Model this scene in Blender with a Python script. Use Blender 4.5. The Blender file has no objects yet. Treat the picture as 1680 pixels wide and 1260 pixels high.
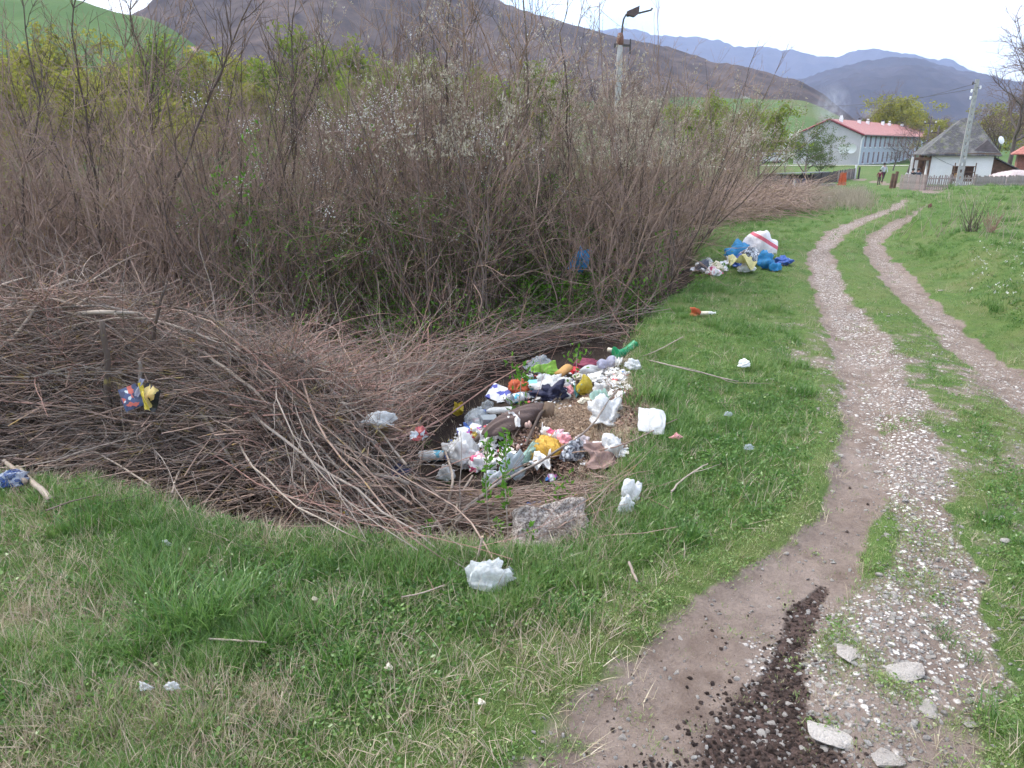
import bpy, bmesh, math, random
import numpy as np
from math import radians, sin, cos, tan, atan, atan2, pi, sqrt
from mathutils import Vector, Matrix, Euler

SC = bpy.context.scene
COL = SC.collection
F, PITCH, CAMH = 1180.0, radians(18.3), 1.65

# ---------------------------------------------------------------- camera
cam_d = bpy.data.cameras.new('camera')
cam_d.sensor_width = 36.0
cam_d.lens = 36.0 * F / 1680.0
cam_d.clip_start = 0.05
cam_d.clip_end = 30000
cam = bpy.data.objects.new('camera', cam_d)
COL.objects.link(cam)
cam.location = (0, 0, CAMH)
cam.rotation_euler = (pi / 2 - PITCH, 0, 0)
SC.camera = cam

# ---------------------------------------------------------------- sky and light
SUN_EL, SUN_AZ = radians(52), radians(-62)       # high sun behind thin cloud, from the left
world = bpy.data.worlds.new('World')
SC.world = world
world.use_nodes = True
nt = world.node_tree
nt.nodes.clear()
wo = nt.nodes.new('ShaderNodeOutputWorld')
sky = nt.nodes.new('ShaderNodeTexSky')
sky.sky_type = 'NISHITA'
sky.sun_disc = False
sky.sun_elevation = SUN_EL
sky.sun_rotation = SUN_AZ
b1 = nt.nodes.new('ShaderNodeBackground'); b1.inputs[1].default_value = 0.15
nt.links.new(sky.outputs[0], b1.inputs[0])
tc = nt.nodes.new('ShaderNodeTexCoord')
mp = nt.nodes.new('ShaderNodeMapping'); mp.inputs['Scale'].default_value = (1.0, 1.0, 4.2)
mp.inputs['Location'].default_value = (0.35, 0.2, 0.1)
nt.links.new(tc.outputs['Generated'], mp.inputs[0])
nz = nt.nodes.new('ShaderNodeTexNoise'); nz.inputs['Scale'].default_value = 2.3
nz.inputs['Detail'].default_value = 6; nz.inputs['Roughness'].default_value = 0.5; nz.inputs['Distortion'].default_value = 0.3
nt.links.new(mp.outputs[0], nz.inputs[0])
rp = nt.nodes.new('ShaderNodeValToRGB')
rp.color_ramp.elements[0].position = 0.40; rp.color_ramp.elements[0].color = (0.0, 0.0, 0.0, 1)
rp.color_ramp.elements[1].position = 0.56; rp.color_ramp.elements[1].color = (1, 1, 1, 1)
nt.links.new(nz.outputs[0], rp.inputs[0])
b2 = nt.nodes.new('ShaderNodeBackground'); b2.inputs[0].default_value = (0.96, 0.98, 1.0, 1); b2.inputs[1].default_value = 0.88
mx = nt.nodes.new('ShaderNodeMixShader')
nt.links.new(rp.outputs[0], mx.inputs[0]); nt.links.new(b1.outputs[0], mx.inputs[1]); nt.links.new(b2.outputs[0], mx.inputs[2])
nt.links.new(mx.outputs[0], wo.inputs['Surface'])
sd = bpy.data.lights.new('sun', 'SUN'); sd.energy = 1.5; sd.angle = radians(12); sd.color = (1.0, 0.96, 0.9)
sun = bpy.data.objects.new('sun', sd); COL.objects.link(sun)
sv = Vector((sin(-SUN_AZ) * -1 * cos(SUN_EL), cos(SUN_AZ) * cos(SUN_EL), sin(SUN_EL)))
sun.rotation_euler = sv.to_track_quat('Z', 'Y').to_euler()
sun.location = (-20, 20, 40)
SC.view_settings.view_transform = 'Standard'
SC.view_settings.look = 'None'
SC.view_settings.gamma = 1
SC.view_settings.use_curve_mapping = False
SC.view_settings.exposure = 1.6
SC.render.engine = 'CYCLES'
SC.cycles.max_bounces = 4
SC.cycles.diffuse_bounces = 2
SC.cycles.glossy_bounces = 2
SC.cycles.transmission_bounces = 3
SC.cycles.volume_bounces = 1
SC.cycles.transparent_max_bounces = 12
SC.cycles.use_denoising = True
SC.cycles.use_adaptive_sampling = True
SC.cycles.adaptive_threshold = 0.03

# ---------------------------------------------------------------- helpers
def ray(px, py):
    px = np.asarray(px, float); py = np.asarray(py, float)
    dx = (px - 840) / F; dy = (630 - py) / F
    return np.stack([dx, cos(PITCH) + dy * sin(PITCH), -sin(PITCH) + dy * cos(PITCH)], -1)
def at_z(px, py, z=0.0):
    d = ray(px, py); t = (z - CAMH) / d[..., 2]
    return d * t[..., None] + np.array([0, 0, CAMH])
def at_y(px, py, y):
    d = ray(px, py); t = y / d[..., 1]
    return d * t[..., None] + np.array([0, 0, CAMH])

def hash2(ix, iy, seed):
    n = (ix.astype(np.int64) * 374761393 + iy.astype(np.int64) * 668265263 + seed * 1442695) & 0x7fffffff
    n = ((n ^ (n >> 13)) * 1274126177) & 0x7fffffff
    return ((n ^ (n >> 16)) & 0xffff) / 65535.0
def vnoise(x, y, seed=0):
    x = np.asarray(x, float); y = np.asarray(y, float)
    ix = np.floor(x); iy = np.floor(y); fx = x - ix; fy = y - iy
    fx = fx * fx * (3 - 2 * fx); fy = fy * fy * (3 - 2 * fy)
    a = hash2(ix, iy, seed); b = hash2(ix + 1, iy, seed); c = hash2(ix, iy + 1, seed); d = hash2(ix + 1, iy + 1, seed)
    return (a * (1 - fx) + b * fx) * (1 - fy) + (c * (1 - fx) + d * fx) * fy
def fbm(x, y, seed=0, octs=4):
    s = 0; a = 0.5
    for k in range(octs):
        s = s + a * (vnoise(x * 2 ** k, y * 2 ** k, seed + k * 17) - 0.5) * 2; a *= 0.5
    return s
def sm(t):
    t = np.clip(t, 0, 1); return t * t * (3 - 2 * t)

def seg_dist(x, y, pts, wid=None):
    """distance to a polyline; with wid the distance divided by the half width there"""
    best = np.full(np.shape(x), 1e9)
    for i in range(len(pts) - 1):
        ax, ay = pts[i][:2]; bx, by = pts[i + 1][:2]
        dx, dy = bx - ax, by - ay; L = dx * dx + dy * dy + 1e-12
        t = np.clip(((x - ax) * dx + (y - ay) * dy) / L, 0, 1)
        d = np.hypot(x - ax - t * dx, y - ay - t * dy)
        if wid is not None: d = d / (wid[i] * (1 - t) + wid[i + 1] * t)
        best = np.minimum(best, d)
    return best
def in_poly(x, y, P):
    ins = np.zeros(np.shape(x), bool); n = len(P)
    for i in range(n):
        x0, y0 = P[i][:2]; x1, y1 = P[(i + 1) % n][:2]
        if y0 == y1: continue
        c = ((y0 > y) != (y1 > y)) & (x < (x1 - x0) * (y - y0) / (y1 - y0) + x0)
        ins ^= c
    return ins

# ---------------------------------------------------------------- terrain
EDGE_PX = [(-900, 730), (-400, 770), (-100, 785), (0, 800), (110, 800), (230, 825), (330, 862), (450, 885), (600, 908), (720, 925),
           (850, 935), (950, 925), (1000, 860), (1040, 780), (1060, 700), (1060, 640), (1045, 595), (1075, 540), (1120, 490), (1170, 455), (1150, 400), (1120, 370)]
_e = at_z([p[0] for p in EDGE_PX], [p[1] for p in EDGE_PX])
EDGE = [tuple(p[:2]) for p in _e]
PITPOLY = EDGE + [(2.5, 30), (-40, 30), (-40, EDGE[0][1])]
GX0, GY0, GS, GN_ = -16.0, -1.0, 0.05, 640
gx, gy = np.meshgrid(GX0 + GS * np.arange(GN_), GY0 + GS * np.arange(GN_), indexing='ij')
sd_ = seg_dist(gx, gy, EDGE) * np.where(in_poly(gx, gy, PITPOLY), 1, -1)
sd_ = sd_ + 0.10 * fbm(gx * 1.3, gy * 1.3, 5)
fade_far = 1 - sm((gy - 11) / 8) * 0.75
_pit = (0.36 * sm(sd_ / 0.55) + 0.32 * sm((sd_ - 0.5) / 2.5)) * fade_far
def lut(grid, x, y):
    x = np.asarray(x, float); y = np.asarray(y, float)
    u = np.clip((x - GX0) / GS, 0, GN_ - 1.001); v = np.clip((y - GY0) / GS, 0, GN_ - 1.001)
    i = u.astype(int); j = v.astype(int); a = u - i; b = v - j
    return (grid[i, j] * (1 - a) + grid[i + 1, j] * a) * (1 - b) + (grid[i, j + 1] * (1 - a) + grid[i + 1, j + 1] * a) * b

def px_line(L):
    P = at_z([p[0] for p in L], [p[1] for p in L]); d = np.hypot(P[:, 0], P[:, 1]); s = np.hypot(d, CAMH)
    return [tuple(p[:2]) for p in P], [w * 0.5 * k / F for (_, _, w), k in zip(L, s)]
R1, R1W = px_line([(1484, 326, 14), (1470, 340, 26), (1430, 354, 30), (1375, 378, 44), (1345, 410, 52), (1352, 455, 62), (1385, 520, 75), (1412, 600, 70), (1422, 700, 78), (1415, 800, 88), (1378, 880, 105), (1315, 950, 155), (1235, 1040, 260), (1180, 1150, 350), (1140, 1270, 450), (1100, 1500, 700)])
G1, G1W = px_line([(1352, 430, 50), (1372, 480, 60), (1410, 540, 70), (1450, 620, 80), (1485, 700, 100), (1500, 780, 90), (1520, 870, 100), (1530, 960, 130), (1500, 1060, 230), (1440, 1150, 300), (1430, 1270, 380), (1430, 1500, 500)])
R2, R2W = px_line([(1527, 332, 12), (1515, 345, 22), (1475, 364, 28), (1436, 388, 34), (1436, 410, 46), (1475, 455, 60), (1535, 515, 70), (1620, 590, 90), (1720, 660, 120), (1900, 780, 160)])
ME, MEW = px_line([(1352, 950, 20), (1322, 995, 50), (1300, 1050, 58), (1290, 1100, 72), (1262, 1160, 150), (1240, 1220, 220), (1230, 1290, 260), (1220, 1500, 300)])
BK, _w = px_line([(1478, 392, 10), (1500, 430, 10), (1560, 490, 10), (1640, 555, 10), (1740, 620, 10), (2000, 760, 10)])
BKPOLY = BK + [(40, 5), (40, 24), (14.5, 24)]
sd_bk = seg_dist(gx, gy, BK) * np.where(in_poly(gx, gy, BKPOLY), 1, -1)
_bank = 0.34 * sm(sd_bk / 0.9) + 0.25 * sm((sd_bk - 0.5) / 5)
_bank *= 1 - sm((gy - 20) / 7)
_pile = np.zeros_like(gx)
for cx, cy, sx_, sy_, h in [(-2.7, 4.55, 1.15, 0.60, 1.0), (-4.8, 5.0, 1.6, .9, .95), (-1.35, 4.1, .75, .50, .68), (-0.55, 3.75, .5, .42, .34), (-0.7, 5.6, 1.0, .9, .34), (-2.6, 6.6, 1.5, .9, .55),
                           (0.3, 6.9, 1.0, .9, .38), (-5.5, 7.0, 2.0, 1.2, .8)]:
    _pile += h * np.exp(-((gx - cx) / sx_) ** 2 - ((gy - cy) / sy_) ** 2)
_pile *= sm(sd_ / 0.35)
_pile = np.minimum(_pile, 1.25)
_tp = at_z([690, 740, 790, 850, 930, 1000, 1060, 1060, 1040, 960, 900, 800, 690], [745, 680, 632, 600, 570, 560, 570, 700, 780, 800, 820, 830, 800], -.40)
_tp = [tuple(q[:2]) for q in _tp]
sd_tr = seg_dist(gx, gy, _tp + _tp[:1]) * np.where(in_poly(gx, gy, _tp), -1, 1)
_pile *= sm((sd_tr + .02) / .30)
# the rubbish sits on a low heap of its own
def bump(px, py, h, rx, ry, z=-.2):
    p = at_z(px, py, z); return h * np.exp(-((gx - p[0]) / rx) ** 2 - ((gy - p[1]) / ry) ** 2)
_heap = bump(970, 700, .17, .42, .55) + bump(850, 690, .10, .35, .4) + bump(930, 610, .07, .5, .3)

ZY = [(-50, 0), (0, 0), (14, 0), (20, .02), (25, -.02), (32, -.42), (45, -1.15), (62, -1.42), (110, -1.3), (200, -1.5), (400, -2), (8000, -2)]
def base_z(x, y):
    z = np.interp(y, [a for a, _ in ZY], [b for _, b in ZY])
    left = sm((0.30 * y + 0.5 - x) / (0.10 * np.abs(y) + 2.0)) * sm((y - 15) / 30)
    return z - left * 0.6
def ground(x, y):
    z = base_z(x, y) - lut(_pit, x, y) + lut(_bank, x, y) * (np.asarray(x) > -5) + lut(_heap, x, y)
    r = np.hypot(x, y)
    z = z + 0.035 * fbm(np.asarray(x) * 1.1, np.asarray(y) * 1.1, 3) * sm(r / 3) + 0.012 * fbm(np.asarray(x) * 5, np.asarray(y) * 5, 9, 3) * (r < 25)
    d1 = seg_dist(x, y, R1, R1W); d2 = seg_dist(x, y, R2, R2W)
    z = z - 0.045 * (1 - sm((d1 - .5) / .8)) - 0.05 * (1 - sm((d2 - .5) / .8))
    return z
_ground_exact = ground
_gfull = None
def ground(x, y):
    global _gfull
    if _gfull is None: _gfull = _ground_exact(gx, gy)
    x = np.asarray(x, float); y = np.asarray(y, float)
    ins = (x > GX0 + .1) & (x < GX0 + GS * (GN_ - 2)) & (y > GY0 + .1) & (y < GY0 + GS * (GN_ - 2))
    z = lut(_gfull, x, y)
    if not ins.all():
        o = ~ins; xo, yo = (x[o], y[o])
        z = np.array(z); z[o] = _ground_exact(xo, yo)
    return z
def earth(x, y):      # ground incl. the packed litter under the brush
    return ground(x, y) + 0.55 * lut(_pile, x, y)
def pile(x, y):
    return ground(x, y) + lut(_pile, x, y)
def hit(px, py, fn=None, far=120):
    """first point of the view ray on a height function (vectorised)"""
    fn = fn or ground
    d = ray(px, py); d = np.atleast_2d(d)
    n = len(d); t0 = np.full(n, 0.6); t1 = np.full(n, np.nan); t = 0.8; cur = np.full(n, 0.6)
    done = np.zeros(n, bool)
    while t < far and not done.all():
        p = d * t; z = CAMH + p[:, 2]; h = fn(p[:, 0], p[:, 1])
        new = (~done) & (z < h)
        t1[new] = t; t0[new] = cur[new]; done |= new
        cur[~done] = t; t *= 1.03
    t1[~done] = far; t0[~done] = far
    for _ in range(14):
        m = (t0 + t1) / 2; p = d * m[:, None]; below = CAMH + p[:, 2] < fn(p[:, 0], p[:, 1])
        t1 = np.where(below, m, t1); t0 = np.where(below, t0, m)
    p = d * t1[:, None]; p[:, 2] += CAMH
    return p
def hit1(px, py, fn=None): return Vector(hit([px], [py], fn)[0])
def gz(x, y): return float(ground(np.array([x]), np.array([y]))[0])

# ---------------------------------------------------------------- mesh helpers
def mesh_np(name, V, Fc, smooth=True, attrs=None):
    """V (n,3); Fc an (m,3|4) int array or a list of such"""
    me = bpy.data.meshes.new(name)
    if not isinstance(Fc, (list, tuple)): Fc = [Fc]
    Fc = [np.asarray(f, np.int32) for f in Fc if len(f)]
    V = np.asarray(V, np.float32)
    me.vertices.add(len(V)); me.vertices.foreach_set('co', V.ravel())
    nl = sum(f.size for f in Fc); npoly = sum(len(f) for f in Fc)
    me.loops.add(nl); me.polygons.add(npoly)
    me.loops.foreach_set('vertex_index', np.concatenate([f.ravel() for f in Fc]))
    tot = np.concatenate([np.full(len(f), f.shape[1], np.int32) for f in Fc])
    st = np.concatenate([[0], np.cumsum(tot)[:-1]]).astype(np.int32)
    me.polygons.foreach_set('loop_start', st)
    me.polygons.foreach_set('use_smooth', np.full(npoly, smooth))
    me.update(calc_edges=True)
    for k, v in (attrs or {}).items():
        a = me.attributes.new(k, 'FLOAT', 'POINT'); a.data.foreach_set('value', np.asarray(v, np.float32).ravel())
    return me
def tag(o, label=None, cat=None, group=None, kind=None):
    if label: o['label'] = label
    if cat: o['category'] = cat
    if group: o['group'] = group
    if kind: o['kind'] = kind
    return o
def link(name, me, mats=None, parent=None, loc=None, rot=None, scale=None):
    o = bpy.data.objects.new(name, me); COL.objects.link(o)
    if mats is not None and me is not None and not len(me.materials):
        for m in (mats if isinstance(mats, (list, tuple)) else [mats]): me.materials.append(m)
    if parent is not None: o.parent = parent
    if loc is not None: o.location = loc
    if rot is not None: o.rotation_euler = rot
    if scale is not None: o.scale = scale if isinstance(scale, (tuple, list, Vector)) else (scale,) * 3
    return o
def thing(name, label, cat, loc=(0, 0, 0), rotz=0.0, group=None, rot=None):
    o = bpy.data.objects.new(name, None); COL.objects.link(o)
    o.empty_display_size = 0.1
    o.location = loc; o.rotation_euler = rot if rot is not None else (0, 0, rotz)
    return tag(o, label, cat, group)
def kids(o, _c={}):
    return [c for c in o.children]
def copy_tree(o, loc, rotz=0.0, scale=None, label=None):
    r = o.copy(); COL.objects.link(r); r.location = loc; r.rotation_euler = (0, 0, rotz)
    if scale is not None: r.scale = scale if isinstance(scale, tuple) else (scale,) * 3
    if label: r['label'] = label
    for ch in list(o.children):
        c = ch.copy(); COL.objects.link(c); c.parent = r
        for g in list(ch.children):
            d = g.copy(); COL.objects.link(d); d.parent = c
    return r

def tubes(polys, k=3, caps=False):
    """polys: list of (pts (n,3), radii (n,)) -> V, F, all vectorised by length"""
    by = {}
    for i, (p, r) in enumerate(polys): by.setdefault(len(p), []).append((p, r))
    Vs, Fs, off = [], [], 0
    ends = []
    for n, L in by.items():
        P = np.array([a for a, _ in L], float); R = np.array([b for _, b in L], float)
        T = np.gradient(P, axis=1); T /= np.linalg.norm(T, axis=2, keepdims=True) + 1e-9
        ref = np.where(np.abs(T[:, :1, 2:3]) > 0.8, np.array([1., 0, 0]), np.array([0, 0, 1.]))
        ref = np.broadcast_to(ref, T.shape)
        A = np.cross(T, ref); A /= np.linalg.norm(A, axis=2, keepdims=True) + 1e-9
        B = np.cross(T, A)
        an = np.arange(k) * 2 * pi / k
        ring = P[:, :, None, :] + R[:, :, None, None] * (np.cos(an)[None, None, :, None] * A[:, :, None, :] + np.sin(an)[None, None, :, None] * B[:, :, None, :])
        M = len(L)
        idx = off + np.arange(M * n * k).reshape(M, n, k)
        a = idx[:, :-1, :]; b = np.roll(a, -1, axis=2); c = idx[:, 1:, :]; d = np.roll(c, -1, axis=2)
        Fs.append(np.stack([a, b, d, c], -1).reshape(-1, 4))
        if caps and k >= 3:
            for q in (idx[:, 0, :], idx[:, -1, :]):
                for j in range(1, k - 1): ends.append(np.stack([q[:, 0], q[:, j], q[:, j + 1]], -1))
        Vs.append(ring.reshape(-1, 3)); off += M * n * k
    V = np.concatenate(Vs)
    out = [np.concatenate(Fs)]
    if ends: out.append(np.concatenate(ends))
    return V, out
def merge(parts):
    """parts: list of (V, [F...]) -> one"""
    Vs, Fs, off = [], [], 0
    for V, FF in parts:
        Vs.append(V)
        for f in FF: Fs.append(np.asarray(f) + off)
        off += len(V)
    by = {}
    for f in Fs: by.setdefault(f.shape[1], []).append(f)
    return np.concatenate(Vs), [np.concatenate(v) for v in by.values()]
def leaves(P, size, rng, D=None, long=2.0, fold=.25, droop=.3):
    """diamond leaves at points P"""
    n = len(P)
    if D is None:
        D = rng.normal(size=(n, 3)); D[:, 2] = D[:, 2] * .6 + droop
    D = D / (np.linalg.norm(D, axis=1, keepdims=True) + 1e-9)
    Q = rng.normal(size=(n, 3)); A = np.cross(D, Q); A /= np.linalg.norm(A, axis=1, keepdims=True) + 1e-9
    Nn = np.cross(D, A)
    s = (size * rng.uniform(.6, 1.4, n))[:, None]
    v0 = P; v1 = P + D * s * .5 + A * s / long * .5 + Nn * s * fold * .3; v2 = P + D * s; v3 = P + D * s * .5 - A * s / long * .5 + Nn * s * fold * .3
    V = np.stack([v0, v1, v2, v3], 1).reshape(-1, 3)
    i = np.arange(n) * 4
    return V, [np.concatenate([np.stack([i, i + 1, i + 2], -1), np.stack([i, i + 2, i + 3], -1)])]
def boxvf(x0, x1, y0, y1, z0, z1):
    V = np.array([(x, y, z) for x in (x0, x1) for y in (y0, y1) for z in (z0, z1)], float)
    Fq = np.array([(0, 1, 3, 2), (4, 6, 7, 5), (0, 4, 5, 1), (2, 3, 7, 6), (0, 2, 6, 4), (1, 5, 7, 3)])
    return V, [Fq]
def box(name, m, parent, x0, x1, y0, y1, z0, z1, loc=None, rot=None, bevel=0.0):
    V, Fq = boxvf(x0, x1, y0, y1, z0, z1)
    me = mesh_np(name, V, Fq, smooth=False)
    if bevel:
        bm = bmesh.new(); bm.from_mesh(me); bmesh.ops.bevel(bm, geom=bm.edges[:], offset=bevel, segments=2, affect='EDGES'); bm.to_mesh(me); bm.free()
    return link(name, me, m, parent, loc, rot)

# ---------------------------------------------------------------- materials
MATS = {}
class NT:
    def __init__(s, name):
        s.m = bpy.data.materials.new(name); s.m.use_nodes = True; s.t = s.m.node_tree; s.t.nodes.clear()
        s.out = s.t.nodes.new('ShaderNodeOutputMaterial'); MATS[name] = s.m
    def n(s, typ, ins=None, **kw):
        nd = s.t.nodes.new('ShaderNode' + typ)
        for k, v in kw.items(): setattr(nd, k, v)
        for k, v in (ins or {}).items():
            sk = nd.inputs[k]
            if hasattr(v, 'links') or isinstance(v, bpy.types.NodeSocket): s.t.links.new(v, sk)
            else:
                if isinstance(v, tuple) and len(v) == 3 and sk.type == 'RGBA': v = v + (1,)
                sk.default_value = v
        return nd
    def noise(s, scale, detail=4, rough=.55, vec=None, dist=0.0):
        i = {'Scale': scale, 'Detail': detail, 'Roughness': rough, 'Distortion': dist}
        if vec is not None: i['Vector'] = vec
        return s.n('TexNoise', i).outputs[0]
    def ramp(s, fac, stops, interp='LINEAR'):
        r = s.n('ValToRGB', {0: fac}); cr = r.color_ramp; cr.interpolation = interp
        while len(cr.elements) < len(stops): cr.elements.new(0.5)
        for e, (p, c) in zip(cr.elements, stops):
            e.position = p; c = c if isinstance(c, tuple) else (c, c, c); e.color = c + (1,)
        return r.outputs[0]
    def mix(s, fac, a, b, mode='MIX'):
        nd = s.n('MixRGB', {0: fac, 1: a, 2: b}); nd.blend_type = mode; return nd.outputs[0]
    def math(s, op, a, b=0.0, clamp=False):
        nd = s.n('Math', {0: a, 1: b}, operation=op); nd.use_clamp = clamp; return nd.outputs[0]
    def attr(s, name, typ='GEOMETRY'):
        nd = s.n('Attribute', attribute_name=name, attribute_type=typ); return nd.outputs['Fac']
    def obj(s): return s.n('TexCoord').outputs['Object']
    def bump(s, h, dist, strength=1.0): return s.n('Bump', {'Height': h, 'Distance': dist, 'Strength': strength}).outputs[0]
    def pr(s, **i):
        nm = {'color': 'Base Color', 'rough': 'Roughness', 'metal': 'Metallic', 'spec': 'Specular IOR Level', 'normal': 'Normal', 'alpha': 'Alpha',
              'trans': 'Transmission Weight', 'coat': 'Coat Weight', 'sheen': 'Sheen Weight', 'ior': 'IOR'}
        p = s.n('BsdfPrincipled', {nm[k]: v for k, v in i.items()})
        return p.outputs[0]
    def end(s, sh): s.t.links.new(sh, s.out.inputs['Surface']); return s.m
def pos(s): return s.n('NewGeometry').outputs['Position']
def simple(name, c, rough=.7, var=.25, scale=8, bump=0.0, bscale=30, **kw):
    s = NT(name); o = s.obj()
    n = s.noise(scale, 5, .6, o)
    col = s.mix(s.ramp(n, [(.3, 0.0), (.7, 1.0)]), tuple(x * (1 - var) for x in c), tuple(min(1, x * (1 + var)) for x in c))
    i = dict(color=col, rough=rough, **kw)
    if bump: i['normal'] = s.bump(s.noise(bscale, 4, .6, o), bump)
    return s.end(s.pr(**i))
def leafy(name, c, c2, trans=.35, attr=True):
    """two-sided foliage: diffuse + translucent"""
    s = NT(name)
    rnd = s.n('ObjectInfo').outputs['Random']
    isl = s.n('NewGeometry').outputs['Random Per Island']
    col = s.mix(isl, c, c2)
    col = s.mix(s.math('MULTIPLY', rnd, .35), col, tuple(x * .7 for x in c))
    a = s.n('BsdfDiffuse', {0: col}).outputs[0]; b = s.n('BsdfTranslucent', {0: col}).outputs[0]
    return s.end(s.n('MixShader', {0: trans, 1: a, 2: b}).outputs[0])
def bark(name, c, c2, lichen=None, scale=6, rnd_amt=.5):
    s = NT(name); o = s.obj()
    g = s.n('NewGeometry'); isl = g.outputs['Random Per Island']; rnd = s.n('ObjectInfo').outputs['Random']
    f = s.math('ADD', s.math('MULTIPLY', isl, 1 - rnd_amt), s.math('MULTIPLY', rnd, rnd_amt))
    col = s.mix(f, c, c2)
    n = s.noise(scale, 4, .6, o)
    col = s.mix(s.ramp(n, [(.35, 0.0), (.65, .45)]), col, tuple(x * .5 for x in c))
    if lichen:
        n2 = s.noise(scale * 1.7, 3, .6, g.outputs['Position'])
        col = s.mix(s.ramp(n2, [(.60, 0.0), (.68, .8)]), col, lichen)
    return s.end(s.pr(color=col, rough=.8, spec=.2))
# ---------------------------------------------------------------- ground material
def ground_material():
    s = NT('ground_soil_and_grass'); P = pos(s)
    dirt = s.attr('dirt'); grav = s.attr('gravel'); mud = s.attr('mud'); lit = s.attr('litter'); straw = s.attr('straw'); red = s.attr('red')
    nb = s.noise(1.3, 5, .6, P); nm = s.noise(9, 6, .65, P); nf = s.noise(60, 5, .7, P); nff = s.noise(260, 3, .7, P)
    far = s.noise(.05, 6, .6, P)
    gcol = s.mix(s.ramp(nm, [(.3, 0.0), (.7, 1.0)]), (.050, .095, .022), (.105, .165, .042))
    gcol = s.mix(s.ramp(nb, [(.42, 0.0), (.62, .55)]), gcol, (.150, .150, .062))
    gcol = s.mix(s.math('MULTIPLY', s.ramp(far, [(.4, 0.0), (.6, 1.0)]), .3), gcol, (.06, .13, .03))
    scol = s.mix(s.ramp(nf, [(.3, 0.0), (.7, 1.0)]), (.20, .165, .10), (.36, .30, .20))
    gcol = s.mix(s.math('MULTIPLY', straw, .8), gcol, scol)
    # thin grassy patches break up the dirt
    dcol = s.mix(s.ramp(nm, [(.3, 0.0), (.7, 1.0)]), (.140, .102, .082), (.27, .212, .176))
    dcol = s.mix(s.ramp(nb, [(.42, 0.0), (.66, .30)]), dcol, (.33, .275, .245))
    dcol = s.mix(s.ramp(nf, [(.5, 0.0), (.75, .7)]), dcol, (.12, .09, .08))
    dcol = s.mix(red, dcol, s.mix(nm, (.13, .06, .045), (.24, .13, .10)))
    vo = s.n('TexVoronoi', {'Vector': P, 'Scale': 55.0}); vd = vo.outputs['Distance']
    vo2 = s.n('TexVoronoi', {'Vector': P, 'Scale': 24.0}); vd2 = vo2.outputs['Distance']
    st = s.ramp(vd, [(.22, 1.0), (.40, 0.0)]); st2 = s.ramp(vd2, [(.20, 1.0), (.36, 0.0)])
    stones = s.math('MAXIMUM', st, st2)
    gmask = s.math('MULTIPLY', stones, s.ramp(s.math('ADD', grav, s.math('MULTIPLY', s.math('SUBTRACT', s.noise(14, 3, .6, P), .5), 1.3)), [(.30, 0.0), (.55, 1.0)]))
    stc = s.mix(s.n('SeparateColor', {0: vo.outputs['Color']}).outputs[0], (.50, .45, .41), (.84, .79, .74))
    dcol = s.mix(gmask, dcol, stc)
    mcol = s.mix(s.ramp(nf, [(.3, 0.0), (.7, 1.0)]), (.042, .028, .024), (.125, .085, .072))
    m2 = s.ramp(s.math('ADD', mud, s.math('MULTIPLY', s.math('SUBTRACT', s.noise(16, 4, .65, P), .5), 1.1)), [(.25, 0.0), (.80, 1.0)])
    dcol = s.mix(m2, dcol, mcol)
    edge = s.ramp(s.math('ADD', dirt, s.math('MULTIPLY', s.math('SUBTRACT', s.noise(7, 5, .7, P), .5), 1.2)), [(.38, 0.0), (.62, 1.0)])
    col = s.mix(edge, gcol, dcol)
    lcol = s.mix(s.ramp(nf, [(.3, 0.0), (.7, 1.0)]), (.014, .010, .008), (.07, .05, .04))  # brush litter, darkened further so its colour stands for shade in the gaps
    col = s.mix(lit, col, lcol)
    h = s.math('ADD', s.math('MULTIPLY', nf, .5), s.math('MULTIPLY', nff, .25))
    h = s.math('ADD', h, s.math('MULTIPLY', gmask, .55))
    h = s.math('ADD', h, s.math('MULTIPLY', s.math('MULTIPLY', m2, nm), 1.2))
    return s.end(s.pr(color=col, rough=.92, spec=.15, normal=s.bump(h, .025, .9)))

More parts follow.
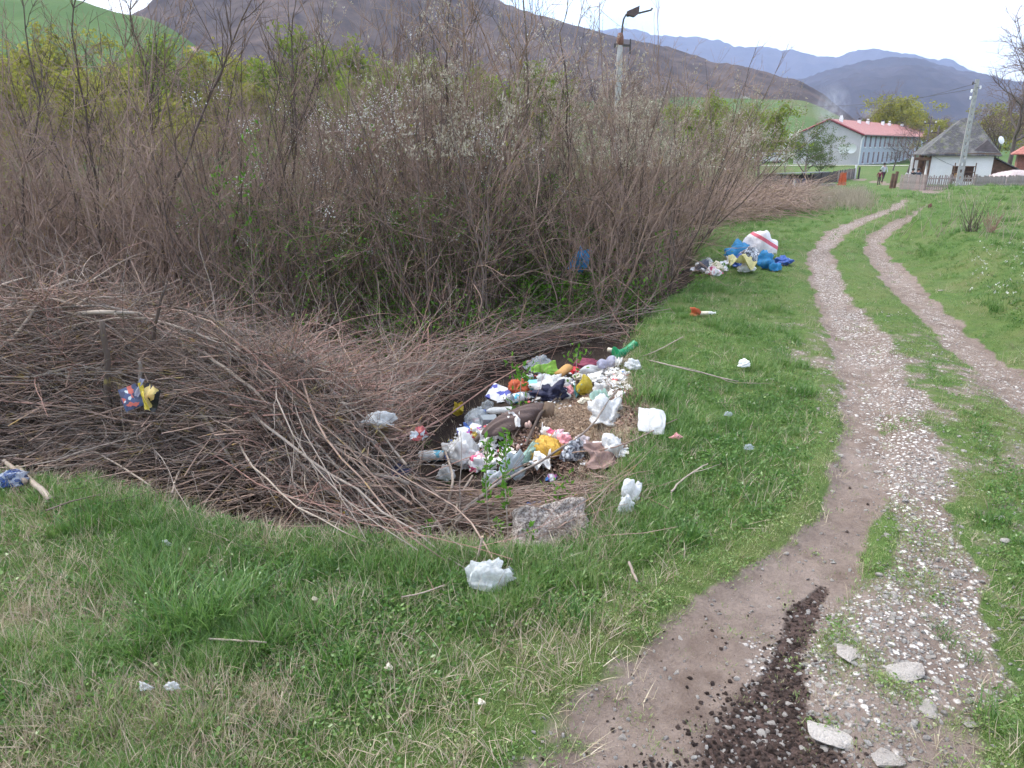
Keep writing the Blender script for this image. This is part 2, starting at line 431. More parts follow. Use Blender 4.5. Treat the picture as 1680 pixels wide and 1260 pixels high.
def masks(x, y):
    d1 = seg_dist(x, y, R1, R1W); d2 = seg_dist(x, y, R2, R2W); dg = seg_dist(x, y, G1, G1W); dm = seg_dist(x, y, ME, MEW)
    wob = .55 * fbm(x * 2.4, y * 2.4, 21, 4)
    fr = 1 + .35 * sm((y - 5) / 5)
    dirt = np.maximum(1 - sm((d1 * fr + wob - .6) / .6), 1 - sm((d2 * 1.3 + wob - .6) / .6))
    gr0 = 1 - sm((dg * fr + wob - .5) / .9)
    grav = gr0 * np.clip(.72 + .95 * fbm(x * 1.9, y * 1.9, 77, 3), .3, 1)
    r2g = (1 - sm((d2 - .2) / .6)) * .42
    r1far = (1 - sm((d1 - .2) / .7)) * sm((y - 5) / 4) * .5
    near_right = sm((x - 1.15 - .12 * y) / .5) * (1 - sm((y - 6.0) / 3)) * .36 * (seg_dist(x, y, BK) > .3)
    # between the two ruts the grass keeps the ground covered farther up
    grav = np.clip(np.maximum(np.maximum(grav, r2g), np.maximum(near_right, r1far)), 0, 1)
    dirt = np.clip(np.maximum(dirt, np.maximum(np.maximum(grav, gr0 * .85), near_right * (.8 + 1.8 * fbm(x * 2.5, y * 2.5, 91, 3)))), 0, 1)
    red = (1 - sm((np.abs(lut(sd_bk, x, y) - .12) - .02) / .13)) * np.clip(.55 + 1.6 * fbm(x * 1.2, y * 1.2, 37, 3), 0, .8) * .45 * sm((y - 3.8) / 2) * (1 - sm((y - 13) / 3)) * (x > 2)
    dirt = np.maximum(dirt, red)
    mud = 1 - sm((dm + .5 * fbm(x * 5, y * 5, 33, 3) - .5) / .6)
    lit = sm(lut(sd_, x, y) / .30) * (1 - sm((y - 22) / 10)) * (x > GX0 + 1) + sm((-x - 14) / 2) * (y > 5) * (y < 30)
    # path of bare ground farther on, past the crest
    p2 = np.clip(1 - sm((seg_dist(x, y, [(26.5, 46), (30.5, 57), (33, 68), (34, 80)]) - .4) / .5) + 1 - sm((seg_dist(x, y, [(28.5, 46), (32.2, 57), (35, 66), (42, 74)]) - .4) / .5), 0, 1)
    dirt = np.maximum(dirt, p2)
    st = fbm(x * .9, y * .9, 40, 4) + .25 * fbm(x * 5, y * 5, 44, 2)
    straw = sm((st - .20) / .35) * (1 - lit)
    leftpatch = np.exp(-((x + 1.9) / .55) ** 2 - ((y - 2.15) / .45) ** 2) + np.exp(-((x + 1.1) / .35) ** 2 - ((y - 1.75) / .2) ** 2) 
    straw = np.clip(straw * np.where(x < -.9, .5, .14) + .8 * leftpatch, 0, 1)
    return dict(dirt=dirt, gravel=grav, red=red, mud=mud, litter=np.clip(lit, 0, 1), straw=straw)

def build_ground():
    rr = np.concatenate([np.geomspace(.35, 40, 400), np.geomspace(42, 7000, 90)])
    th = np.concatenate([np.linspace(-180, -52, 40, endpoint=False), np.linspace(-52, 52, 400, endpoint=False), np.linspace(52, 180, 40, endpoint=False)])
    th = np.radians(th)
    R, T = np.meshgrid(rr, th, indexing='ij')
    X = R * np.sin(T); Y = R * np.cos(T)
    Z = earth(X, Y)
    Z = np.where(R > 150, np.interp(R, [150, 400, 7000], [0, -3, -6]) + Z, Z)
    nr, nth = R.shape
    V = np.concatenate([np.stack([X, Y, Z], -1).reshape(-1, 3), [[0, 0, float(Z[0].mean())]]])
    i = np.arange(nr * nth).reshape(nr, nth)
    a = i[:-1]; b = np.roll(a, -1, 1); c = i[1:]; d = np.roll(c, -1, 1)
    Q = np.stack([a, c, d, b], -1).reshape(-1, 4)
    Tn = np.stack([np.full(nth, nr * nth), i[0], np.roll(i[0], -1)], -1)
    mk = masks(V[:, 0], V[:, 1])
    me = mesh_np('ground', V, [Q, Tn], attrs=mk)
    o = link('ground', me, ground_material())
    tag(o, kind='structure')
build_ground()

# ---------------------------------------------------------------- hills
def forest_mat(name, c1, c2, scale, green=None):
    s = NT(name); P = pos(s)
    n = s.noise(scale, 6, .7, P); n2 = s.noise(scale * .12, 5, .6, P)
    col = s.mix(s.ramp(n, [(.3, 0.0), (.7, 1.0)]), c1, c2)
    if green: col = s.mix(s.ramp(n2, [(.52, 0.0), (.60, .8)]), col, green)
    else: col = s.mix(s.ramp(n2, [(.4, 0.0), (.65, .5)]), col, tuple(x * .5 for x in c1))
    return s.end(s.pr(color=col, rough=1.0, spec=0.0))
def ridge(name, prof, D, front, back, m, bump, bsc, na=420, nr=60, seed=1, base=-4, exp=.75):
    """a hill whose crest stands at distance D with the height the profile gives"""
    P = ray([p[0] for p in prof], [p[1] for p in prof])
    az = np.arctan2(P[:, 0], P[:, 1]); el = P[:, 2] / np.hypot(P[:, 0], P[:, 1])
    A = np.linspace(az.min(), az.max(), na)
    hz = np.interp(A, az, el) * D + CAMH
    ker = np.exp(-np.linspace(-2, 2, 11) ** 2); ker /= ker.sum()
    hz = np.convolve(np.pad(hz, 5, mode='edge'), ker, 'valid')
    u = np.concatenate([np.linspace(0, 1, nr), np.linspace(1.03, 2, 14)])
    U, AA = np.meshgrid(u, A, indexing='ij')
    HZ = np.broadcast_to(hz, U.shape)
    prof_u = np.where(U <= 1, sm(U * .5) * 2 * (1 - 0) , 1 - sm(U - 1))
    prof_u = np.where(U <= 1, np.sin(U * pi / 2) ** (1 / exp), prof_u)
    R = np.where(U <= 1, D - front * (1 - U), D + back * (U - 1))
    X = R * np.sin(AA); Y = R * np.cos(AA)
    Z = base + (HZ - base) * prof_u
    big = fbm(X / (front * .35), Y / (front * .35), seed, 4)
    Z = Z + big * (HZ - base) * .22 * np.sin(np.clip(U, 0, 1) * pi)
    Z = Z + bump * fbm(X / bsc, Y / bsc, seed + 5, 3) * np.clip(U * 3, 0, 1)
    i = np.arange(U.size).reshape(U.shape)
    Q = np.stack([i[:-1, :-1], i[:-1, 1:], i[1:, 1:], i[1:, :-1]], -1).reshape(-1, 4)
    o = link(name, mesh_np(name, np.stack([X, Y, Z], -1).reshape(-1, 3), Q), m)
    tag(o, kind='structure')
    return None
forA = forest_mat('bare_forest_near', (.042, .030, .026), (.165, .122, .100), .055)
forB = forest_mat('bare_forest_far', (.05, .045, .05), (.09, .075, .08), .02)
mead = forest_mat('meadow', (.070, .120, .045), (.115, .165, .070), .03, (.155, .150, .085))
ridge('meadow_hill', [(-700, -60), (-200, -15), (0, -6), (130, 10), (245, 29), (285, 52), (330, 84), (420, 118), (600, 146), (900, 172), (1100, 172), (1190, 172), (1245, 171), (1320, 169), (1350, 180), (1400, 205), (1560, 232), (1700, 240), (2300, 240)],
      330, 200, 120, mead, .8, 12, base=-3, seed=3)
ridge('forest_hill', [(-900, -60), (-200, 60), (180, 60), (235, 32), (262, 12), (330, 3), (480, -50), (620, -60), (760, -14), (860, 22), (950, 50), (1010, 70), (1100, 92), (1180, 112), (1225, 118), (1262, 130), (1310, 140), (1352, 162), (1400, 200), (1500, 240), (2200, 240)],
      900, 480, 300, forA, 3.5, 16, na=600, nr=90, seed=8)
ridge('distant_hill', [(700, 120), (1100, 130), (1200, 150), (1320, 136), (1360, 126), (1420, 112), (1490, 104), (1530, 112), (1570, 122), (1600, 128), (1680, 148), (1900, 190), (2300, 220)],
      2400, 1300, 500, forB, 14, 40, seed=12, na=500, nr=80)
ridge('blue_mountain', [(500, 80), (900, 60), (1030, 57), (1100, 66), (1160, 74), (1200, 82), (1260, 84), (1300, 92), (1350, 104), (1375, 104), (1400, 97), (1450, 94), (1480, 99), (1520, 108), (1560, 110), (1590, 124), (1680, 152), (1900, 180), (2300, 210)],
      4600, 1700, 600, forB, 22, 60, seed=15, na=500)

# haze: one closed volume round everything
def haze():
    s = NT('haze_air')
    v = s.n('VolumePrincipled', {'Color': (.50, .62, .92), 'Density': 1.9e-4, 'Anisotropy': 0.0})
    s.t.links.new(v.outputs[0], s.out.inputs['Volume'])
    o = box('haze', s.m, None, -5900, 5900, -5900, 5900, -14, 760)
    tag(o, kind='stuff')
haze()
# ---------------------------------------------------------------- scatter (stuff only)
def scatter(name, P, rot, scl, variants, vidx=None, tint=None, label=None, cat=None):
    """one object whose points carry instances of hidden-collection variants"""
    n = len(P)
    me = bpy.data.meshes.new(name); me.vertices.add(n); me.vertices.foreach_set('co', np.asarray(P, np.float32).ravel())
    a = me.attributes.new('rot', 'FLOAT_VECTOR', 'POINT'); a.data.foreach_set('vector', np.asarray(rot, np.float32).ravel())
    scl = np.asarray(scl, np.float32)
    if scl.ndim == 1: scl = np.repeat(scl[:, None], 3, 1)
    a = me.attributes.new('scl', 'FLOAT_VECTOR', 'POINT'); a.data.foreach_set('vector', scl.ravel())
    a = me.attributes.new('vid', 'INT', 'POINT'); a.data.foreach_set('value', np.asarray(vidx if vidx is not None else np.random.RandomState(5).randint(0, len(variants), n), np.int32))
    a = me.attributes.new('tint', 'FLOAT', 'POINT'); a.data.foreach_set('value', np.asarray(tint if tint is not None else np.random.RandomState(6).rand(n), np.float32))
    c = bpy.data.collections.new(name + '_kinds')
    for i, v in enumerate(variants):
        v.name = '%s_kind_%02d' % (name, i); c.objects.link(v)
        if v.name in COL.objects: COL.objects.unlink(v)
    o = bpy.data.objects.new(name, me); COL.objects.link(o)
    g = bpy.data.node_groups.new(name + '_scatter', 'GeometryNodeTree')
    g.interface.new_socket('Geometry', in_out='INPUT', socket_type='NodeSocketGeometry')
    g.interface.new_socket('Geometry', in_out='OUTPUT', socket_type='NodeSocketGeometry')
    N = g.nodes; gi = N.new('NodeGroupInput'); go = N.new('NodeGroupOutput')
    ci = N.new('GeometryNodeCollectionInfo'); ci.inputs['Collection'].default_value = c
    ci.inputs['Separate Children'].default_value = True; ci.inputs['Reset Children'].default_value = True
    ip = N.new('GeometryNodeInstanceOnPoints'); ip.inputs['Pick Instance'].default_value = True
    def at(nm, t):
        q = N.new('GeometryNodeInputNamedAttribute'); q.data_type = t; q.inputs['Name'].default_value = nm
        return [s for s in q.outputs if s.enabled and s.name == 'Attribute'][0]
    g.links.new(gi.outputs[0], ip.inputs['Points']); g.links.new(ci.outputs[0], ip.inputs['Instance'])
    g.links.new(at('vid', 'INT'), ip.inputs['Instance Index'])
    e2r = N.new('FunctionNodeEulerToRotation'); g.links.new(at('rot', 'FLOAT_VECTOR'), e2r.inputs[0])
    g.links.new(e2r.outputs[0], ip.inputs['Rotation']); g.links.new(at('scl', 'FLOAT_VECTOR'), ip.inputs['Scale'])
    g.links.new(ip.outputs[0], go.inputs[0])
    m = o.modifiers.new('scatter', 'NODES'); m.node_group = g
    tag(o, label, cat, kind='stuff')
    return o

# ---------------------------------------------------------------- grass
def blade_clump(rng, n, rad, h, w, bend, spread, segs=3, flat=0.0):
    a = rng.uniform(0, 2 * pi, n); r = rad * np.sqrt(rng.rand(n)); x0 = r * np.cos(a); y0 = r * np.sin(a)
    H = h * rng.uniform(.45, 1.15, n); az = a + rng.normal(0, 1.2, n); lean = spread * rng.uniform(.1, 1, n); bd = bend * rng.uniform(.3, 1.3, n)
    t = np.linspace(0, 1, segs + 1)
    th = (lean[:, None] + bd[:, None] * t[None, :] ** 1.5); th = np.minimum(th, 2.3)
    ds = (H / segs)[:, None]
    hor = np.concatenate([np.zeros((n, 1)), np.cumsum(np.sin(th[:, :-1]) * ds, 1)], 1)
    ver = np.concatenate([np.zeros((n, 1)), np.cumsum(np.cos(th[:, :-1]) * ds, 1)], 1) - .01
    X = x0[:, None] + hor * np.cos(az)[:, None]; Y = y0[:, None] + hor * np.sin(az)[:, None]
    ww = (w * rng.uniform(.6, 1.3, n))[:, None] * (1 - t[None, :] ** 1.6) * .5
    wa = az + pi / 2 + rng.normal(0, .5, n)
    ox = ww * np.cos(wa)[:, None]; oy = ww * np.sin(wa)[:, None]
    L = np.stack([X - ox, Y - oy, ver], -1); Rr = np.stack([X + ox, Y + oy, ver], -1)
    V = np.stack([L[:, :-1], Rr[:, :-1]], 2).reshape(n, -1, 3)          # 2*segs verts
    tip = np.stack([X[:, -1], Y[:, -1], ver[:, -1]], -1)[:, None, :]
    V = np.concatenate([V, tip], 1); k = 2 * segs + 1
    base = (np.arange(n) * k)[:, None]
    q = [base + np.array([2 * i, 2 * i + 1, 2 * i + 3, 2 * i + 2]) for i in range(segs - 1)]
    tr = base + np.array([2 * segs - 2, 2 * segs - 1, 2 * segs])
    return V.reshape(-1, 3), [np.concatenate(q), tr]
def grass_mat(name, cs, trans=.35):
    s = NT(name); t = s.attr('tint', 'INSTANCER'); isl = s.n('NewGeometry').outputs['Random Per Island']
    st = [(i / (len(cs) - 1), c) for i, c in enumerate(cs)]
    f = s.math('ADD', s.math('MULTIPLY', t, .62), s.math('MULTIPLY', isl, .38))
    col = s.ramp(f, st)
    a = s.n('BsdfDiffuse', {0: col}).outputs[0]; b = s.n('BsdfTranslucent', {0: col}).outputs[0]
    g = s.n('BsdfGlossy', {0: (1, 1, 1), 'Roughness': .35}).outputs[0]
    m = s.n('MixShader', {0: trans, 1: a, 2: b}).outputs[0]
    return s.end(s.n('MixShader', {0: .03, 1: m, 2: g}).outputs[0])
GREEN = grass_mat('grass_green', [(.034, .095, .020), (.070, .165, .032), (.125, .240, .052), (.19, .295, .082), (.30, .34, .13), (.46, .43, .27)])
STRAW = grass_mat('grass_straw', [(.22, .165, .11), (.36, .29, .20), (.48, .41, .29), (.30, .22, .17)], .2)

def proj(P):
    d = P - np.array([0, 0, CAMH]); f = d[:, 1] * cos(PITCH) - d[:, 2] * sin(PITCH); u = d[:, 1] * sin(PITCH) + d[:, 2] * cos(PITCH)
    return 840 + F * d[:, 0] / np.maximum(f, .01), 630 - F * u / np.maximum(f, .01), f

TPX = [(690, 745), (735, 690), (775, 645), (850, 612), (880, 588), (930, 582), (1000, 572), (1040, 585), (1050, 640), (1045, 700), (1035, 770), (960, 775), (900, 788), (800, 802), (700, 790)]
TPW = [tuple(p[:2]) for p in hit([p[0] for p in TPX], [p[1] for p in TPX])]
def TRASHMASK(x, y):
    m = in_poly(x, y, TPW)
    for px, py, r in [(1069, 704, .13), (1035, 822, .10), (795, 955, .12), (833, 946, .07), (1158, 519, .14), (1141, 518, .10), (905, 880, .22), (1025, 590, .14), (1235, 432, .45), (1165, 446, .3), (1250, 440, .35)]:
        p = hit1(px, py); m = m | (np.hypot(x - p.x, y - p.y) < r)
    return m
def build_grass():
    rng = np.random.RandomState(11)
    kinds = []
    specs = [ # n, rad, h, w, bend, spread
        (24, .06, .038, .0034, .9, .9), (26, .065, .052, .0036, 1.1, .9), (28, .06, .075, .0036, 1.3, .8), (22, .06, .036, .003, 1.3, 1.0),
        (60, .05, .14, .0042, 1.3, .7), (80, .07, .22, .0048, 1.6, .8), (44, .06, .10, .004, 1.2, .7), (22, .06, .035, .0045, 1.0, 1.1)]
    for sp in specs:
        V, Fc = blade_clump(rng, *sp); kinds.append(bpy.data.objects.new('k', mesh_np('grass_clump', V, Fc)))
        kinds[-1].data.materials.append(GREEN)
    # flat clover-like rosettes
    for k in range(2):
        P = np.stack([rng.normal(0, .035, 26), rng.normal(0, .035, 26), rng.uniform(.005, .04, 26)], -1)
        D = rng.normal(size=(26, 3)); D[:, 2] = .25
        V, Fc = leaves(P, .018, rng, D, 1.5); o = bpy.data.objects.new('k', mesh_np('herb', V, Fc)); o.data.materials.append(GREEN); kinds.append(o)
    def pts(n, rmin, rmax, amax=46):
        # equal density in log radius: thinner far out, where a clump covers less than a pixel
        r = np.exp(rng.uniform(np.log(rmin), np.log(rmax), n)); a = np.radians(rng.uniform(-amax, amax, n))
        return r * np.sin(a), r * np.cos(a)
    X, Y = [], []
    for n, a, b in [(15000, 1.0, 2.5), (34000, 2.2, 6), (30000, 6, 16), (26000, 16, 60)]:
        x, y = pts(n, a, b); X.append(x); Y.append(y)
    x = np.concatenate(X); y = np.concatenate(Y)
    m = masks(x, y); s = lut(sd_, x, y)
    patch = fbm(x * 1.1, y * 1.1, 60, 3)
    dens = 1 - sm((m['dirt'] - .55 * m['gravel'] * (y < 7) * sm((fbm(x * 1.9 + 5, y * 1.9, 99, 3) + .06) / .2) + .5 * fbm(x * 4, y * 4, 61, 3) - .22) / .45) * .97
    dens *= 1 - .93 * np.clip(m['litter'], 0, 1)
    dens *= 1 - .80 * m['straw']; dens *= np.where(y < 4, .85, 1)
    dens *= np.where(TRASHMASK(x, y), .06, 1)
    dens *= 1 - .35 * sm((-patch - .1) / .3)
    # trodden near side stays thinner on the track's grassy middle
    keep = rng.rand(len(x)) < dens
    x, y, s = x[keep], y[keep], s[keep]; m = {k: v[keep] for k, v in m.items()}
    z = ground(x, y); P = np.stack([x, y, z], -1)
    px, py, f = proj(P); vis = (px > -260) & (px < 1940) & (py < 1420)
    x, y, z, s, f = x[vis], y[vis], z[vis], s[vis], f[vis]; m = {k: v[vis] for k, v in m.items()}; P = P[vis]
    n = len(x)
    dtr = np.minimum(seg_dist(x, y, R1, R1W), np.minimum(seg_dist(x, y, R2, R2W), seg_dist(x, y, G1, G1W)))
    between = (1 - sm((dtr - 1.2) / 1.2)) * (1 - .6 * sm((y - 8) / 6))
    near_edge = sm((s + .35) / .3) * (s < .15)
    q = rng.rand(n); tuft = fbm(x * 2.0, y * 2.0, 70, 3)
    vid = np.where(q < .30, 0, np.where(q < .6, 1, np.where(q < .86, 2, np.where(q < .93, 3, 8))))
    vid = np.where((tuft > .22) & (q < .5) & (between < .3), 6, vid); vid = np.where((tuft > .36) & (q < .14) & (between < .2), 4, vid)
    vid = np.where((near_edge > .5) & (q < .3), 6, vid)
    vid = np.where((between > .5), np.where(q < .5, 7, np.where(q < .8, 3, 0)), vid)
    vid = np.where(rng.rand(n) < .05, 9, vid)
    sc = rng.uniform(.6, 1.08, n) * (1 + .9 * sm((y - 7) / 25)) * (1 - .3 * between)
    rot = np.stack([rng.normal(0, .12, n), rng.normal(0, .12, n), rng.uniform(0, 6.28, n)], -1)
    yel = .06 + .42 * between + .40 * m['straw'] + .34 * fbm(x * .7, y * .7, 80, 3)
    tint = np.clip(np.where(vid >= 8, .12, .30) + rng.normal(0, .16, n) + yel + (rng.rand(n) < .05) * .4, 0, 1)
    # named big tufts
    big = [(320, 1030, 5, 1.15), (255, 985, 5, 1.0), (500, 1035, 4, 1.25), (190, 1065, 5, .9), (380, 1010, 5, 1.1), (430, 990, 5, .8), (160, 860, 4, 1.1), (240, 868, 4, 1.0), (60, 872, 4, .8), (1070, 655, 4, 1.2), (1320, 650, 4, 1.1),
           (1655, 1215, 5, .7), (560, 1120, 6, 1.3), (180, 960, 6, 1.3), (700, 950, 6, 1.2), (1630, 850, 6, 1.1), (1560, 1050, 6, .8), (40, 1190, 6, 1.2), (1060, 860, 6, 1.3), (1120, 890, 4, .9), (950, 1010, 6, 1.3), (1200, 700, 6, 1.3)]
    bp = hit([b[0] for b in big], [b[1] for b in big])
    extra = []
    for (a, b, v, k), p in zip(big, bp):
        for j in range(3): extra.append((p[0] + rng.normal(0, .06), p[1] + rng.normal(0, .05), p[2], v, k * rng.uniform(.8, 1.1)))
    E = np.array(extra)
    P = np.concatenate([P, E[:, :3]]); vid = np.concatenate([vid, E[:, 3]]); sc = np.concatenate([sc, E[:, 4]])
    rot = np.concatenate([rot, np.stack([np.zeros(len(E)), np.zeros(len(E)), rng.uniform(0, 6.28, len(E))], -1)])
    tint = np.concatenate([tint, rng.uniform(.05, .45, len(E))])
    scatter('grass', P, rot, sc, kinds, vid, tint)
    # dead straw
    kinds = []
    for sp in [(16, .07, .10, .0028, 1.0, 1.25), (12, .09, .13, .0024, .6, 1.4), (20, .05, .07, .003, 1.2, 1.2)]:
        V, Fc = blade_clump(rng, *sp); o = bpy.data.objects.new('k', mesh_np('straw', V, Fc)); o.data.materials.append(STRAW); kinds.append(o)
    x, y = pts(40000, 1.1, 40); m = masks(x, y)
    dens = np.clip(np.where(x < -.6, .22, .11) + .85 * m['straw'], 0, 1) * (1 - np.clip(1.1 * m['dirt'] + m['mud'], 0, 1)) * (1 - .5 * m['litter'])
    dens += .7 * ((lut(sd_, x, y) > -.08) & (lut(sd_, x, y) < .35) & (y < 6))
    k = rng.rand(len(x)) < dens; x, y = x[k], y[k]; n = len(x)
    P = np.stack([x, y, ground(x, y) + .004], -1)
    scatter('dry_straw', P, np.stack([rng.normal(0, .2, n), rng.normal(0, .2, n), rng.uniform(0, 6.28, n)], -1), rng.uniform(.6, 1.3, n) * (1 + .8 * sm((y - 7) / 20)), kinds)
build_grass()

# ---------------------------------------------------------------- gravel and stones
def stone_mesh(rng, sub=2, flat=.55, jag=.25):
    bm = bmesh.new(); bmesh.ops.create_icosphere(bm, subdivisions=sub, radius=.5)
    ph = rng.uniform(0, 6, 9); ax = rng.uniform(.75, 1.25, 3)
    pl = [(Vector(rng.normal(size=3)).normalized(), rng.uniform(.24, .42)) for _ in range(7)]
    for v in bm.verts:
        c = v.co
        for nrm, d in pl:
            k = c.dot(nrm) - d
            if k > 0: c -= nrm * k * .9
        n = sin(c.x * 9 + ph[0]) * sin(c.y * 8 + ph[1]) * sin(c.z * 9 + ph[2])
        c *= 1 + jag * n
        c.x *= ax[0]; c.y *= ax[1]; c.z *= flat * ax[2]
    me = bpy.data.meshes.new('stone'); bm.to_mesh(me); bm.free()
    me.polygons.foreach_set('use_smooth', [False] * len(me.polygons))
    return me
def stone_mat(name, a, b, tint=True, dirtc=(.16, .11, .095)):
    s = NT(name); g = s.n('NewGeometry'); o = s.obj()
    t = s.attr('tint', 'INSTANCER') if tint else s.n('ObjectInfo').outputs['Random']
    col = s.mix(t, a, b)
    n = s.noise(3.5, 5, .65, o); col = s.mix(s.ramp(n, [(.50, 0.0), (.74, .5)]), col, dirtc)
    n2 = s.noise(30, 3, .6, o); col = s.mix(s.math('MULTIPLY', n2, .4), col, tuple(x * .55 for x in a))
    return s.end(s.pr(color=col, rough=.9, spec=.2, normal=s.bump(s.noise(14, 4, .7, o), .03)))
STONE = stone_mat('limestone', (.52, .465, .43), (.86, .82, .77))
STONE1 = stone_mat('limestone_slab', (.66, .59, .53), (.86, .79, .72), tint=False)
CLOD = stone_mat('wet_clod', (.060, .040, .033), (.19, .135, .115), dirtc=(.04, .027, .023))
def build_stones():
    rng = np.random.RandomState(21)
    kinds = []
    for i in range(8):
        o = bpy.data.objects.new('k', stone_mesh(rng, 1, rng.uniform(.45, .8), .2)); o.data.materials.append(STONE); kinds.append(o)
    def pts(n, rmin, rmax):
        r = np.exp(rng.uniform(np.log(rmin), np.log(rmax), n)); a = np.radians(rng.uniform(-20, 46, n)); return r * np.sin(a), r * np.cos(a)
    x, y = pts(95000, 1.2, 26); m = masks(x, y)
    pch = fbm(x * 2.3, y * 2.3, 90, 4)
    dens = np.clip(m['gravel'] * (.5 + 1.9 * pch), 0, 1) * (1 - .75 * m['mud']) + .07 * m['dirt'] + .05 * m['mud']
    dens = np.where(m['gravel'] > .8, np.maximum(dens, .12), dens)
    k = rng.rand(len(x)) < dens; x, y = x[k], y[k]; n = len(x)
    s = .007 + .014 * rng.rand(n) ** 2.2 + (rng.rand(n) < .03) * rng.uniform(0, .022, n)
    s *= 1 + .7 * sm((y - 5) / 12)
    P = np.stack([x, y, ground(x, y) + s * .12], -1)
    scatter('gravel', P, np.stack([rng.normal(0, .35, n), rng.normal(0, .35, n), rng.uniform(0, 6.28, n)], -1), s, kinds)
    kinds = []
    for i in range(5):
        o = bpy.data.objects.new('k', stone_mesh(rng, 1, .8, .5)); o.data.materials.append(CLOD); kinds.append(o)
    x, y = pts(70000, 1.2, 4); dm = seg_dist(x, y, ME, MEW); d1 = seg_dist(x, y, R1, R1W)
    dens = np.clip(1.45 - dm - .5 * fbm(x * 5, y * 5, 33, 3), 0, 1) ** 1.6 * .9 + (d1 < .9) * .015
    k = rng.rand(len(x)) < dens; x, y = x[k], y[k]; n = len(x)
    s = .003 + .018 * rng.rand(n) ** 4
    scatter('mud_clods', np.stack([x, y, ground(x, y) + s * .15], -1), np.stack([rng.normal(0, .5, n), rng.normal(0, .5, n), rng.uniform(0, 6.28, n)], -1), s, kinds)
    # single stones one can point at
    me = [stone_mesh(rng, 3, .42, .14) for _ in range(6)]
    for q in me: q.materials.append(STONE1)
    L = [(1393, 1076, .150, .8, 'big flat pale stone beside the wet mud streak'), (1487, 1105, .125, .3, 'pale slab stone lying among the gravel next to the biggest stone'),
         (1358, 1212, .15, -.5, 'whitish flat stone half buried at the lower end of the mud streak'), (1440, 775, .05, 0, 'small white stone on the dirt rut beside the grass'),
         (1512, 790, .06, .2, 'long pale stone in the upper gravel strip'), (1650, 888, .07, .4, 'greyish stone in the thin grass near the frame edge'),
         (1455, 1250, .12, .2, 'pale stone cut by the bottom edge of the view in the gravel'), (1525, 1165, .075, 1, 'rounded white stone at the end of the gravel streak'),
         (1590, 1190, .05, .1, 'small pale stone in the mossy grass below the gravel'), (1250, 1082, .026, .1, 'tiny white stone on the brown dirt touching the mud'),
         (640, 1107, .022, 0, 'pale pebble in the middle of the short grass'), (1545, 780, .05, .8, 'bright stone on the outer side of the gravel strip'),
         (1475, 870, .035, .8, 'bright pebble between grass tufts on the rut'), (1640, 850, .05, .3, 'pale pebble lying alone in mossy grass'), (1457, 519, .05, 0, 'white stone alone on the grassy strip between the ruts'),
         (1543, 477, .07, 0, 'white stone in the outer rut below the red earth'), (104, 1150, .06, .2, 'pale flat stone sunk in the dry grass'), (1590, 1150, .04, .4, 'grey pebble next to the yellowish grass')]
    for k, (px, py, sz, rz, lab) in enumerate(L):
        p = hit1(px, py); o = link('stone', me[k % 6], None, None, (p.x, p.y, p.z + sz * .06), (rng.normal(0, .08), rng.normal(0, .08), rz), (sz * .95, sz * .68, sz * .5))
        tag(o, lab, 'stone')
    # the 240 largest loose stones of the gravel
    sm_ = [stone_mesh(rng, 2, .6, .15) for _ in range(6)]
    for q in sm_: q.materials.append(STONE1)
    cnt = 0
    while cnt < 230:
        r = np.exp(rng.uniform(np.log(1.6), np.log(6))); a = radians(rng.uniform(2, 36)); x = r * sin(a); y = r * cos(a)
        mm = masks(np.array([x]), np.array([y]))
        if rng.rand() > mm['gravel'][0] * .9 + .025 * mm['dirt'][0]: continue
        sz = rng.uniform(.014, .030) * (1 + .12 * y)
        o = link('stone', sm_[cnt % 6], None, None, (x, y, gz(x, y) + sz * .0), (rng.normal(0, .25), rng.normal(0, .25), rng.uniform(0, 6.28)), (sz * rng.uniform(.8, 1.3), sz, sz * rng.uniform(.6, .9)))
        tag(o, 'pale limestone fragment scattered in the gravel of the track', 'stone', 'loose stones scattered along the track'); cnt += 1
build_stones()

# ---------------------------------------------------------------- woody plants
def wander(p0, d0, L, n, rng, wob=.12, up=0.0, r0=.01, r1=.002, grav=0.0):
    P = np.zeros((n + 1, 3)); P[0] = p0; d = np.array(d0, float); d /= np.linalg.norm(d); st = L / n
    for i in range(n):
        d = d + rng.normal(0, wob, 3) + np.array([0, 0, up - grav * i / n]); d /= np.linalg.norm(d)
        P[i + 1] = P[i] + d * st
    return P, np.linspace(r0, r1, n + 1)
def side_dir(d, ang, rng):
    q = rng.normal(size=3); a = np.cross(d, q); a /= np.linalg.norm(a) + 1e-9
    return d * cos(ang) + a * sin(ang)
BK1 = bark('twig_mauve', (.205, .138, .110), (.43, .315, .255), (.30, .20, .06))
BK2 = bark('twig_grey', (.185, .150, .130), (.38, .325, .28), (.24, .20, .08))
BK3 = bark('twig_dark', (.075, .055, .045), (.175, .135, .115), (.24, .19, .07))
BK4 = bark('twig_red', (.25, .135, .11), (.47, .295, .24))
BK5 = bark('cut_wood_pale', (.30, .235, .19), (.46, .39, .32))
LEAF = leafy('spring_leaf', (.075, .19, .026), (.16, .33, .05))
LEAFD = leafy('leaf_dark', (.05, .12, .022), (.10, .19, .04))
BLOS = leafy('white_blossom', (.62, .62, .58), (.80, .80, .76), .3)
CATK = leafy('catkin_pale', (.38, .34, .26), (.58, .54, .43), .2)
YLEAF = leafy('willow_leaf', (.24, .28, .055), (.36, .38, .10), .35)

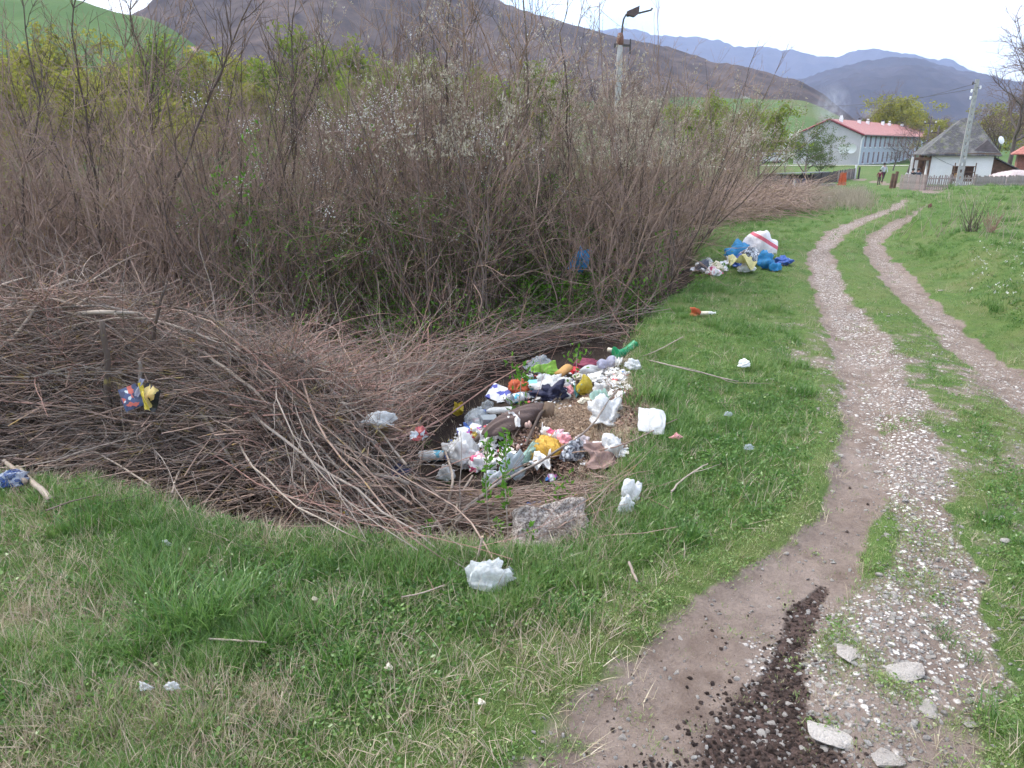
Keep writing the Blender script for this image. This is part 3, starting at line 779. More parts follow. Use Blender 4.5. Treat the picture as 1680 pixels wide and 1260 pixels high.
def shrub_parts(seed, h=3.2, stems=15, spread=.42, nb=11, nt_=5, leaf=0, blos=0, catk=0, low=0.0, thick=.011, rad=.45):
    rng = np.random.RandomState(seed); S, T = [], []; tips = []
    for i in range(stems):
        a = rng.uniform(0, 2 * pi); r = rad * sqrt(rng.rand()); p0 = np.array([r * cos(a), r * sin(a), -.05])
        ln = spread * rng.uniform(.1, 1); b = a + rng.normal(0, .6); d = np.array([cos(b) * ln, sin(b) * ln, 1])
        H = h * rng.uniform(.65, 1.12)
        P, R = wander(p0, d, H, 9, rng, .115, .045, thick * rng.uniform(.6, 1.3), .0024)
        S.append((P, R))
        for j in range(nb):
            t = rng.uniform(low, .97); k = min(int(t * 9), 8); f = t * 9 - k; q = P[k] * (1 - f) + P[k + 1] * f; dd = P[k + 1] - P[k]; dd /= np.linalg.norm(dd)
            L = H * rng.uniform(.14, .36) * (1.1 - .6 * t)
            B, RB = wander(q, side_dir(dd, rng.uniform(.4, 1.2), rng), L, 5, rng, .17, .08, .0048 * (1.2 - .5 * t), .0016)
            T.append((B, RB)); tips.append(B[3:])
            for u in range(nt_):
                k2 = rng.randint(0, 5); q2 = B[k2] + (B[k2 + 1] - B[k2]) * rng.rand(); d2 = B[k2 + 1] - B[k2]; d2 /= np.linalg.norm(d2)
                C, RC = wander(q2, side_dir(d2, rng.uniform(.4, 1.0), rng), L * rng.uniform(.25, .6), 3, rng, .15, .08, .0024, .0012)
                T.append((C, RC)); tips.append(C[1:])
    tips = np.concatenate(tips)
    out = {'stems': tubes(S, 4), 'twigs': tubes(T, 3)}
    def pick(n, zlo, zhi, jit):
        c = tips[(tips[:, 2] > zlo * h) & (tips[:, 2] < zhi * h)]
        return c[rng.randint(0, len(c), n)] + rng.normal(0, jit, (n, 3))
    if leaf: out['leaves'] = leaves(pick(leaf, .02, .62, .02), .032, rng)
    if blos:
        c = pick(max(6, blos // 45), .35, 1.1, .05); k = rng.randint(0, len(c), blos)
        out['blossom'] = leaves(c[k] + rng.normal(0, .06, (blos, 3)), .017, rng, None, 1.2)
    if catk: out['catkins'] = leaves(pick(catk, .55, 1.2, .012), .030, rng, np.tile([[0, .1, .6]], (catk, 1)) + rng.normal(0, .5, (catk, 3)), 2.6)
    return out
def make_shrub(name, label, cat, parts, mats, group=None):
    t = thing(name, label, cat, group=group)
    nm = {'stems': ('stem', mats[0]), 'twigs': ('twigs', mats[1])}
    for k, vf in parts.items():
        n, m = {'stems': ('stems', mats[0]), 'twigs': ('twigs', mats[1]), 'leaves': ('leaves', mats[2] if len(mats) > 2 else LEAF), 'blossom': ('blossom', BLOS), 'catkins': ('catkins', CATK)}[k]
        link(n, mesh_np(n, *vf), m, t)
    return t
def build_thicket():
    rng = np.random.RandomState(31)
    G = 'shrubs massed in the bare thicket'
    V = {
        'bare1': make_shrub('shrub', '', 'shrub', shrub_parts(1, 3.1, 17, .45), (BK1, BK1), G),
        'bare2': make_shrub('shrub', '', 'shrub', shrub_parts(2, 3.3, 15, .38, 12, 5, leaf=500), (BK1, BK1, YLEAF), G),
        'bare3': make_shrub('shrub', '', 'shrub', shrub_parts(3, 2.9, 18, .5, 11, 5, low=.05), (BK3, BK1), G),
        'catk1': make_shrub('shrub', '', 'shrub', shrub_parts(4, 3.2, 16, .42, 12, 5, catk=3200), (BK3, BK1), G),
        'catk2': make_shrub('shrub', '', 'shrub', shrub_parts(5, 3.0, 17, .5, 12, 5, catk=2400), (BK3, BK1), G),
        'leaf1': make_shrub('shrub', '', 'shrub', shrub_parts(6, 2.9, 15, .5, 12, 5, leaf=3400, blos=500, low=.03), (BK3, BK1), G),
        'leaf2': make_shrub('shrub', '', 'shrub', shrub_parts(7, 2.6, 15, .55, 12, 5, leaf=2800, low=.03), (BK3, BK3), G),
        'blos': make_shrub('shrub', '', 'shrub', shrub_parts(8, 3.4, 14, .4, 12, 5, blos=1300, leaf=500), (BK3, BK1), G)}
    used = set()
    LAB = {'bare': 'leafless many-stemmed shrub in the thicket behind the brush pile', 'catk': 'bare shrub with pale catkins crowding the thicket beside the lamp post',
           'leaf': 'shrub with fresh low green leaves at the front of the thicket', 'blos': 'tall bare shrub dotted with white blossom in the thicket'}
    def put(k, x, y, s, sz=None, sz_px=None):
        zone = 'at the end nearest the track' if x / y > .2 else 'below the street lamp' if x / y > .06 else 'behind the rubbish heap' if x / y > -.12 else 'behind the arching brush' if x / y > -.4 else 'behind the rounded brush mound'
        row = 'in the front row' if y < 9.6 else 'in the middle rows' if y < 12 else 'deep in the thicket'
        lab = {'bare1': 'leafless mauve brown shrub', 'bare2': 'leafless grey stemmed shrub', 'bare3': 'leafless dark spreading shrub', 'catk1': 'grey shrub thick with pale catkins', 'catk2': 'dark shrub with pale catkins', 'leaf1': 'freshly leafed shrub with white flowers', 'leaf2': 'low shrub with fresh green leaves', 'blos': 'tall shrub dotted with white blossom'}[k] + ' ' + row + ', ' + zone
        if y > 19: lab = {1195: 'bare shrub with dark spreading stems standing apart past the thicket end', 1230: 'catkin shrub, the farthest of the lone shrubs past the thicket', 1212: 'grey bare shrub in the middle of the lone shrubs past the thicket', 1170: 'low bare shrub nearest the thicket end'}[sz_px]
        loc = (x, y, gz(x, y) - .03); rz = rng.uniform(0, 6.28)
        sc = (s, s, s * (sz or 1))
        if k not in used:
            used.add(k); r = V[k]; r.location = loc; r.rotation_euler = (0, 0, rz); r.scale = sc; r['label'] = lab
        else: r = copy_tree(V[k], loc, rz, sc, lab)
        return r
    n = 0
    # rows on a jittered grid inside the thicket outline
    for y in np.arange(8.3, 17.5, .92):
        x0, x1 = -0.78 * y - 1.2, (1.45 + (y - 8.3) * .33 if y > 8.3 else 1.2)
        for x in np.arange(x0, x1 + .01, .98 + .03 * y):
            xx = x + rng.uniform(-.35, .35); yy = y + rng.uniform(-.35, .35)
            if yy < 8.9 + .35 * sin(xx * 1.3) and xx < -1.5 and rng.rand() < .35: continue
            u = (xx / yy)                      # bearing
            if y > 12.5 and rng.rand() < .25: continue
            if u < -.35: k = rng.choice(['bare1', 'bare2', 'bare3', 'bare1']); s = rng.uniform(.86, 1.02)
            elif u < -.1: k = rng.choice(['bare1', 'leaf1', 'bare3', 'blos', 'leaf2', 'leaf1']) if y < 10.5 else rng.choice(['bare1', 'bare2', 'blos']); s = rng.uniform(.9, 1.06)
            elif u < .06: k = rng.choice(['bare1', 'leaf2', 'catk1', 'blos', 'bare2']) if y < 10.5 else rng.choice(['catk1', 'bare2', 'catk2']); s = rng.uniform(.9, 1.06)
            else: k = rng.choice(['catk1', 'catk2', 'bare3', 'bare2', 'bare1']); s = rng.uniform(.9, 1.05)
            s *= (rng.choice([.95, 1.16]) if u < -.3 else rng.choice([1.1, 1.26]) if u < .06 else 1.04) * (1 - .006 * max(0, y - 9)) * (rng.uniform(.66, .98) if y > 11.2 else 1)
            put(k, xx, yy, s, rng.uniform(.88, 1.14)); n += 1
    for px, y, k, s in [(1075, 11.6, 'catk1', 1.06), (1100, 12.8, 'catk2', 1.1), (1062, 10.4, 'bare1', 1.0), (1112, 13.6, 'bare3', 1.15), (1040, 9.7, 'bare3', .98)]:
        p = at_y(px, 420, y); put(k, p[0], y, s); n += 1
    for px, y, k, s in [(455, 8.9, 'leaf2', .8), (520, 8.5, 'leaf1', .85), (590, 8.8, 'leaf1', .95), (655, 8.6, 'leaf2', .9), (700, 9.0, 'leaf1', 1.05), (765, 8.9, 'leaf1', .9), (840, 9.1, 'leaf2', .9), (420, 9.3, 'leaf1', .95), (900, 9.2, 'leaf2', .8), (735, 9.6, 'blos', 1.15), (700, 10, 'blos', 1.1)]:
        p = at_y(px, 480, y); put(k, p[0], y, s); n += 1
    # lone shrubs at the end of the thicket
    for px, y, k, s in [(1195, 24, 'bare3', 1.1), (1230, 26, 'catk2', 1.15), (1212, 25, 'bare2', 1.05), (1170, 20, 'bare3', .85)]:
        p = at_y(px, 300, y); put(k, p[0], y, s, None, px); n += 1
    print('shrubs', n)
    for k, r in V.items():
        if k not in used:
            for c in list(r.children): bpy.data.objects.remove(c)
            bpy.data.objects.remove(r)
    # a low skirt of fine leafy growth at the thicket's foot
    def skirt(seed):
        r = np.random.RandomState(seed); S = []
        for i in range(16):
            S.append(wander((r.normal(0, .2), r.normal(0, .2), 0), (r.normal(0, .8), r.normal(0, .8), 1), r.uniform(.3, .8), 5, r, .2, 0, .003, .001))
        tp = np.concatenate([a[1:] for a, _ in S]); P = tp[r.randint(0, len(tp), 420)] + r.normal(0, .05, (420, 3))
        return merge([tubes(S, 3)]), leaves(P, .032, r)
    ks = []
    for sd in (1, 2, 3):
        (tv, tf), (lv, lf) = skirt(sd); me = mesh_np('herbage', *merge([(tv, tf), (lv, lf)])); me.materials.append(BK3); me.materials.append(LEAF)
        sl = np.zeros(len(me.polygons), np.int32); tris = np.array([p.loop_total == 3 for p in me.polygons]); sl[tris] = 1; me.polygons.foreach_set('material_index', sl)
        ks.append(bpy.data.objects.new('k', me))
    x = rng.uniform(-5.5, 1.6, 300); y = rng.uniform(7.3, 9.8, 300); keep = (x / y > -.52 + .25 * rng.rand(300)) & (y > 7.6 + .25 * np.abs(x + 1)) & (fbm(x * .9, y * .9, 123, 2) > .08)
    x, y = x[keep], y[keep]; n = len(x)
    scatter('undergrowth', np.stack([x, y, ground(x, y)], -1), np.stack([np.zeros(n), np.zeros(n), rng.uniform(0, 6.28, n)], -1), rng.uniform(.6, 1.5, n), ks)
build_thicket()

# tall single saplings that stand above the thicket
def sapling(label, pts_px, y, thick, seed, leaf=0, nb=10, lichen=None, mat=None):
    """main stem through photo points at one distance, branches grown from it"""
    rng = np.random.RandomState(seed)
    Q = at_y([p[0] for p in pts_px], [p[1] for p in pts_px], y)
    Q[:, 1] += np.cumsum(rng.normal(0, .05, len(Q)))
    Q[0, 2] = gz(Q[0, 0], Q[0, 1]) - .05
    base = Q[0].copy(); Q = Q - base
    n = 14; t = np.linspace(0, len(Q) - 1, n); P = np.stack([np.interp(t, range(len(Q)), Q[:, i]) for i in range(3)], -1)
    P[1:] += rng.normal(0, .015, (n - 1, 3))
    S = [(P, np.linspace(thick, thick * .25, n))]; T = []
    top = P[-1, 2]
    for j in range(nb):
        f = rng.uniform(.28, .98); k = min(int(f * (n - 1)), n - 2); d = P[k + 1] - P[k]; d /= np.linalg.norm(d)
        L = top * rng.uniform(.14, .34) * (1.15 - .5 * f)
        B, RB = wander(P[k], side_dir(d, rng.uniform(.35, .75), rng), L, 7, rng, .09, .09, thick * .42 * (1.2 - .6 * f), .002)
        T.append((B, RB))
        for u in range(6):
            k2 = rng.randint(1, 7); d2 = B[k2] - B[k2 - 1]; d2 /= np.linalg.norm(d2)
            C, RC = wander(B[k2], side_dir(d2, rng.uniform(.4, .8), rng), L * rng.uniform(.2, .45), 4, rng, .12, .08, .0032, .0014); T.append((C, RC))
    t_ = thing('sapling', label, 'tree', tuple(base))
    link('trunk', mesh_np('trunk', *tubes(S, 7)), mat or BK3, t_)
    link('branches', mesh_np('branches', *tubes(T, 3)), mat or BK1, t_)
    return t_
SAP = [
 ('grey forked sapling rising past the top edge above the green hill', [(150, 480), (160, 330), (140, 200), (122, 60), (125, -60)], 8.9, .020, 1),
 ('thin sapling leaning right behind the rounded brush mound', [(300, 500), (262, 300), (225, 190), (215, 90), (200, -30)], 9.1, .016, 2),
 ('dark straight sapling crossing the white sky gap', [(255, 420), (250, 300), (240, 150), (222, 60), (210, -60)], 9.6, .020, 3),
 ('curved thick sapling with wide fork beneath the forest hill', [(290, 480), (270, 300), (262, 200), (300, 100), (294, -20)], 9.3, .016, 4),
 ('dark leaning branchy sapling at the centre of the left thicket', [(205, 420), (280, 330), (320, 200), (370, 80), (420, -40)], 9.0, .022, 5),
 ('sapling with orange lichen on its upper trunk', [(865, 480), (866, 330), (866, 200), (862, 60), (855, -60)], 9.8, .026, 6),
 ('tall dark sapling beside the lichen covered one', [(720, 470), (735, 330), (728, 180), (735, 60), (742, -60)], 9.4, .022, 7),
 ('forked sapling spreading before the slope of the forest hill', [(826, 470), (828, 300), (834, 170), (800, 70), (760, -30)], 10.2, .022, 8),
 ('slim bare sapling between the fork and the lamp post', [(935, 420), (930, 280), (930, 150), (922, 60), (930, 0)], 10.5, .016, 9),
 ('thin single stem rising against the sky just past the street lamp', [(1100, 400), (1085, 260), (1078, 150), (1080, 60), (1078, -20)], 11, .012, 10),
 ('pair stem sapling at the frame edge over the yellow trees', [(20, 480), (30, 300), (60, 180), (52, 60), (40, -50)], 8.6, .016, 11),
 ('slanting bare sapling above the greenest part of the thicket', [(640, 470), (600, 300), (560, 160), (520, 60), (470, -60)], 9.9, .018, 12),
 ('upright brown sapling over the middle of the thicket', [(470, 470), (480, 300), (485, 150), (480, 40), (484, -60)], 9.7, .017, 13),
 ('slanting grey sapling reaching toward the forest ridge', [(560, 460), (600, 280), (640, 150), (690, 40), (720, -60)], 10.3, .018, 14),
]
LICH = bark('bark_lichen', (.16, .13, .10), (.22, .18, .14), (.42, .25, .05), scale=3)
for lab, pp, y, th, sd in SAP:
    sapling(lab, pp, y, th, sd, nb=13 if sd in (3, 5, 7) else 9, mat=LICH if sd in (6,) else (BK3 if sd % 2 else BK1))

def more_saplings():
    rng = np.random.RandomState(404)
    for i in range(20):
        px = rng.uniform(-40, 1010); y = rng.uniform(8.6, 11); tx = px + rng.normal(0, 70); top = rng.uniform(-60, 90)
        sapling('young bare sapling rising out of the thicket among the shrubs', [(px, 470), (px + rng.normal(0, 15), 330), ((px + tx) / 2, 180), (tx, top)], y, rng.uniform(.010, .018), 600 + i, nb=11, mat=[BK1, BK3, BK3][i % 3])['group'] = 'young saplings rising out of the thicket'
    # dead criss-cross of thin stems low in the thicket
    L = []
    for i in range(2600):
        y = rng.uniform(7.6, 12.5); x = rng.uniform(-.72 * y, 1.3 + (y - 7.6) * .35); z = gz(x, y) if i % 4 == 0 else gzl(x, y)
        a = rng.uniform(0, 6.28); P, R = wander((x, y, z + rng.uniform(0, 1.5) ** 1.2), (cos(a), sin(a) * .6, rng.normal(.35, .5)), rng.uniform(.4, 1.5), 6, rng, .14, 0, rng.uniform(.003, .006), .0015); L.append((P, R))
    h = len(L) // 2
    for nm, m, q in (('dead_stems', BK3, L[:h]), ('dry_stems', BK1, L[h:])): tag(link(nm, mesh_np(nm, *tubes(q, 3)), m), kind='stuff')
def gzl(x, y): return float(lut(_gfull, x, y))
more_saplings()
# ---------------------------------------------------------------- the cut brush
def arc_branch(p0, p1, sag, r0, rng, twigs=6, tl=.25, wob=.02, n=9):
    """a long cut branch from p0 to p1 (world) that bows by sag; returns polylines relative to p0"""
    t = np.linspace(0, 1, n + 1)[:, None]; L = np.linalg.norm(p1 - p0)
    P = (p1 - p0) * t + np.array(sag) * (4 * t * (1 - t)) * L
    P[1:] += np.cumsum(rng.normal(0, wob * L / 6, (n, 3)), 0) * .6
    R = np.linspace(r0, max(.0016, r0 * .28), n + 1)
    out = [(P, R)]; tw = []
    for j in range(twigs):
        k = rng.randint(2, n); d = P[k] - P[k - 1]; d /= np.linalg.norm(d)
        B, RB = wander(P[k], side_dir(d, rng.uniform(.3, .75), rng), L * tl * rng.uniform(.4, 1.2), 5, rng, .10, .02, max(.0016, R[k] * .55), .0011); tw.append((B, RB))
        if rng.rand() < .6:
            d2 = B[3] - B[2]; d2 /= np.linalg.norm(d2)
            tw.append(wander(B[2], side_dir(d2, .6, rng), L * tl * .4, 3, rng, .1, 0, .0015, .001))
    return out, tw
FLOW = [
 # x0 y0 x1 y1, jitter x,y, count, material, r range, lift range, sag (screen up), label key
 ((-60, 560), (360, 500), (110, 60), 34, 'BK2', (.004, .010), (.0, .10), .10, 'mound'),
 ((0, 640), (420, 620), (120, 70), 40, 'BK1', (.0035, .008), (-.03, .06), .08, 'mound'),
 ((-40, 740), (400, 700), (120, 50), 30, 'BK1', (.0035, .008), (-.02, .05), .03, 'mound'),
 ((60, 520), (420, 760), (110, 60), 26, 'BK3', (.003, .007), (-.02, .06), .08, 'mound'),
 ((290, 500), (640, 800), (60, 42), 70, 'BK3', (.0035, .0085), (.01, .14), .10, 'arch'),
 ((380, 560), (720, 870), (80, 45), 70, 'BK2', (.0035, .009), (.0, .10), .08, 'arch'),
 ((330, 700), (690, 890), (90, 45), 34, 'BK4', (.003, .007), (.0, .06), .04, 'arch'),
 ((440, 790), (800, 640), (100, 60), 34, 'BK4', (.003, .008), (.0, .10), .07, 'fan'),
 ((560, 720), (900, 560), (90, 55), 40, 'BK4', (.003, .007), (.0, .12), .06, 'fan'),
 ((520, 640), (760, 500), (120, 50), 30, 'BK1', (.003, .007), (.0, .16), .05, 'fan'),
 ((420, 480), (860, 540), (120, 40), 30, 'BK2', (.003, .007), (.0, .20), .06, 'back'),
 ((760, 560), (1040, 520), (100, 28), 30, 'BK2', (.003, .008), (.0, .14), .05, 'back'),
 ((250, 480), (560, 470), (120, 30), 20, 'BK4', (.003, .007), (.05, .30), .14, 'back'),
]
BLAB = {'mound': ('bare cut branch woven into the rounded brush mound', 'branches heaped in the rounded brush mound'),
        'arch': ('long cut branch arching down from the mound to the grass', 'long branches sweeping down to the grass edge'),
        'fan': ('reddish cut stem fanning out beside the rubbish heap', 'reddish cut stems beside the rubbish heap'),
        'back': ('grey cut branch lying at the foot of the thicket', 'grey branches at the foot of the thicket')}
MM = dict(BK1=BK1, BK2=BK2, BK3=BK3, BK4=BK4, BK5=BK5)
def in_trash(P, base=None):
    Q = P if base is None else P + base
    px, py, f = proj(Q); return int(in_poly(px, py, TPX).sum())
CORE = [(700, 760), (745, 705), (785, 660), (850, 625), (930, 595), (1030, 580), (1045, 640), (1035, 760), (900, 790), (800, 800)]
def build_brush():
    rng = np.random.RandomState(41); dense = []
    budget = {'mound': 70, 'arch': 95, 'fan': 60, 'back': 40}; cnt = dict.fromkeys(budget, 0)
    for (a, b, jit, n, mk, rr, lr, sag, key) in FLOW:
        n2 = int(n * 2.6)
        A = np.array(a) + rng.normal(0, 1, (n2, 2)) * jit * np.array([.8, .9]); B = np.array(b) + rng.normal(0, 1, (n2, 2)) * jit * np.array([.8, .9]); t1_ = rng.uniform(0, .35, (n2, 1)); t2_ = rng.uniform(.6, 1.05, (n2, 1)); A, B = A + (B - A) * t1_, A + (B - A) * t2_
        if rng.rand() < 0: pass
        flip = rng.rand(n2) < .4
        PA = hit(A[:, 0], A[:, 1], pile); PB = hit(B[:, 0], B[:, 1], pile)
        for i in range(n2):
            p0, p1 = PA[i].copy(), PB[i].copy()
            dz = rng.uniform(*lr) * (1 if i < n * .5 else .3) - (.0 if i < n else rng.uniform(0, .10))
            e = rng.uniform(-.1, .25); d = p1 - p0
            if np.linalg.norm(d) > 3.2: d *= 3.2 / np.linalg.norm(d)
            p1 = p0 + d * (1 + e)
            zp = pile(np.array([p0[0], p1[0]]), np.array([p0[1], p1[1]]))
            p0[2] = zp[0] + dz + .01; p1[2] = zp[1] + dz + .01
            mid = (p0 + p1) / 2; over = float(pile(mid[:1], mid[1:2])[0]) + dz - mid[2]; L = np.linalg.norm(p1 - p0)
            s = (rng.normal(0, .05), rng.normal(0, .05), max(over / L, -.03) + sag * rng.uniform(0, 1) * .85)
            if flip[i]: p0, p1 = p1, p0
            r0 = rng.uniform(*rr) * (.8 if i >= n * .5 else 1.12)
            S, T = arc_branch(p0, p1, s, r0, rng, twigs=rng.randint(4, 11), tl=.30, wob=.075)
            hitn = max([in_trash(q[0], p0) for q in S] + [in_trash(q[0], p0) for q in T])
            if hitn > 0 and rng.rand() > .04: continue
            q_ = S[0][0] + p0
            if (lut(sd_, q_[:, 0], q_[:, 1]) < -.18).any(): continue
            mk_ = 'BK3' if i > n * 1.4 and rng.rand() < .7 else rng.choice([mk, 'BK1', 'BK2', 'BK4', 'BK5'], p=[.34, .18, .22, .08, .18])  # buried branches mostly take the dark bark, painting shade into the heap's depths
            top = i < n * .62 and cnt[key] < budget[key]
            if top:
                cnt[key] += 1; vf = merge([tubes(S, 5, True), tubes(T, 3)])
                o = link('cut_branch', mesh_np('cut_branch', *vf), MM[mk_], None, tuple(p0)); tag(o, BLAB[key][0], 'branch', BLAB[key][1])
            else:
                for P, R in S + T: dense.append((P + p0, R * .9, mk_ if mk_ != 'BK5' else 'BK2'))
    # deeper criss-cross of smaller twigs fills what lies between
    for (px0, px1, py0, py1, n, mk) in [(-120, 620, 470, 850, 1250, 'BK1'), (-120, 640, 500, 860, 700, 'BK3'), (420, 760, 600, 900, 900, 'BK1'), (480, 980, 480, 700, 1100, 'BK4'), (480, 1040, 470, 620, 700, 'BK2'),
                                     (680, 860, 740, 905, 420, 'BK1'), (950, 1050, 770, 900, 300, 'BK1'), (760, 950, 780, 850, 260, 'BK1'), (760, 1000, 790, 900, 160, 'BK5'), (-100, 500, 440, 520, 500, 'BK1'), (860, 1150, 400, 560, 420, 'BK1'), (300, 900, 380, 520, 450, 'BK3')]:
        X = rng.uniform(px0, px1, n); Y = rng.uniform(py0, py1, n); C = hit(X, Y, pile)
        ok = lut(sd_, C[:, 0], C[:, 1]) > .06
        for i in np.nonzero(ok)[0]:
            L = rng.uniform(.25, .9); az = rng.uniform(0, 2 * pi) if rng.rand() < .5 else rng.normal(.5, .5)
            d = np.array([cos(az), sin(az), rng.normal(.05, .25)]); p0 = C[i] - d * L / 2
            P, R = wander(p0, d, L, 6, rng, .09, 0, rng.uniform(.002, .006), .0013)
            P[:, 2] += rng.uniform(-.16, .07) if px0 < 940 else rng.uniform(-.02, .05)
            if in_trash(P) > 0 and rng.rand() > .05: continue
            dense.append((P, R, mk))
            if rng.rand() < .5:
                q = wander(P[2], side_dir(d, .6, rng), L * .4, 3, rng, .1, 0, .0018, .001); dense.append((q[0], q[1], mk))
    # loose ends that stand up out of the heap
    for (px0, px1, py0, py1, n) in [(-100, 480, 490, 640, 210), (300, 640, 450, 560, 200), (620, 1040, 470, 560, 170), (420, 700, 560, 760, 120)]:
        C = hit(rng.uniform(px0, px1, n), rng.uniform(py0, py1, n), pile)
        for c in C:
            L = rng.uniform(.3, .95); az = rng.uniform(0, 6.28); P, R = wander(c - [0, 0, .05], (cos(az) * .8, sin(az) * .5, rng.uniform(.15, 1.1)), L, 8, rng, .10, -.05, rng.uniform(.0025, .005), .0012)
            if in_trash(P) > 0: continue
            m_ = rng.choice(['BK1', 'BK2', 'BK4']); dense.append((P, R, m_))
            for j in range(3):
                q = wander(P[2 + j], side_dir((P[3 + j] - P[2 + j]) * 8 / L, .6, rng), L * .35, 4, rng, .12, 0, .002, .001); dense.append((q[0], q[1], m_))
    for mk, nm in [('BK5', 'pale_brush_tangle'), ('BK1', 'brown_brush_tangle'), ('BK2', 'grey_brush_tangle'), ('BK3', 'dark_brush_tangle'), ('BK4', 'reddish_brush_tangle')]:
        L = [(p, r) for p, r, m in dense if m == mk]
        o = link(nm, mesh_np(nm, *tubes(L, 3)), MM[mk]); tag(o, kind='stuff')
    print('brush', cnt, len(dense))
    # branches one can point at
    def special(label, pts, r0, r1, mat, lift=.06, seed=0, twigs=0, fn=pile, name='cut_branch', cut=True):
        r_ = np.random.RandomState(seed + 300)
        Q = hit([p[0] for p in pts], [p[1] for p in pts], fn)
        Q[:, 2] += lift if np.isscalar(lift) else np.array(lift)
        base = Q[0].copy(); Q -= base; n = 4 * (len(Q) - 1) + 1
        t = np.linspace(0, len(Q) - 1, n); k = np.clip(t.astype(int), 0, len(Q) - 2); f = (t - k)[:, None]
        M = np.zeros_like(Q); M[1:-1] = (Q[2:] - Q[:-2]) / 2; M[0] = Q[1] - Q[0]; M[-1] = Q[-1] - Q[-2]
        P = (2 * f**3 - 3 * f**2 + 1) * Q[k] + (f**3 - 2 * f**2 + f) * M[k] + (-2 * f**3 + 3 * f**2) * Q[k + 1] + (f**3 - f**2) * M[k + 1]
        P[1:-1] += r_.normal(0, r0 * .25, (n - 2, 3))
        T = []
        for j in range(twigs):
            k = r_.randint(2, n - 1); d = P[k] - P[k - 1]; d /= np.linalg.norm(d) + 1e-9
            T.append(wander(P[k], side_dir(d, r_.uniform(.4, .8), r_), r_.uniform(.15, .5), 5, r_, .1, .04, r1 * .8, .0012))
        t_ = link(name, mesh_np(name, *merge([tubes([(P, np.linspace(r0, r1, n))], 7, True)] + ([tubes(T, 4)] if T else []))), mat, None, tuple(base))
        tag(t_, label, 'branch'); return t_
    special('pale crooked branch curling over the left side of the mound', [(-30, 612), (30, 580), (75, 520), (130, 525), (150, 515), (205, 512)], .012, .005, BK5, .10, 1)
    special('pale stick pointing up at the frame edge above the mound', [(-20, 520), (20, 500), (63, 464)], .009, .006, BK5, .14, 2)
    special('thick pale branch lying flat on top of the mound', [(130, 530), (230, 530), (310, 528), (375, 517)], .013, .011, BK5, .06, 3)
    special('long thin stem bowing across the mound above the magazine', [(-30, 645), (60, 650), (120, 636), (195, 634)], .007, .004, BK2, .12, 4, 1)
    special('reddish stem bowing low across the mound front', [(-40, 680), (40, 695), (120, 692), (210, 670)], .006, .003, BK4, .13, 5)
    special('pale snapped stick below the magazine', [(0, 725), (90, 714), (195, 700)], .006, .005, BK5, .13, 6)
    special('thin pale stick slanting down to the front grass', [(60, 735), (150, 755), (190, 775), (250, 815)], .006, .005, BK5, .06, 7)
    special('short forked pale stick at the front edge of the brush', [(318, 760), (296, 800), (286, 832)], .008, .005, BK5, .08, 8)
    special('grey cut stick lying above the short forked stick', [(232, 716), (290, 738), (360, 772)], .009, .007, BK2, .10, 9)
    special('mossy grey stick slanting through the middle of the brush', [(332, 700), (362, 745), (390, 795)], .014, .010, BK2, .09, 10)
    special('long light brown branch drooping through the centre of the arch', [(340, 618), (420, 680), (470, 740), (510, 830), (535, 870)], .010, .005, BK5, .15, 11, 3)
    special('yellow green lichened twig crossing below the arch', [(215, 752), (280, 728), (370, 722), (430, 735)], .005, .003, BK5, .14, 12, 1)
    special('grey horizontal branch low in the front brush', [(400, 795), (460, 788), (560, 800), (640, 810), (672, 822)], .011, .013, BK2, .10, 13)
    special('stout pale stick with cut end beside the blue wrapper', [(30, 775), (55, 800), (85, 830)], .014, .016, BK5, .03, 14)
    special('stout short log next to the blue wrapper', [(10, 770), (28, 785), (45, 805)], .013, .013, BK5, .05, 15)
    special('pale bent stick standing in the front of the brush', [(728, 745), (742, 790), (735, 840), (708, 885)], .007, .008, BK5, .05, 16)
    special('pale kinked stick beside the bent one', [(775, 790), (752, 830), (750, 870), (760, 905)], .007, .006, BK5, .04, 17)
    special('long grey branch lying across the front of the rubbish', [(720, 900), (790, 840), (880, 790), (960, 740), (1010, 680)], .011, .005, BK2, [.02, .10, .12, .14, .17], 18, 4)
    special('thin brown stem bowed over the edge of the rubbish', [(745, 870), (830, 800), (930, 768), (1010, 755), (1110, 700)], .006, .003, BK1, [.02, .10, .10, .08, .05], 19, 2)
    special('long thin twig reaching over the grass from the green container', [(1010, 585), (1080, 605), (1150, 622), (1210, 637)], .007, .004, BK2, .05, 20, 2, ground)
    special('twiggy fork lying in the grass behind the green container', [(1120, 560), (1060, 590), (1000, 600)], .005, .003, BK5, .04, 21, 3, ground)
    special('straight reddish stem reaching over the tangle toward the rubbish', [(620, 770), (720, 720), (800, 660), (870, 615)], .008, .005, BK4, .14, 22, 2)
    special('long pale stem crossing the tangle beside the hidden clear bag', [(560, 690), (680, 660), (780, 600), (850, 560)], .007, .004, BK5, .14, 23, 2)
    special('arching reddish twig above the hidden clear bag', [(470, 640), (560, 560), (650, 520), (730, 500)], .006, .003, BK4, .18, 24, 3)
    special('dry stick lying in the near grass beside the clear wrapper', [(345, 1068), (400, 1072), (440, 1074)], .004, .003, BK5, .05, 25, 0, ground)
    special('thin dry stick on the grass below the white crumpled bag', [(660, 998), (690, 992), (730, 978)], .003, .003, BK5, .05, 26, 0, ground)
    special('pale twig lying in the grass beside the dirt rut', [(1100, 822), (1120, 800), (1150, 780), (1160, 775)], .005, .003, BK5, .05, 27, 1, ground)
    special('short white stick lying in the dense roadside grass', [(1031, 940), (1038, 958), (1044, 972)], .006, .005, BK5, .05, 28, 0, ground)
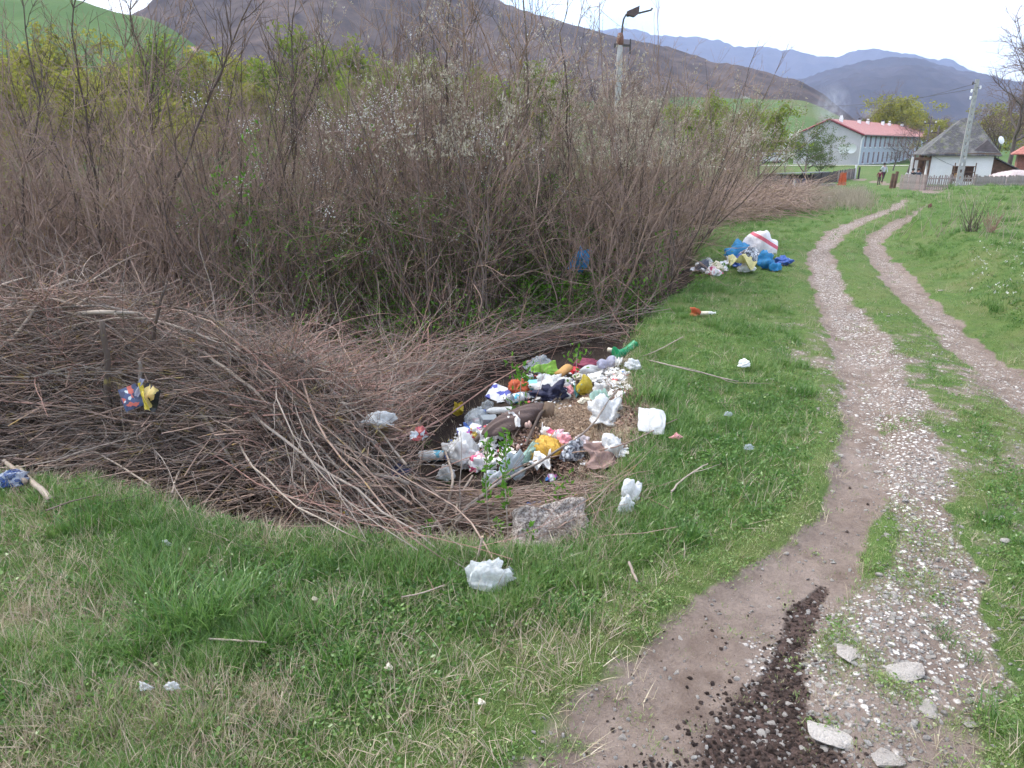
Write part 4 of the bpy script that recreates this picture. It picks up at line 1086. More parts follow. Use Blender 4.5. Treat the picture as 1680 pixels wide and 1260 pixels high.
    # standing dark dead stems in the mound
    def post(label, pts, r0, r1, y, mat, seed=0, name='dead_stem'):
        h0 = hit1(pts[0][0], pts[0][1], pile); y = h0.y + .03; Q = at_y([p[0] for p in pts], [p[1] for p in pts], y); base = Q[0].copy(); Q = Q - base; Q[0] = (0, .05, -.12)
        n = 12; t = np.linspace(0, len(Q) - 1, n); P = np.stack([np.interp(t, range(len(Q)), Q[:, i]) for i in range(3)], -1)
        P[1:] += np.random.RandomState(seed).normal(0, r0 * .2, (n - 1, 3))
        o = link(name, mesh_np(name, *tubes([(P, np.linspace(r0, r1, n))], 8, True)), mat, None, tuple(base)); tag(o, label, 'stem')
    post('dark thick dead stem standing in the mound beside the magazine', [(174, 735), (178, 680), (176, 600), (168, 525)], .022, .015, 3.75, BK3, 1)
    post('mossy cut sapling standing through the torn magazine', [(225, 690), (230, 650), (231, 600), (229, 592)], .013, .010, 3.45, BK2, 2)
    post('tilted dark stem rising behind the magazine', [(240, 600), (252, 540), (272, 465)], .014, .007, 4.1, BK3, 3)
    post('cut dark stake with orange sawn top beside the hidden clear bag', [(592, 780), (594, 735), (594, 697)], .014, .012, 3.75, BK3, 4)
build_brush()
# ---------------------------------------------------------------- distant trees
def tree_parts(seed, h, w, trunk=.16, lean=0, limbs=9, subs=6, nleaf=0, lsize=.25, fork=.25, droop=0, twigs=4, up=.05, stems=1, shell=.6):
    rng = np.random.RandomState(seed); T, B, tips = [], [], []
    for sidx in range(stems):
        a = rng.uniform(0, 6.28); off = .12 * w * (stems > 1)
        P, R = wander((off * cos(a), off * sin(a), -.1), (lean + (stems > 1) * .35 * cos(a), (stems > 1) * .35 * sin(a), 1), h * (.8 if nleaf else .9), 9, rng, .06, .03, trunk, trunk * .12)
        T.append((P, R))
        for j in range(limbs):
            t = fork + (1 - fork) * (j + rng.rand()) / limbs; k = min(int(t * 9), 8); q = P[k] + (P[k + 1] - P[k]) * (t * 9 - k)
            an = rng.uniform(0, 6.28); el = rng.uniform(.3, 1.0)
            L = w * .5 * (1.25 - .75 * abs(t - .45)) * rng.uniform(.75, 1.1)
            C, RC = wander(q, (cos(an), sin(an), el), L, 6, rng, .14, up, R[k] * .6, .012); T.append((C, RC)) if stems == 1 and j < 99 else B.append((C, RC))
            for u in range(subs):
                k2 = rng.randint(1, 6); d = C[k2 + 1] - C[k2]; d /= np.linalg.norm(d)
                D, RD = wander(C[k2], side_dir(d, rng.uniform(.4, 1.0), rng), L * rng.uniform(.3, .6), 5, rng, .17, up - droop, .022, .008); B.append((D, RD)); tips.append(D[2:])
                for v in range(twigs):
                    k3 = rng.randint(1, 5); d = D[k3 + 1] - D[k3]; d /= np.linalg.norm(d)
                    E, RE = wander(D[k3], side_dir(d, rng.uniform(.4, 1.0), rng), L * rng.uniform(.12, .3), 3, rng, .2, up - droop * 1.5, .011, .006); B.append((E, RE)); tips.append(E[1:])
    out = {'trunk': tubes(T, 6), 'branches': tubes(B, 3)}
    if nleaf:
        tp = np.concatenate(tips); P = tp[rng.randint(0, len(tp), nleaf)] + rng.normal(0, w * .022, (nleaf, 3))
        out['crown'] = leaves(P, lsize, rng, None, 1.5)
    return out
def far_tree(name, label, cat, parts, mats, loc, group=None, rz=0, s=1):
    t = thing(name, label, cat, loc, rz, group); t.scale = (s, s, s)
    for (k, vf), m in zip(parts.items(), mats): link(k, mesh_np(k, *vf), m, t)
    return t
BGREY = bark('far_bark', (.12, .095, .085), (.20, .165, .15)); BBRN = bark('far_bark_brown', (.15, .10, .085), (.23, .17, .145))
WIL = leafy('willow_yellow', (.26, .27, .045), (.40, .38, .09)); WIL2 = leafy('willow_green', (.17, .25, .04), (.30, .34, .07))
GBUSH = leafy('bush_green', (.10, .15, .05), (.18, .21, .09)); BUD = leafy('bud_brown', (.20, .15, .12), (.30, .24, .19), .2)
def build_far_trees():
    def A(px, py, y): return at_y(px, py, y)
    def height(pxtop, pytop, y, ground_z): return A(pxtop, pytop, y)[2] - ground_z
    rng = np.random.RandomState(77)
    kinds = {'willow': (lambda sd: tree_parts(sd, 10, 9, .22, limbs=14, subs=7, nleaf=5200, lsize=.30, droop=.10, twigs=3), (BGREY, BGREY, WIL)),
             'willowg': (lambda sd: tree_parts(sd, 10, 8, .2, limbs=13, subs=7, nleaf=4600, lsize=.28, twigs=3), (BGREY, BGREY, WIL2)),
             'bare': (lambda sd: tree_parts(sd, 10, 7, .18, limbs=14, subs=8, twigs=6), (BGREY, BBRN)),
             'bud': (lambda sd: tree_parts(sd, 10, 8, .18, limbs=13, subs=7, nleaf=3200, lsize=.18, twigs=4), (BGREY, BBRN, BUD)),
             'blossom': (lambda sd: tree_parts(sd, 10, 10, .2, limbs=12, subs=6, nleaf=4500, lsize=.3, twigs=2), (BGREY, BGREY, BLOS)),
             'green': (lambda sd: tree_parts(sd, 10, 10, .2, limbs=12, subs=6, nleaf=4200, lsize=.26, twigs=3, fork=.12), (BGREY, BGREY, GBUSH))}
    proto = {}
    def put(kind, px, pytop, y, label, group=None, var=0, wide=1.0, gzv=None, name='tree', seedoff=0):
        g = A(px, 300, y); x = g[0]; z0 = gz(x, y) if gzv is None else gzv
        h = A(px, pytop, y)[2] - z0; s = max(.05, h / 10.0)
        key = (kind, var)
        if key not in proto:
            f, m = kinds[kind]; t = far_tree(name, label, 'tree', f(500 + var * 13 + len(kind)), m, (x, y, z0 - .1), group, rng.uniform(0, 6.28)); proto[key] = t
        else: t = copy_tree(proto[key], (x, y, z0 - .1), rng.uniform(0, 6.28), None, label)
        t.scale = (s * wide, s * wide, s)
        if group: t['group'] = group
        elif 'group' in t: del t['group']
        t.name = name
        return t
    VG, VB = 'yellow green willows in the valley behind the thicket', 'bare brown trees in the valley behind the thicket'
    L = [(30, 92, 75, 1.2), (95, 78, 70, 1.1), (150, 60, 78, 1.0), (215, 66, 80, 1.1), (60, 120, 60, 1.1), (180, 110, 62, 1.2), (330, 92, 90, 1.1), (385, 84, 84, 1.1), (-60, 70, 70, 1.3), (440, 110, 95, 1.1),
         (250, 165, 60, 1.3), (300, 190, 55, 1.3)]
    for i, (px, py, y, w) in enumerate(L): put('willow' if i % 3 else 'willowg', px, py, y, 'hazy yellow green willow glimpsed through the bare left thicket', VG, i % 2, w)
    L = [(520, 72, 60, 1.0), (575, 60, 58, 1.0), (622, 75, 62, 1.0), (680, 92, 66, 1.1), (600, 110, 50, 1.1), (740, 105, 70, 1.1), (820, 110, 75, 1.2), (900, 120, 80, 1.2)]
    for i, (px, py, y, w) in enumerate(L): put('willowg', px, py, y, 'bright yellow green willow rising behind the middle of the thicket', 'bright willows behind the middle of the thicket', i % 2, w)
    for i in range(46):
        px = rng.uniform(-150, 1150); y = rng.uniform(85, 230); py = 150 + .045 * px * .6 - rng.uniform(0, 45) - (60 if px < 500 else 20) * rng.rand()
        put('bare' if i % 2 else 'bud', px, max(py, 85), y, 'bare brown tree standing in the valley beyond the thicket', VB, i % 2, rng.uniform(1, 1.4))
    # right side, each one named
    put('willowg', 1150, 152, 48, 'yellow green willow just beyond the thicket end', None, 0, 1.0)
    put('willowg', 1198, 180, 55, 'small willow between the thicket end and the lone shrubs', None, 1, 1.2)
    put('willowg', 1243, 172, 60, 'round yellow green willow standing behind the lone bare shrubs', None, 0, 1.25)
    put('willow', 1420, 165, 165, 'yellow willow at the near end of the row behind the red roof', None, 0, .9)
    put('willow', 1462, 158, 170, 'largest yellow green willow behind the middle of the red roof', None, 1, 1.2)
    put('willow', 1500, 172, 175, 'willow at the far end of the row behind the red roof', None, 0, 1.1)
    put('bud', 1545, 190, 150, 'brownish budding tree behind the far end of the red roof', None, 0, 1.2)
    put('willow', 1527, 196, 140, 'low yellow green willow at the far end of the red roofed building', None, 1, 1.2)
    put('bare', 1405, 178, 160, 'bare grey tree beside the chimney smoke', None, 0, 1.2)
    put('bare', 1440, 146, 190, 'bare brown tree top showing over the willows', None, 1, 1.0)
    put('bud', 1352, 196, 150, 'bare bushy tree behind the near gable', None, 1, 1.2)
    put('green', 1318, 208, 72, 'round grey green bush tree in front of the gable wall', None, 0, 1.05)
    put('green', 1342, 222, 80, 'smaller green bush between the round one and the gable', None, 0, 1.0)
    put('blossom', 1286, 222, 90, 'white blossoming tree left of the round bush', None, 0, .9)
    put('bare', 1486, 200, 84, 'spreading bare fruit tree in front of the grey wall', None, 0, 1.55)
    put('bare', 1462, 226, 96, 'small bare tree beside the spreading fruit tree', None, 1, 1.4)
    put('bare', 1530, 205, 90, 'bare tree leaning over the cottage roof', None, 1, 1.3)
    put('bare', 1648, 42, 78, 'tall bare tree towering over the fence beside the pole', None, 0, 1.05)
    put('bare', 1682, 30, 84, 'tall bare tree cut by the frame edge behind the tiled roof', None, 1, 1.1)
    put('bud', 1622, 150, 88, 'brownish tree crowding behind the cottage roof', None, 0, 1.1)
    put('willow', 1600, 178, 130, 'yellow green tree showing behind the concrete pole', None, 0, 1.1)
    put('willow', 1650, 182, 125, 'yellow green tree behind the tall bare trunks', None, 1, 1.1)
    put('bud', 1672, 170, 100, 'brown bushy tree behind the tiled roof house', None, 1, 1.1)
    for px, py, lab in [(1208, 158, 'white blossoming tree alone at the top of the green meadow')]:
        put('blossom', px, py, 300, lab, None, 0, 1.0, A(px, 176, 300)[2])
    for i, (px, py, s) in enumerate([(1298, 181, 1), (1306, 181, 1), (1292, 198, 1.6), (1282, 186, 1), (1262, 188, 1.3)]):
        put('bare', px, py, 260, 'small dark bush dotted on the green meadow slope', 'bushes on the meadow slope', 0, 1.5 * s, A(px, py + 8, 260)[2])
build_far_trees()

# ---------------------------------------------------------------- buildings
def plaster(name, c, rough=.9, stain=.15):
    return simple(name, c, rough, stain, 1.2, .01, 12)
GREYW = plaster('grey_render', (.45, .435, .45), stain=.05); GREYW2 = plaster('grey_blue_render', (.42, .46, .54), stain=.05)
WHITEW = plaster('whitewash', (.74, .74, .74), stain=.07); REDROOF = simple('red_sheet_roof', (.34, .125, .108), .6, .12, 1.5)
DRED = simple('dark_red_trim', (.20, .028, .035), .5, .1); GLASS = simple('window_glass', (.30, .34, .40), .15, .1)
WHITEP = simple('white_paint', (.78, .78, .78), .4, .04); SMOKEM = None
WOODG = simple('weathered_wood', (.27, .23, .215), .9, .35, 3, .01, 40); WOODB = simple('brown_wood', (.13, .075, .05), .9, .35, 3); WOODP = simple('pinkish_boards', (.30, .235, .22), .9, .3, 3)
DARKW = simple('dark_boards', (.075, .062, .065), .9, .4, 3)
CONC = simple('pole_concrete', (.36, .35, .34), .9, .22, 4, .01, 30); METD = simple('dark_metal', (.05, .045, .045), .6, .2); RUST = simple('rusty_metal', (.16, .075, .055), .8, .35, 5)
def shingle():
    s = NT('mossy_shingles'); o = s.obj()
    n = s.noise(1.3, 6, .65, o); b = s.n('TexBrick', {'Vector': o, 'Scale': 3.2, 'Mortar Size': .03, 'Color1': (.065, .062, .068, 1), 'Color2': (.115, .108, .115, 1), 'Mortar': (.05, .05, .05, 1)}).outputs[0]
    c = s.mix(s.ramp(n, [(.48, 0.0), (.62, .75)]), b, (.20, .19, .18)); c = s.mix(s.ramp(s.noise(3, 5, .7, o), [(.54, 0.0), (.66, .75)]), c, (.13, .14, .055))
    return s.end(s.pr(color=c, rough=.95, normal=s.bump(s.noise(9, 4, .7, o), .05)))
SHING = shingle()
TILE = simple('red_tiles', (.36, .13, .10), .8, .4, 6); BRICKR = simple('red_brick', (.25, .10, .075), .9, .3, 8)

def build_grey_building():
    D = 125.0; c = at_y(1406, 276, D); s = D / 110.0
    f = at_y(1525, 276, 148 * s)
    ang = atan2(f[1] - c[1], f[0] - c[0]); L = math.hypot(f[0] - c[0], f[1] - c[1]); Wd = 9.4 * s; H = 4.75 * s; RH = 2.05 * s
    t = thing('apartment_block', 'long two storey grey building with red roof and red window frames', 'building', tuple(c), ang)
    # body: long side along +x, gable along +y
    V = [(0, 0, -1), (L, 0, -1), (L, Wd, -1), (0, Wd, -1), (0, 0, H), (L, 0, H), (L, Wd, H), (0, Wd, H), (0, Wd / 2, H + RH), (L, Wd / 2, H + RH)]
    me = bpy.data.meshes.new('wall'); me.from_pydata(V, [], [(0, 1, 5, 4), (1, 2, 6, 9, 5), (2, 3, 7, 6), (3, 0, 4, 8, 7)]); me.materials.append(GREYW2); me.materials.append(GREYW)
    me.polygons[3].material_index = 1; me.polygons[1].material_index = 1
    link('wall', me, None, t)
    e = .35; sl = RH / (Wd / 2)
    V = []
    for x in (-e, L + e):
        for (y, z) in [(-e * 1.4, H - sl * e * 1.4), (Wd / 2, H + RH), (Wd + e * 1.4, H - sl * e * 1.4)]:
            V += [(x, y, z + .03), (x, y, z + .16)]
    Fc = [(1, 3, 9, 7), (3, 5, 11, 9), (0, 6, 8, 2), (2, 8, 10, 4), (0, 1, 7, 6), (4, 10, 11, 5), (0, 2, 3, 1), (2, 4, 5, 3), (6, 7, 9, 8), (8, 9, 11, 10)]
    me = bpy.data.meshes.new('roof'); me.from_pydata(V, [], Fc); roof = link('roof', me, REDROOF, t)
    for y0, y1 in ((-e * 1.4, Wd / 2), (Wd + e * 1.4, Wd / 2)):
        a = np.array([[-e - .04, y0, H - sl * e * 1.4 + .04], [-e - .04, y1, H + RH + .04]]); link('verge_board', mesh_np('verge_board', *tubes([(a, np.array([.16, .16]))], 4)), DRED, t)
    link('gutter', mesh_np('gutter', *tubes([(np.array([[-e, -e * 1.5, H - .25], [L + e, -e * 1.5, H - .25]]), np.array([.10, .10]))], 6)), METD, t)
    link('downpipe', mesh_np('downpipe', *tubes([(np.array([[-.1, -e * 1.4, H - .3], [-.1, -.15, H - .9], [-.1, -.12, 0]]), np.array([.09] * 3))], 6)), WHITEP, t)
    fr = mesh_np('frame', *merge([boxvf(-.36, .36, -.05, .02, -.85, -.75), boxvf(-.36, .36, -.05, .02, .75, .85), boxvf(-.36, -.25, -.05, .02, -.75, .75), boxvf(.25, .36, -.05, .02, -.75, .75)]), smooth=False); fr.materials.append(DRED)
    pn = mesh_np('pane', *boxvf(-.25, .25, -.02, .01, -.75, .75), smooth=False); pn.materials.append(GLASS)
    sil = mesh_np('sill', *boxvf(-.5, .5, -.16, -.0, -1.06, -.95), smooth=False); sil.materials.append(WHITEP)
    n = int(L / 3.1)
    for row, z in ((0, 1.45 * s), (1, 3.75 * s)):
        for i in range(n):
            w = link('window', fr, None, t, (2.6 + i * 3.1, 0, z)); link('pane', pn, None, w); link('sill', sil, None, w)
    for i, cp in enumerate([1381, 1411, 1425, 1450, 1461, 1482]):
        bb = ray(cp, 195); bb = bb[0] / bb[1]; ddx, ddy = cos(ang), sin(ang); rx = c[0] - sin(ang) * Wd * .4; ry = c[1] + cos(ang) * Wd * .4; fx = (bb * ry - rx) / (ddx - bb * ddy) / L
        ch = box('chimney', WHITEP, roof, -.28, .28, -.25, .25, -.5, .36 if i % 3 else .5, (L * fx, Wd / 2 - 1.0, H + RH - .15)); box('chimney_cap', METD if i % 2 else WHITEP, ch, -.22, .22, -.16, .16, .5, .72 if i % 3 else .85)
        if 0: pass
    # dishes on the gable
    for px, dy in ((0, 1.0), (0, 2.4)):
        y = dy + .2
        P = []
        bm = bmesh.new(); bmesh.ops.create_uvsphere(bm, u_segments=18, v_segments=10, radius=.95); bmesh.ops.delete(bm, geom=[v for v in bm.verts if v.co.z < .38], context='VERTS')
        for v in bm.verts: v.co.z = (v.co.z - .95) * .6
        me = bpy.data.meshes.new('dish'); bm.to_mesh(me); bm.free(); me.polygons.foreach_set('use_smooth', [True] * len(me.polygons)); me.materials.append(WHITEP)
        d = link('satellite_dish', me, None, t, (-.35, y, 2.75 * s), (0, radians(80), radians(25)))
        d2 = None and link('dish_arm', mesh_np('dish_arm', *tubes([(np.array([[0, 0, 0], [0, 0, .55], [0, 0, .8]]), np.array([.04, .03, .05]))], 5)), METD, d, None, (radians(180), 0, 0))
    return t, c, ang, L, Wd, H, RH
BLD = build_grey_building()
def smoke():
    s = NT('chimney_smoke'); o = s.obj()
    n = s.ramp(s.noise(1.6, 5, .65, o, .8), [(.45, 0.0), (.7, 1.0)]); g = s.n('Mapping', {'Vector': o}); gl = s.n('TexGradient', {'Vector': o}, gradient_type='SPHERICAL').outputs[1]
    v = s.n('VolumePrincipled', {'Color': (.82, .88, 1.0), 'Density': s.math('MULTIPLY', s.math('MULTIPLY', n, gl), .55)})
    s.t.links.new(v.outputs[0], s.out.inputs['Volume'])
    for i, (px, py, y, r) in enumerate([(1380, 187, 127, (.9, .9, 1.5)), (1364, 172, 128, (3.4, 2.0, 4.0)), (1424, 185, 137, (1.6, 1.2, 1.1))]):
        bm = bmesh.new(); bmesh.ops.create_icosphere(bm, subdivisions=2, radius=1); me = bpy.data.meshes.new('smoke'); bm.to_mesh(me); bm.free()
        p = at_y(px, py, y); tag(link('smoke', me, s.m, None, tuple(p), (0, radians(-12), 0), r), kind='stuff')
smoke()

def build_cottage():
    D = 63.0
    a = at_y(1520, 305, D); b = at_y(1622, 303, D + 2.0); a[2] = b[2] = -1.35
    ang = radians(-21); bb = b[0] / b[1]; W_ = (bb * a[1] - a[0]) / (cos(ang) - bb * sin(ang)); H = 2.32; Dp = 5.2
    t = thing('cottage', 'small whitewashed cottage under a mossy grey hipped roof', 'house', tuple(a), ang)
    box('wall', WHITEW, t, 0, W_, 0, Dp, -.3, H)
    box('corner_post', WOODB, t, -.12, .02, -.03, .12, -.2, H); box('eave_board', WOODB, t, -.35, W_ + .35, -.40, -.34, H - .02, H + .14)
    e = .45; ap = (W_ * .58, Dp * .45, H + 2.95)
    V = [(-e - .35, -e, H + .05), (W_ + e, -e, H), (W_ + e, Dp + e, H), (-e - .35, Dp + e, H + .0), (ap[0] - .5, ap[1], ap[2]), (ap[0] + .4, ap[1], ap[2] - .05),
         (-e - .35, -e, H - .07), (W_ + e, -e, H - .12), (W_ + e, Dp + e, H - .12), (-e - .35, Dp + e, H - .12)]
    me = bpy.data.meshes.new('roof'); me.from_pydata(V, [], [(0, 1, 5, 4), (1, 2, 5), (2, 3, 4, 5), (3, 0, 4), (0, 6, 7, 1), (1, 7, 8, 2), (2, 8, 9, 3), (3, 9, 6, 0), (6, 9, 8, 7)])
    bm = bmesh.new(); bm.from_mesh(me); bmesh.ops.subdivide_edges(bm, edges=bm.edges[:], cuts=5, use_grid_fill=True)
    r = random.Random(4)
    for v in bm.verts: v.co.z += r.uniform(-.03, .03)
    bm.to_mesh(me); bm.free(); rf = link('roof', me, SHING, t)
    # small dark gablet on the far slope
    V = [(W_ * .66, -.15, H + .35), (W_ + .3, -.3, H + .15), (W_ * .85, .1, H + 1.15), (W_ * .85, 1.9, H + 1.25), (W_ + .3, 1.8, H + .2), (W_ * .66, 1.8, H + .3)]
    me = bpy.data.meshes.new('gablet'); me.from_pydata(V, [], [(0, 1, 2), (1, 4, 3, 2), (0, 2, 3, 5), (0, 5, 4, 1)]); link('gablet', me, DARKW, rf)
    # veranda on the near end
    box('veranda_wall', WOODB, t, -.7, -.4, 1.2, 1.35, -.2, H - .1); box('veranda_wall', WHITEW, t, -1.3, -.7, 1.2, 1.4, -.2, H - .2)
    for x in (-1.3, -.95, -.5): box('veranda_post', WOODB, t, x, x + .1, -.25, -.15, -.2, H)
    box('veranda_beam', WOODB, t, -1.3, -.13, -.28, -.12, H - .45, H - .2)
    box('back_room', WOODB, t, -.9, -.12, 1.5, 1.6, 0, H - .2)
    # lean-to at the far end
    V = [(W_, .6, 0), (W_ + 2.4, .6, 0), (W_ + 2.4, 3.5, 0), (W_, 3.5, 0), (W_, .6, H - .2), (W_ + 2.4, .6, .9), (W_ + 2.4, 3.5, .9), (W_, 3.5, H - .2)]
    me = bpy.data.meshes.new('lean_to'); me.from_pydata(V, [], [(0, 1, 5, 4), (1, 2, 6, 5), (2, 3, 7, 6), (4, 5, 6, 7)]); link('lean_to', me, WOODB, t)
    V = [(W_ - .1, .3, H - .12), (W_ + 2.7, .3, .80), (W_ + 2.7, 3.7, .80), (W_ - .1, 3.7, H - .12)]; V += [(x, y, z + .09) for x, y, z in V]
    me = bpy.data.meshes.new('lean_to_roof'); me.from_pydata(V, [], [(0, 3, 2, 1), (4, 5, 6, 7), (0, 1, 5, 4), (1, 2, 6, 5), (2, 3, 7, 6), (3, 0, 4, 7)]); link('lean_to_roof', me, SHING, t)
    x = np.linspace(.1, 2.9, 12); link('cable', mesh_np('cable', *tubes([(np.stack([x, np.full(12, -.05), H - .1 - 1.0 * np.sin((x - .1) / 2.8 * 1.5)], -1), np.full(12, .012))], 4)), METD, t)
    # wooden hutch before the wall
    h = thing('hutch', 'brown wooden hutch standing before the white cottage wall', 'hutch', (at_y(1561, 300, 59.6)[0], 59.6, -1.35), ang)
    for z in (.55, 1.0, 1.45): box('shelf', WOODB, h, 0, 1.5, 0, .7, z, z + .05)
    for x in (0, .72, 1.44): box('post', WOODB, h, x, x + .07, -.02, .05, 0, 1.75 if x != .72 else 1.5)
    box('back_board', WOODB, h, 0, 1.5, .7, .74, .3, 1.5); box('bundle', simple('straw_bundle', (.40, .22, .09), .9, .5, 9), h, .1, .68, .1, .55, .61, .95)
    return a, b, ang
CT = build_cottage()

def build_fences():
    rng = np.random.RandomState(91)
    A = at_y(1476, 305, 53.5); B = at_y(1517, 309, 51.5); C_ = at_y(1600, 305, 52.5); D_ = at_y(1690, 300, 55)
    t = thing('board_fence', 'solid grey pink board fence at the near corner of the cottage yard', 'fence', (A[0], A[1], gz(A[0], A[1])))
    def line(P, Q, t, name, step, w, h, mats, gap=0, zoff=0):
        L = math.hypot(Q[0] - P[0], Q[1] - P[1]); n = max(1, int(L / step)); ang = atan2(Q[1] - P[1], Q[0] - P[0]); o = t.location
        me = {}
        for i in range(n):
            f = (i + .5) / n; x = P[0] + (Q[0] - P[0]) * f; y = P[1] + (Q[1] - P[1]) * f; z = gz(x, y)
            hh = round(h + rng.uniform(-.06, .06), 2); k = (hh, w)
            if k not in me:
                v, fq = boxvf(-w / 2, w / 2, -.012, .012, -.05, hh); me[k] = mesh_np(name, v, fq, smooth=False); me[k].materials.append(mats[len(me) % len(mats)])
            b = link(name, me[k], None, t, (x - o.x, y - o.y, z - o.z), (0, rng.normal(0, .03), ang + rng.normal(0, .02)))
    def rail(P, Q, t, z, m):
        o = t.location; a = np.array([[P[0] - o.x, P[1] - o.y + .04, gz(P[0], P[1]) - o.z + z], [Q[0] - o.x, Q[1] - o.y + .04, gz(Q[0], Q[1]) - o.z + z]])
        link('rail', mesh_np('rail', *tubes([(a, np.array([.04, .04]))], 4)), m, t)
    line(A, B, t, 'board', .155, .148, 1.02, (WOODP, WOODG)); rail(A, B, t, .3, WOODG); rail(A, B, t, .8, WOODG)
    t2 = thing('picket_fence', 'weathered open picket fence in front of the white cottage wall', 'fence', (B[0], B[1], gz(B[0], B[1])))
    line(B, C_, t2, 'picket', .17, .075, .98, (WOODG, WOODP)); rail(B, C_, t2, .25, WOODG); rail(B, C_, t2, .78, WOODG)
    for f in (0, .5, 1.0):
        x = B[0] + (C_[0] - B[0]) * f; y = B[1] + (C_[1] - B[1]) * f; box('fence_post', WOODG, t2, -.06, .06, .05, .17, -.2, 1.05, (x - B[0], y - B[1], gz(x, y) - gz(B[0], B[1])))
    t3 = thing('slab_fence', 'closer set grey slat fence running on past the concrete pole', 'fence', (C_[0], C_[1], gz(C_[0], C_[1])))
    line(C_, D_, t3, 'slat', .125, .105, .92, (WOODG, WOODG)); rail(C_, D_, t3, .25, WOODG); rail(C_, D_, t3, .75, WOODG)
    # gate posts and pale cloth
    for i, (px, y, h, lab) in enumerate([(1462.5, 55, 1.05, 'dark brown gate post nearest the path'), (1468, 55.5, 1.2, 'dark brown gate post next to the board fence')]):
        p = at_y(px, 300, y); o = box('gate_post', WOODB, None, -.09, .09, -.09, .09, -.2, h, (p[0], y, gz(p[0], y)), (0, radians(3), 0), .02); tag(o, lab, 'post')
    # low yard: dark board fence, shed
    P = hit([1404, 1372, 1331], [292, 298, 302]); t4 = thing('yard_fence', 'dark low plank fence climbing toward the grey building', 'fence', tuple(P[0]))
    o = t4.location
    line(P[0], P[1], t4, 'board', .30, .27, .95, (DARKW, WOODG)); line(P[1], P[2], t4, 'board', .30, .27, .90, (DARKW, DARKW))
    s0 = at_y(1262, 306, 60); t5 = thing('low_shed', 'low flat roofed open shed with blue sheeting behind the dead brushwood', 'shed', (s0[0], 60, gz(s0[0], 60)), radians(4))
    Lx = 4.3; box('back_wall', DARKW, t5, 0, Lx, 1.4, 1.5, -.2, .85)
    for x in (0, .9, 1.8, 2.6, 3.3, 4.2): box('post', DARKW, t5, x, x + .09, 0, .09, -.2, 1.0)
    V = [(-.2, -.25, .92), (Lx + .4, -.25, 1.06), (Lx + .4, 1.7, 1.0), (-.2, 1.7, .86)]; V += [(x, y, z + .05) for x, y, z in V]
    me = bpy.data.meshes.new('roof'); me.from_pydata(V, [], [(0, 3, 2, 1), (4, 5, 6, 7), (0, 1, 5, 4), (1, 2, 6, 5), (2, 3, 7, 6), (3, 0, 4, 7)]); link('roof', me, simple('felt_roof', (.22, .22, .25), .8, .3), t5)
    box('side_wall', WOODG, t5, -.05, 1.5, .05, .12, -.2, .8); box('blue_sheet', simple('blue_sheet', (.05, .09, .25), .5, .3), t5, 2.0, 3.4, .9, 1.0, -.1, .55)
    b = box('trough', WOODG, None, 0, 4.0, 0, .3, 0, .22, (s0[0] + .9, 58.7, gz(s0[0], 58.7)), (0, 0, radians(3)), .02); tag(b, 'long pale wooden trough lying in front of the low shed', 'trough')
    for px, y, h, m, lab in [(1303, 58, .55, WHITEP, 'short white post before the shed trough'), (1273, 58.4, .5, WOODG, 'short grey post at the near end of the shed'), (1401, 74, 1.3, WHITEP, 'pale post at the top of the dark plank fence'), (1407, 73, 1.1, METD, 'dark post beside the pale one by the grey building')]:
        p = at_y(px, 300, y); tag(box('post', m, None, -.07, .07, -.07, .07, -.1, h, (p[0], y, gz(p[0], y)), None, .015), lab, 'post')
build_fences()

def cloth(name, label, cat, w, h, m, loc, rotz=0, seed=0, amp=.05, grp=None, n=14, thick=.006):
    """hanging sheet with vertical folds"""
    u, v = np.meshgrid(np.linspace(-.5, .5, n), np.linspace(0, 1, n), indexing='ij')
    X = u * w * (1 - .25 * v); Z = v * h * (1 + .04 * np.sin(u * 9 + seed)); Y = amp * np.sin(u * 15 + seed + v * 2) * (1.2 - v) + amp * fbm(u * 4 + seed, v * 4, seed)
    V = np.stack([X, Y, Z], -1).reshape(-1, 3); i = np.arange(n * n).reshape(n, n)
    Q = np.stack([i[:-1, :-1], i[1:, :-1], i[1:, 1:], i[:-1, 1:]], -1).reshape(-1, 4)
    V2 = V + [0, thick, 0]; o = link(name, mesh_np(name, np.concatenate([V, V2]), np.concatenate([Q, Q[:, ::-1] + n * n])), m, None, loc, (0, 0, rotz)); tag(o, label, cat, grp); return o
p = hit1(1381, 304); cloth('orange_cloth', 'orange red cloth hanging at the end of the dark plank fence', 'cloth', .75, 1.0, simple('orange_cloth', (.55, .10, .035), .8, .2), (p.x, p.y, p.z), .2, 3)
p = at_y(1473, 300, 54.5); cloth('white_cloth', 'white cloth draped over the start of the board fence', 'cloth', .55, 1.0, simple('white_cloth', (.75, .72, .68), .8, .1), (p[0], 53.3, gz(p[0], 53.3) + .1), .1, 4)

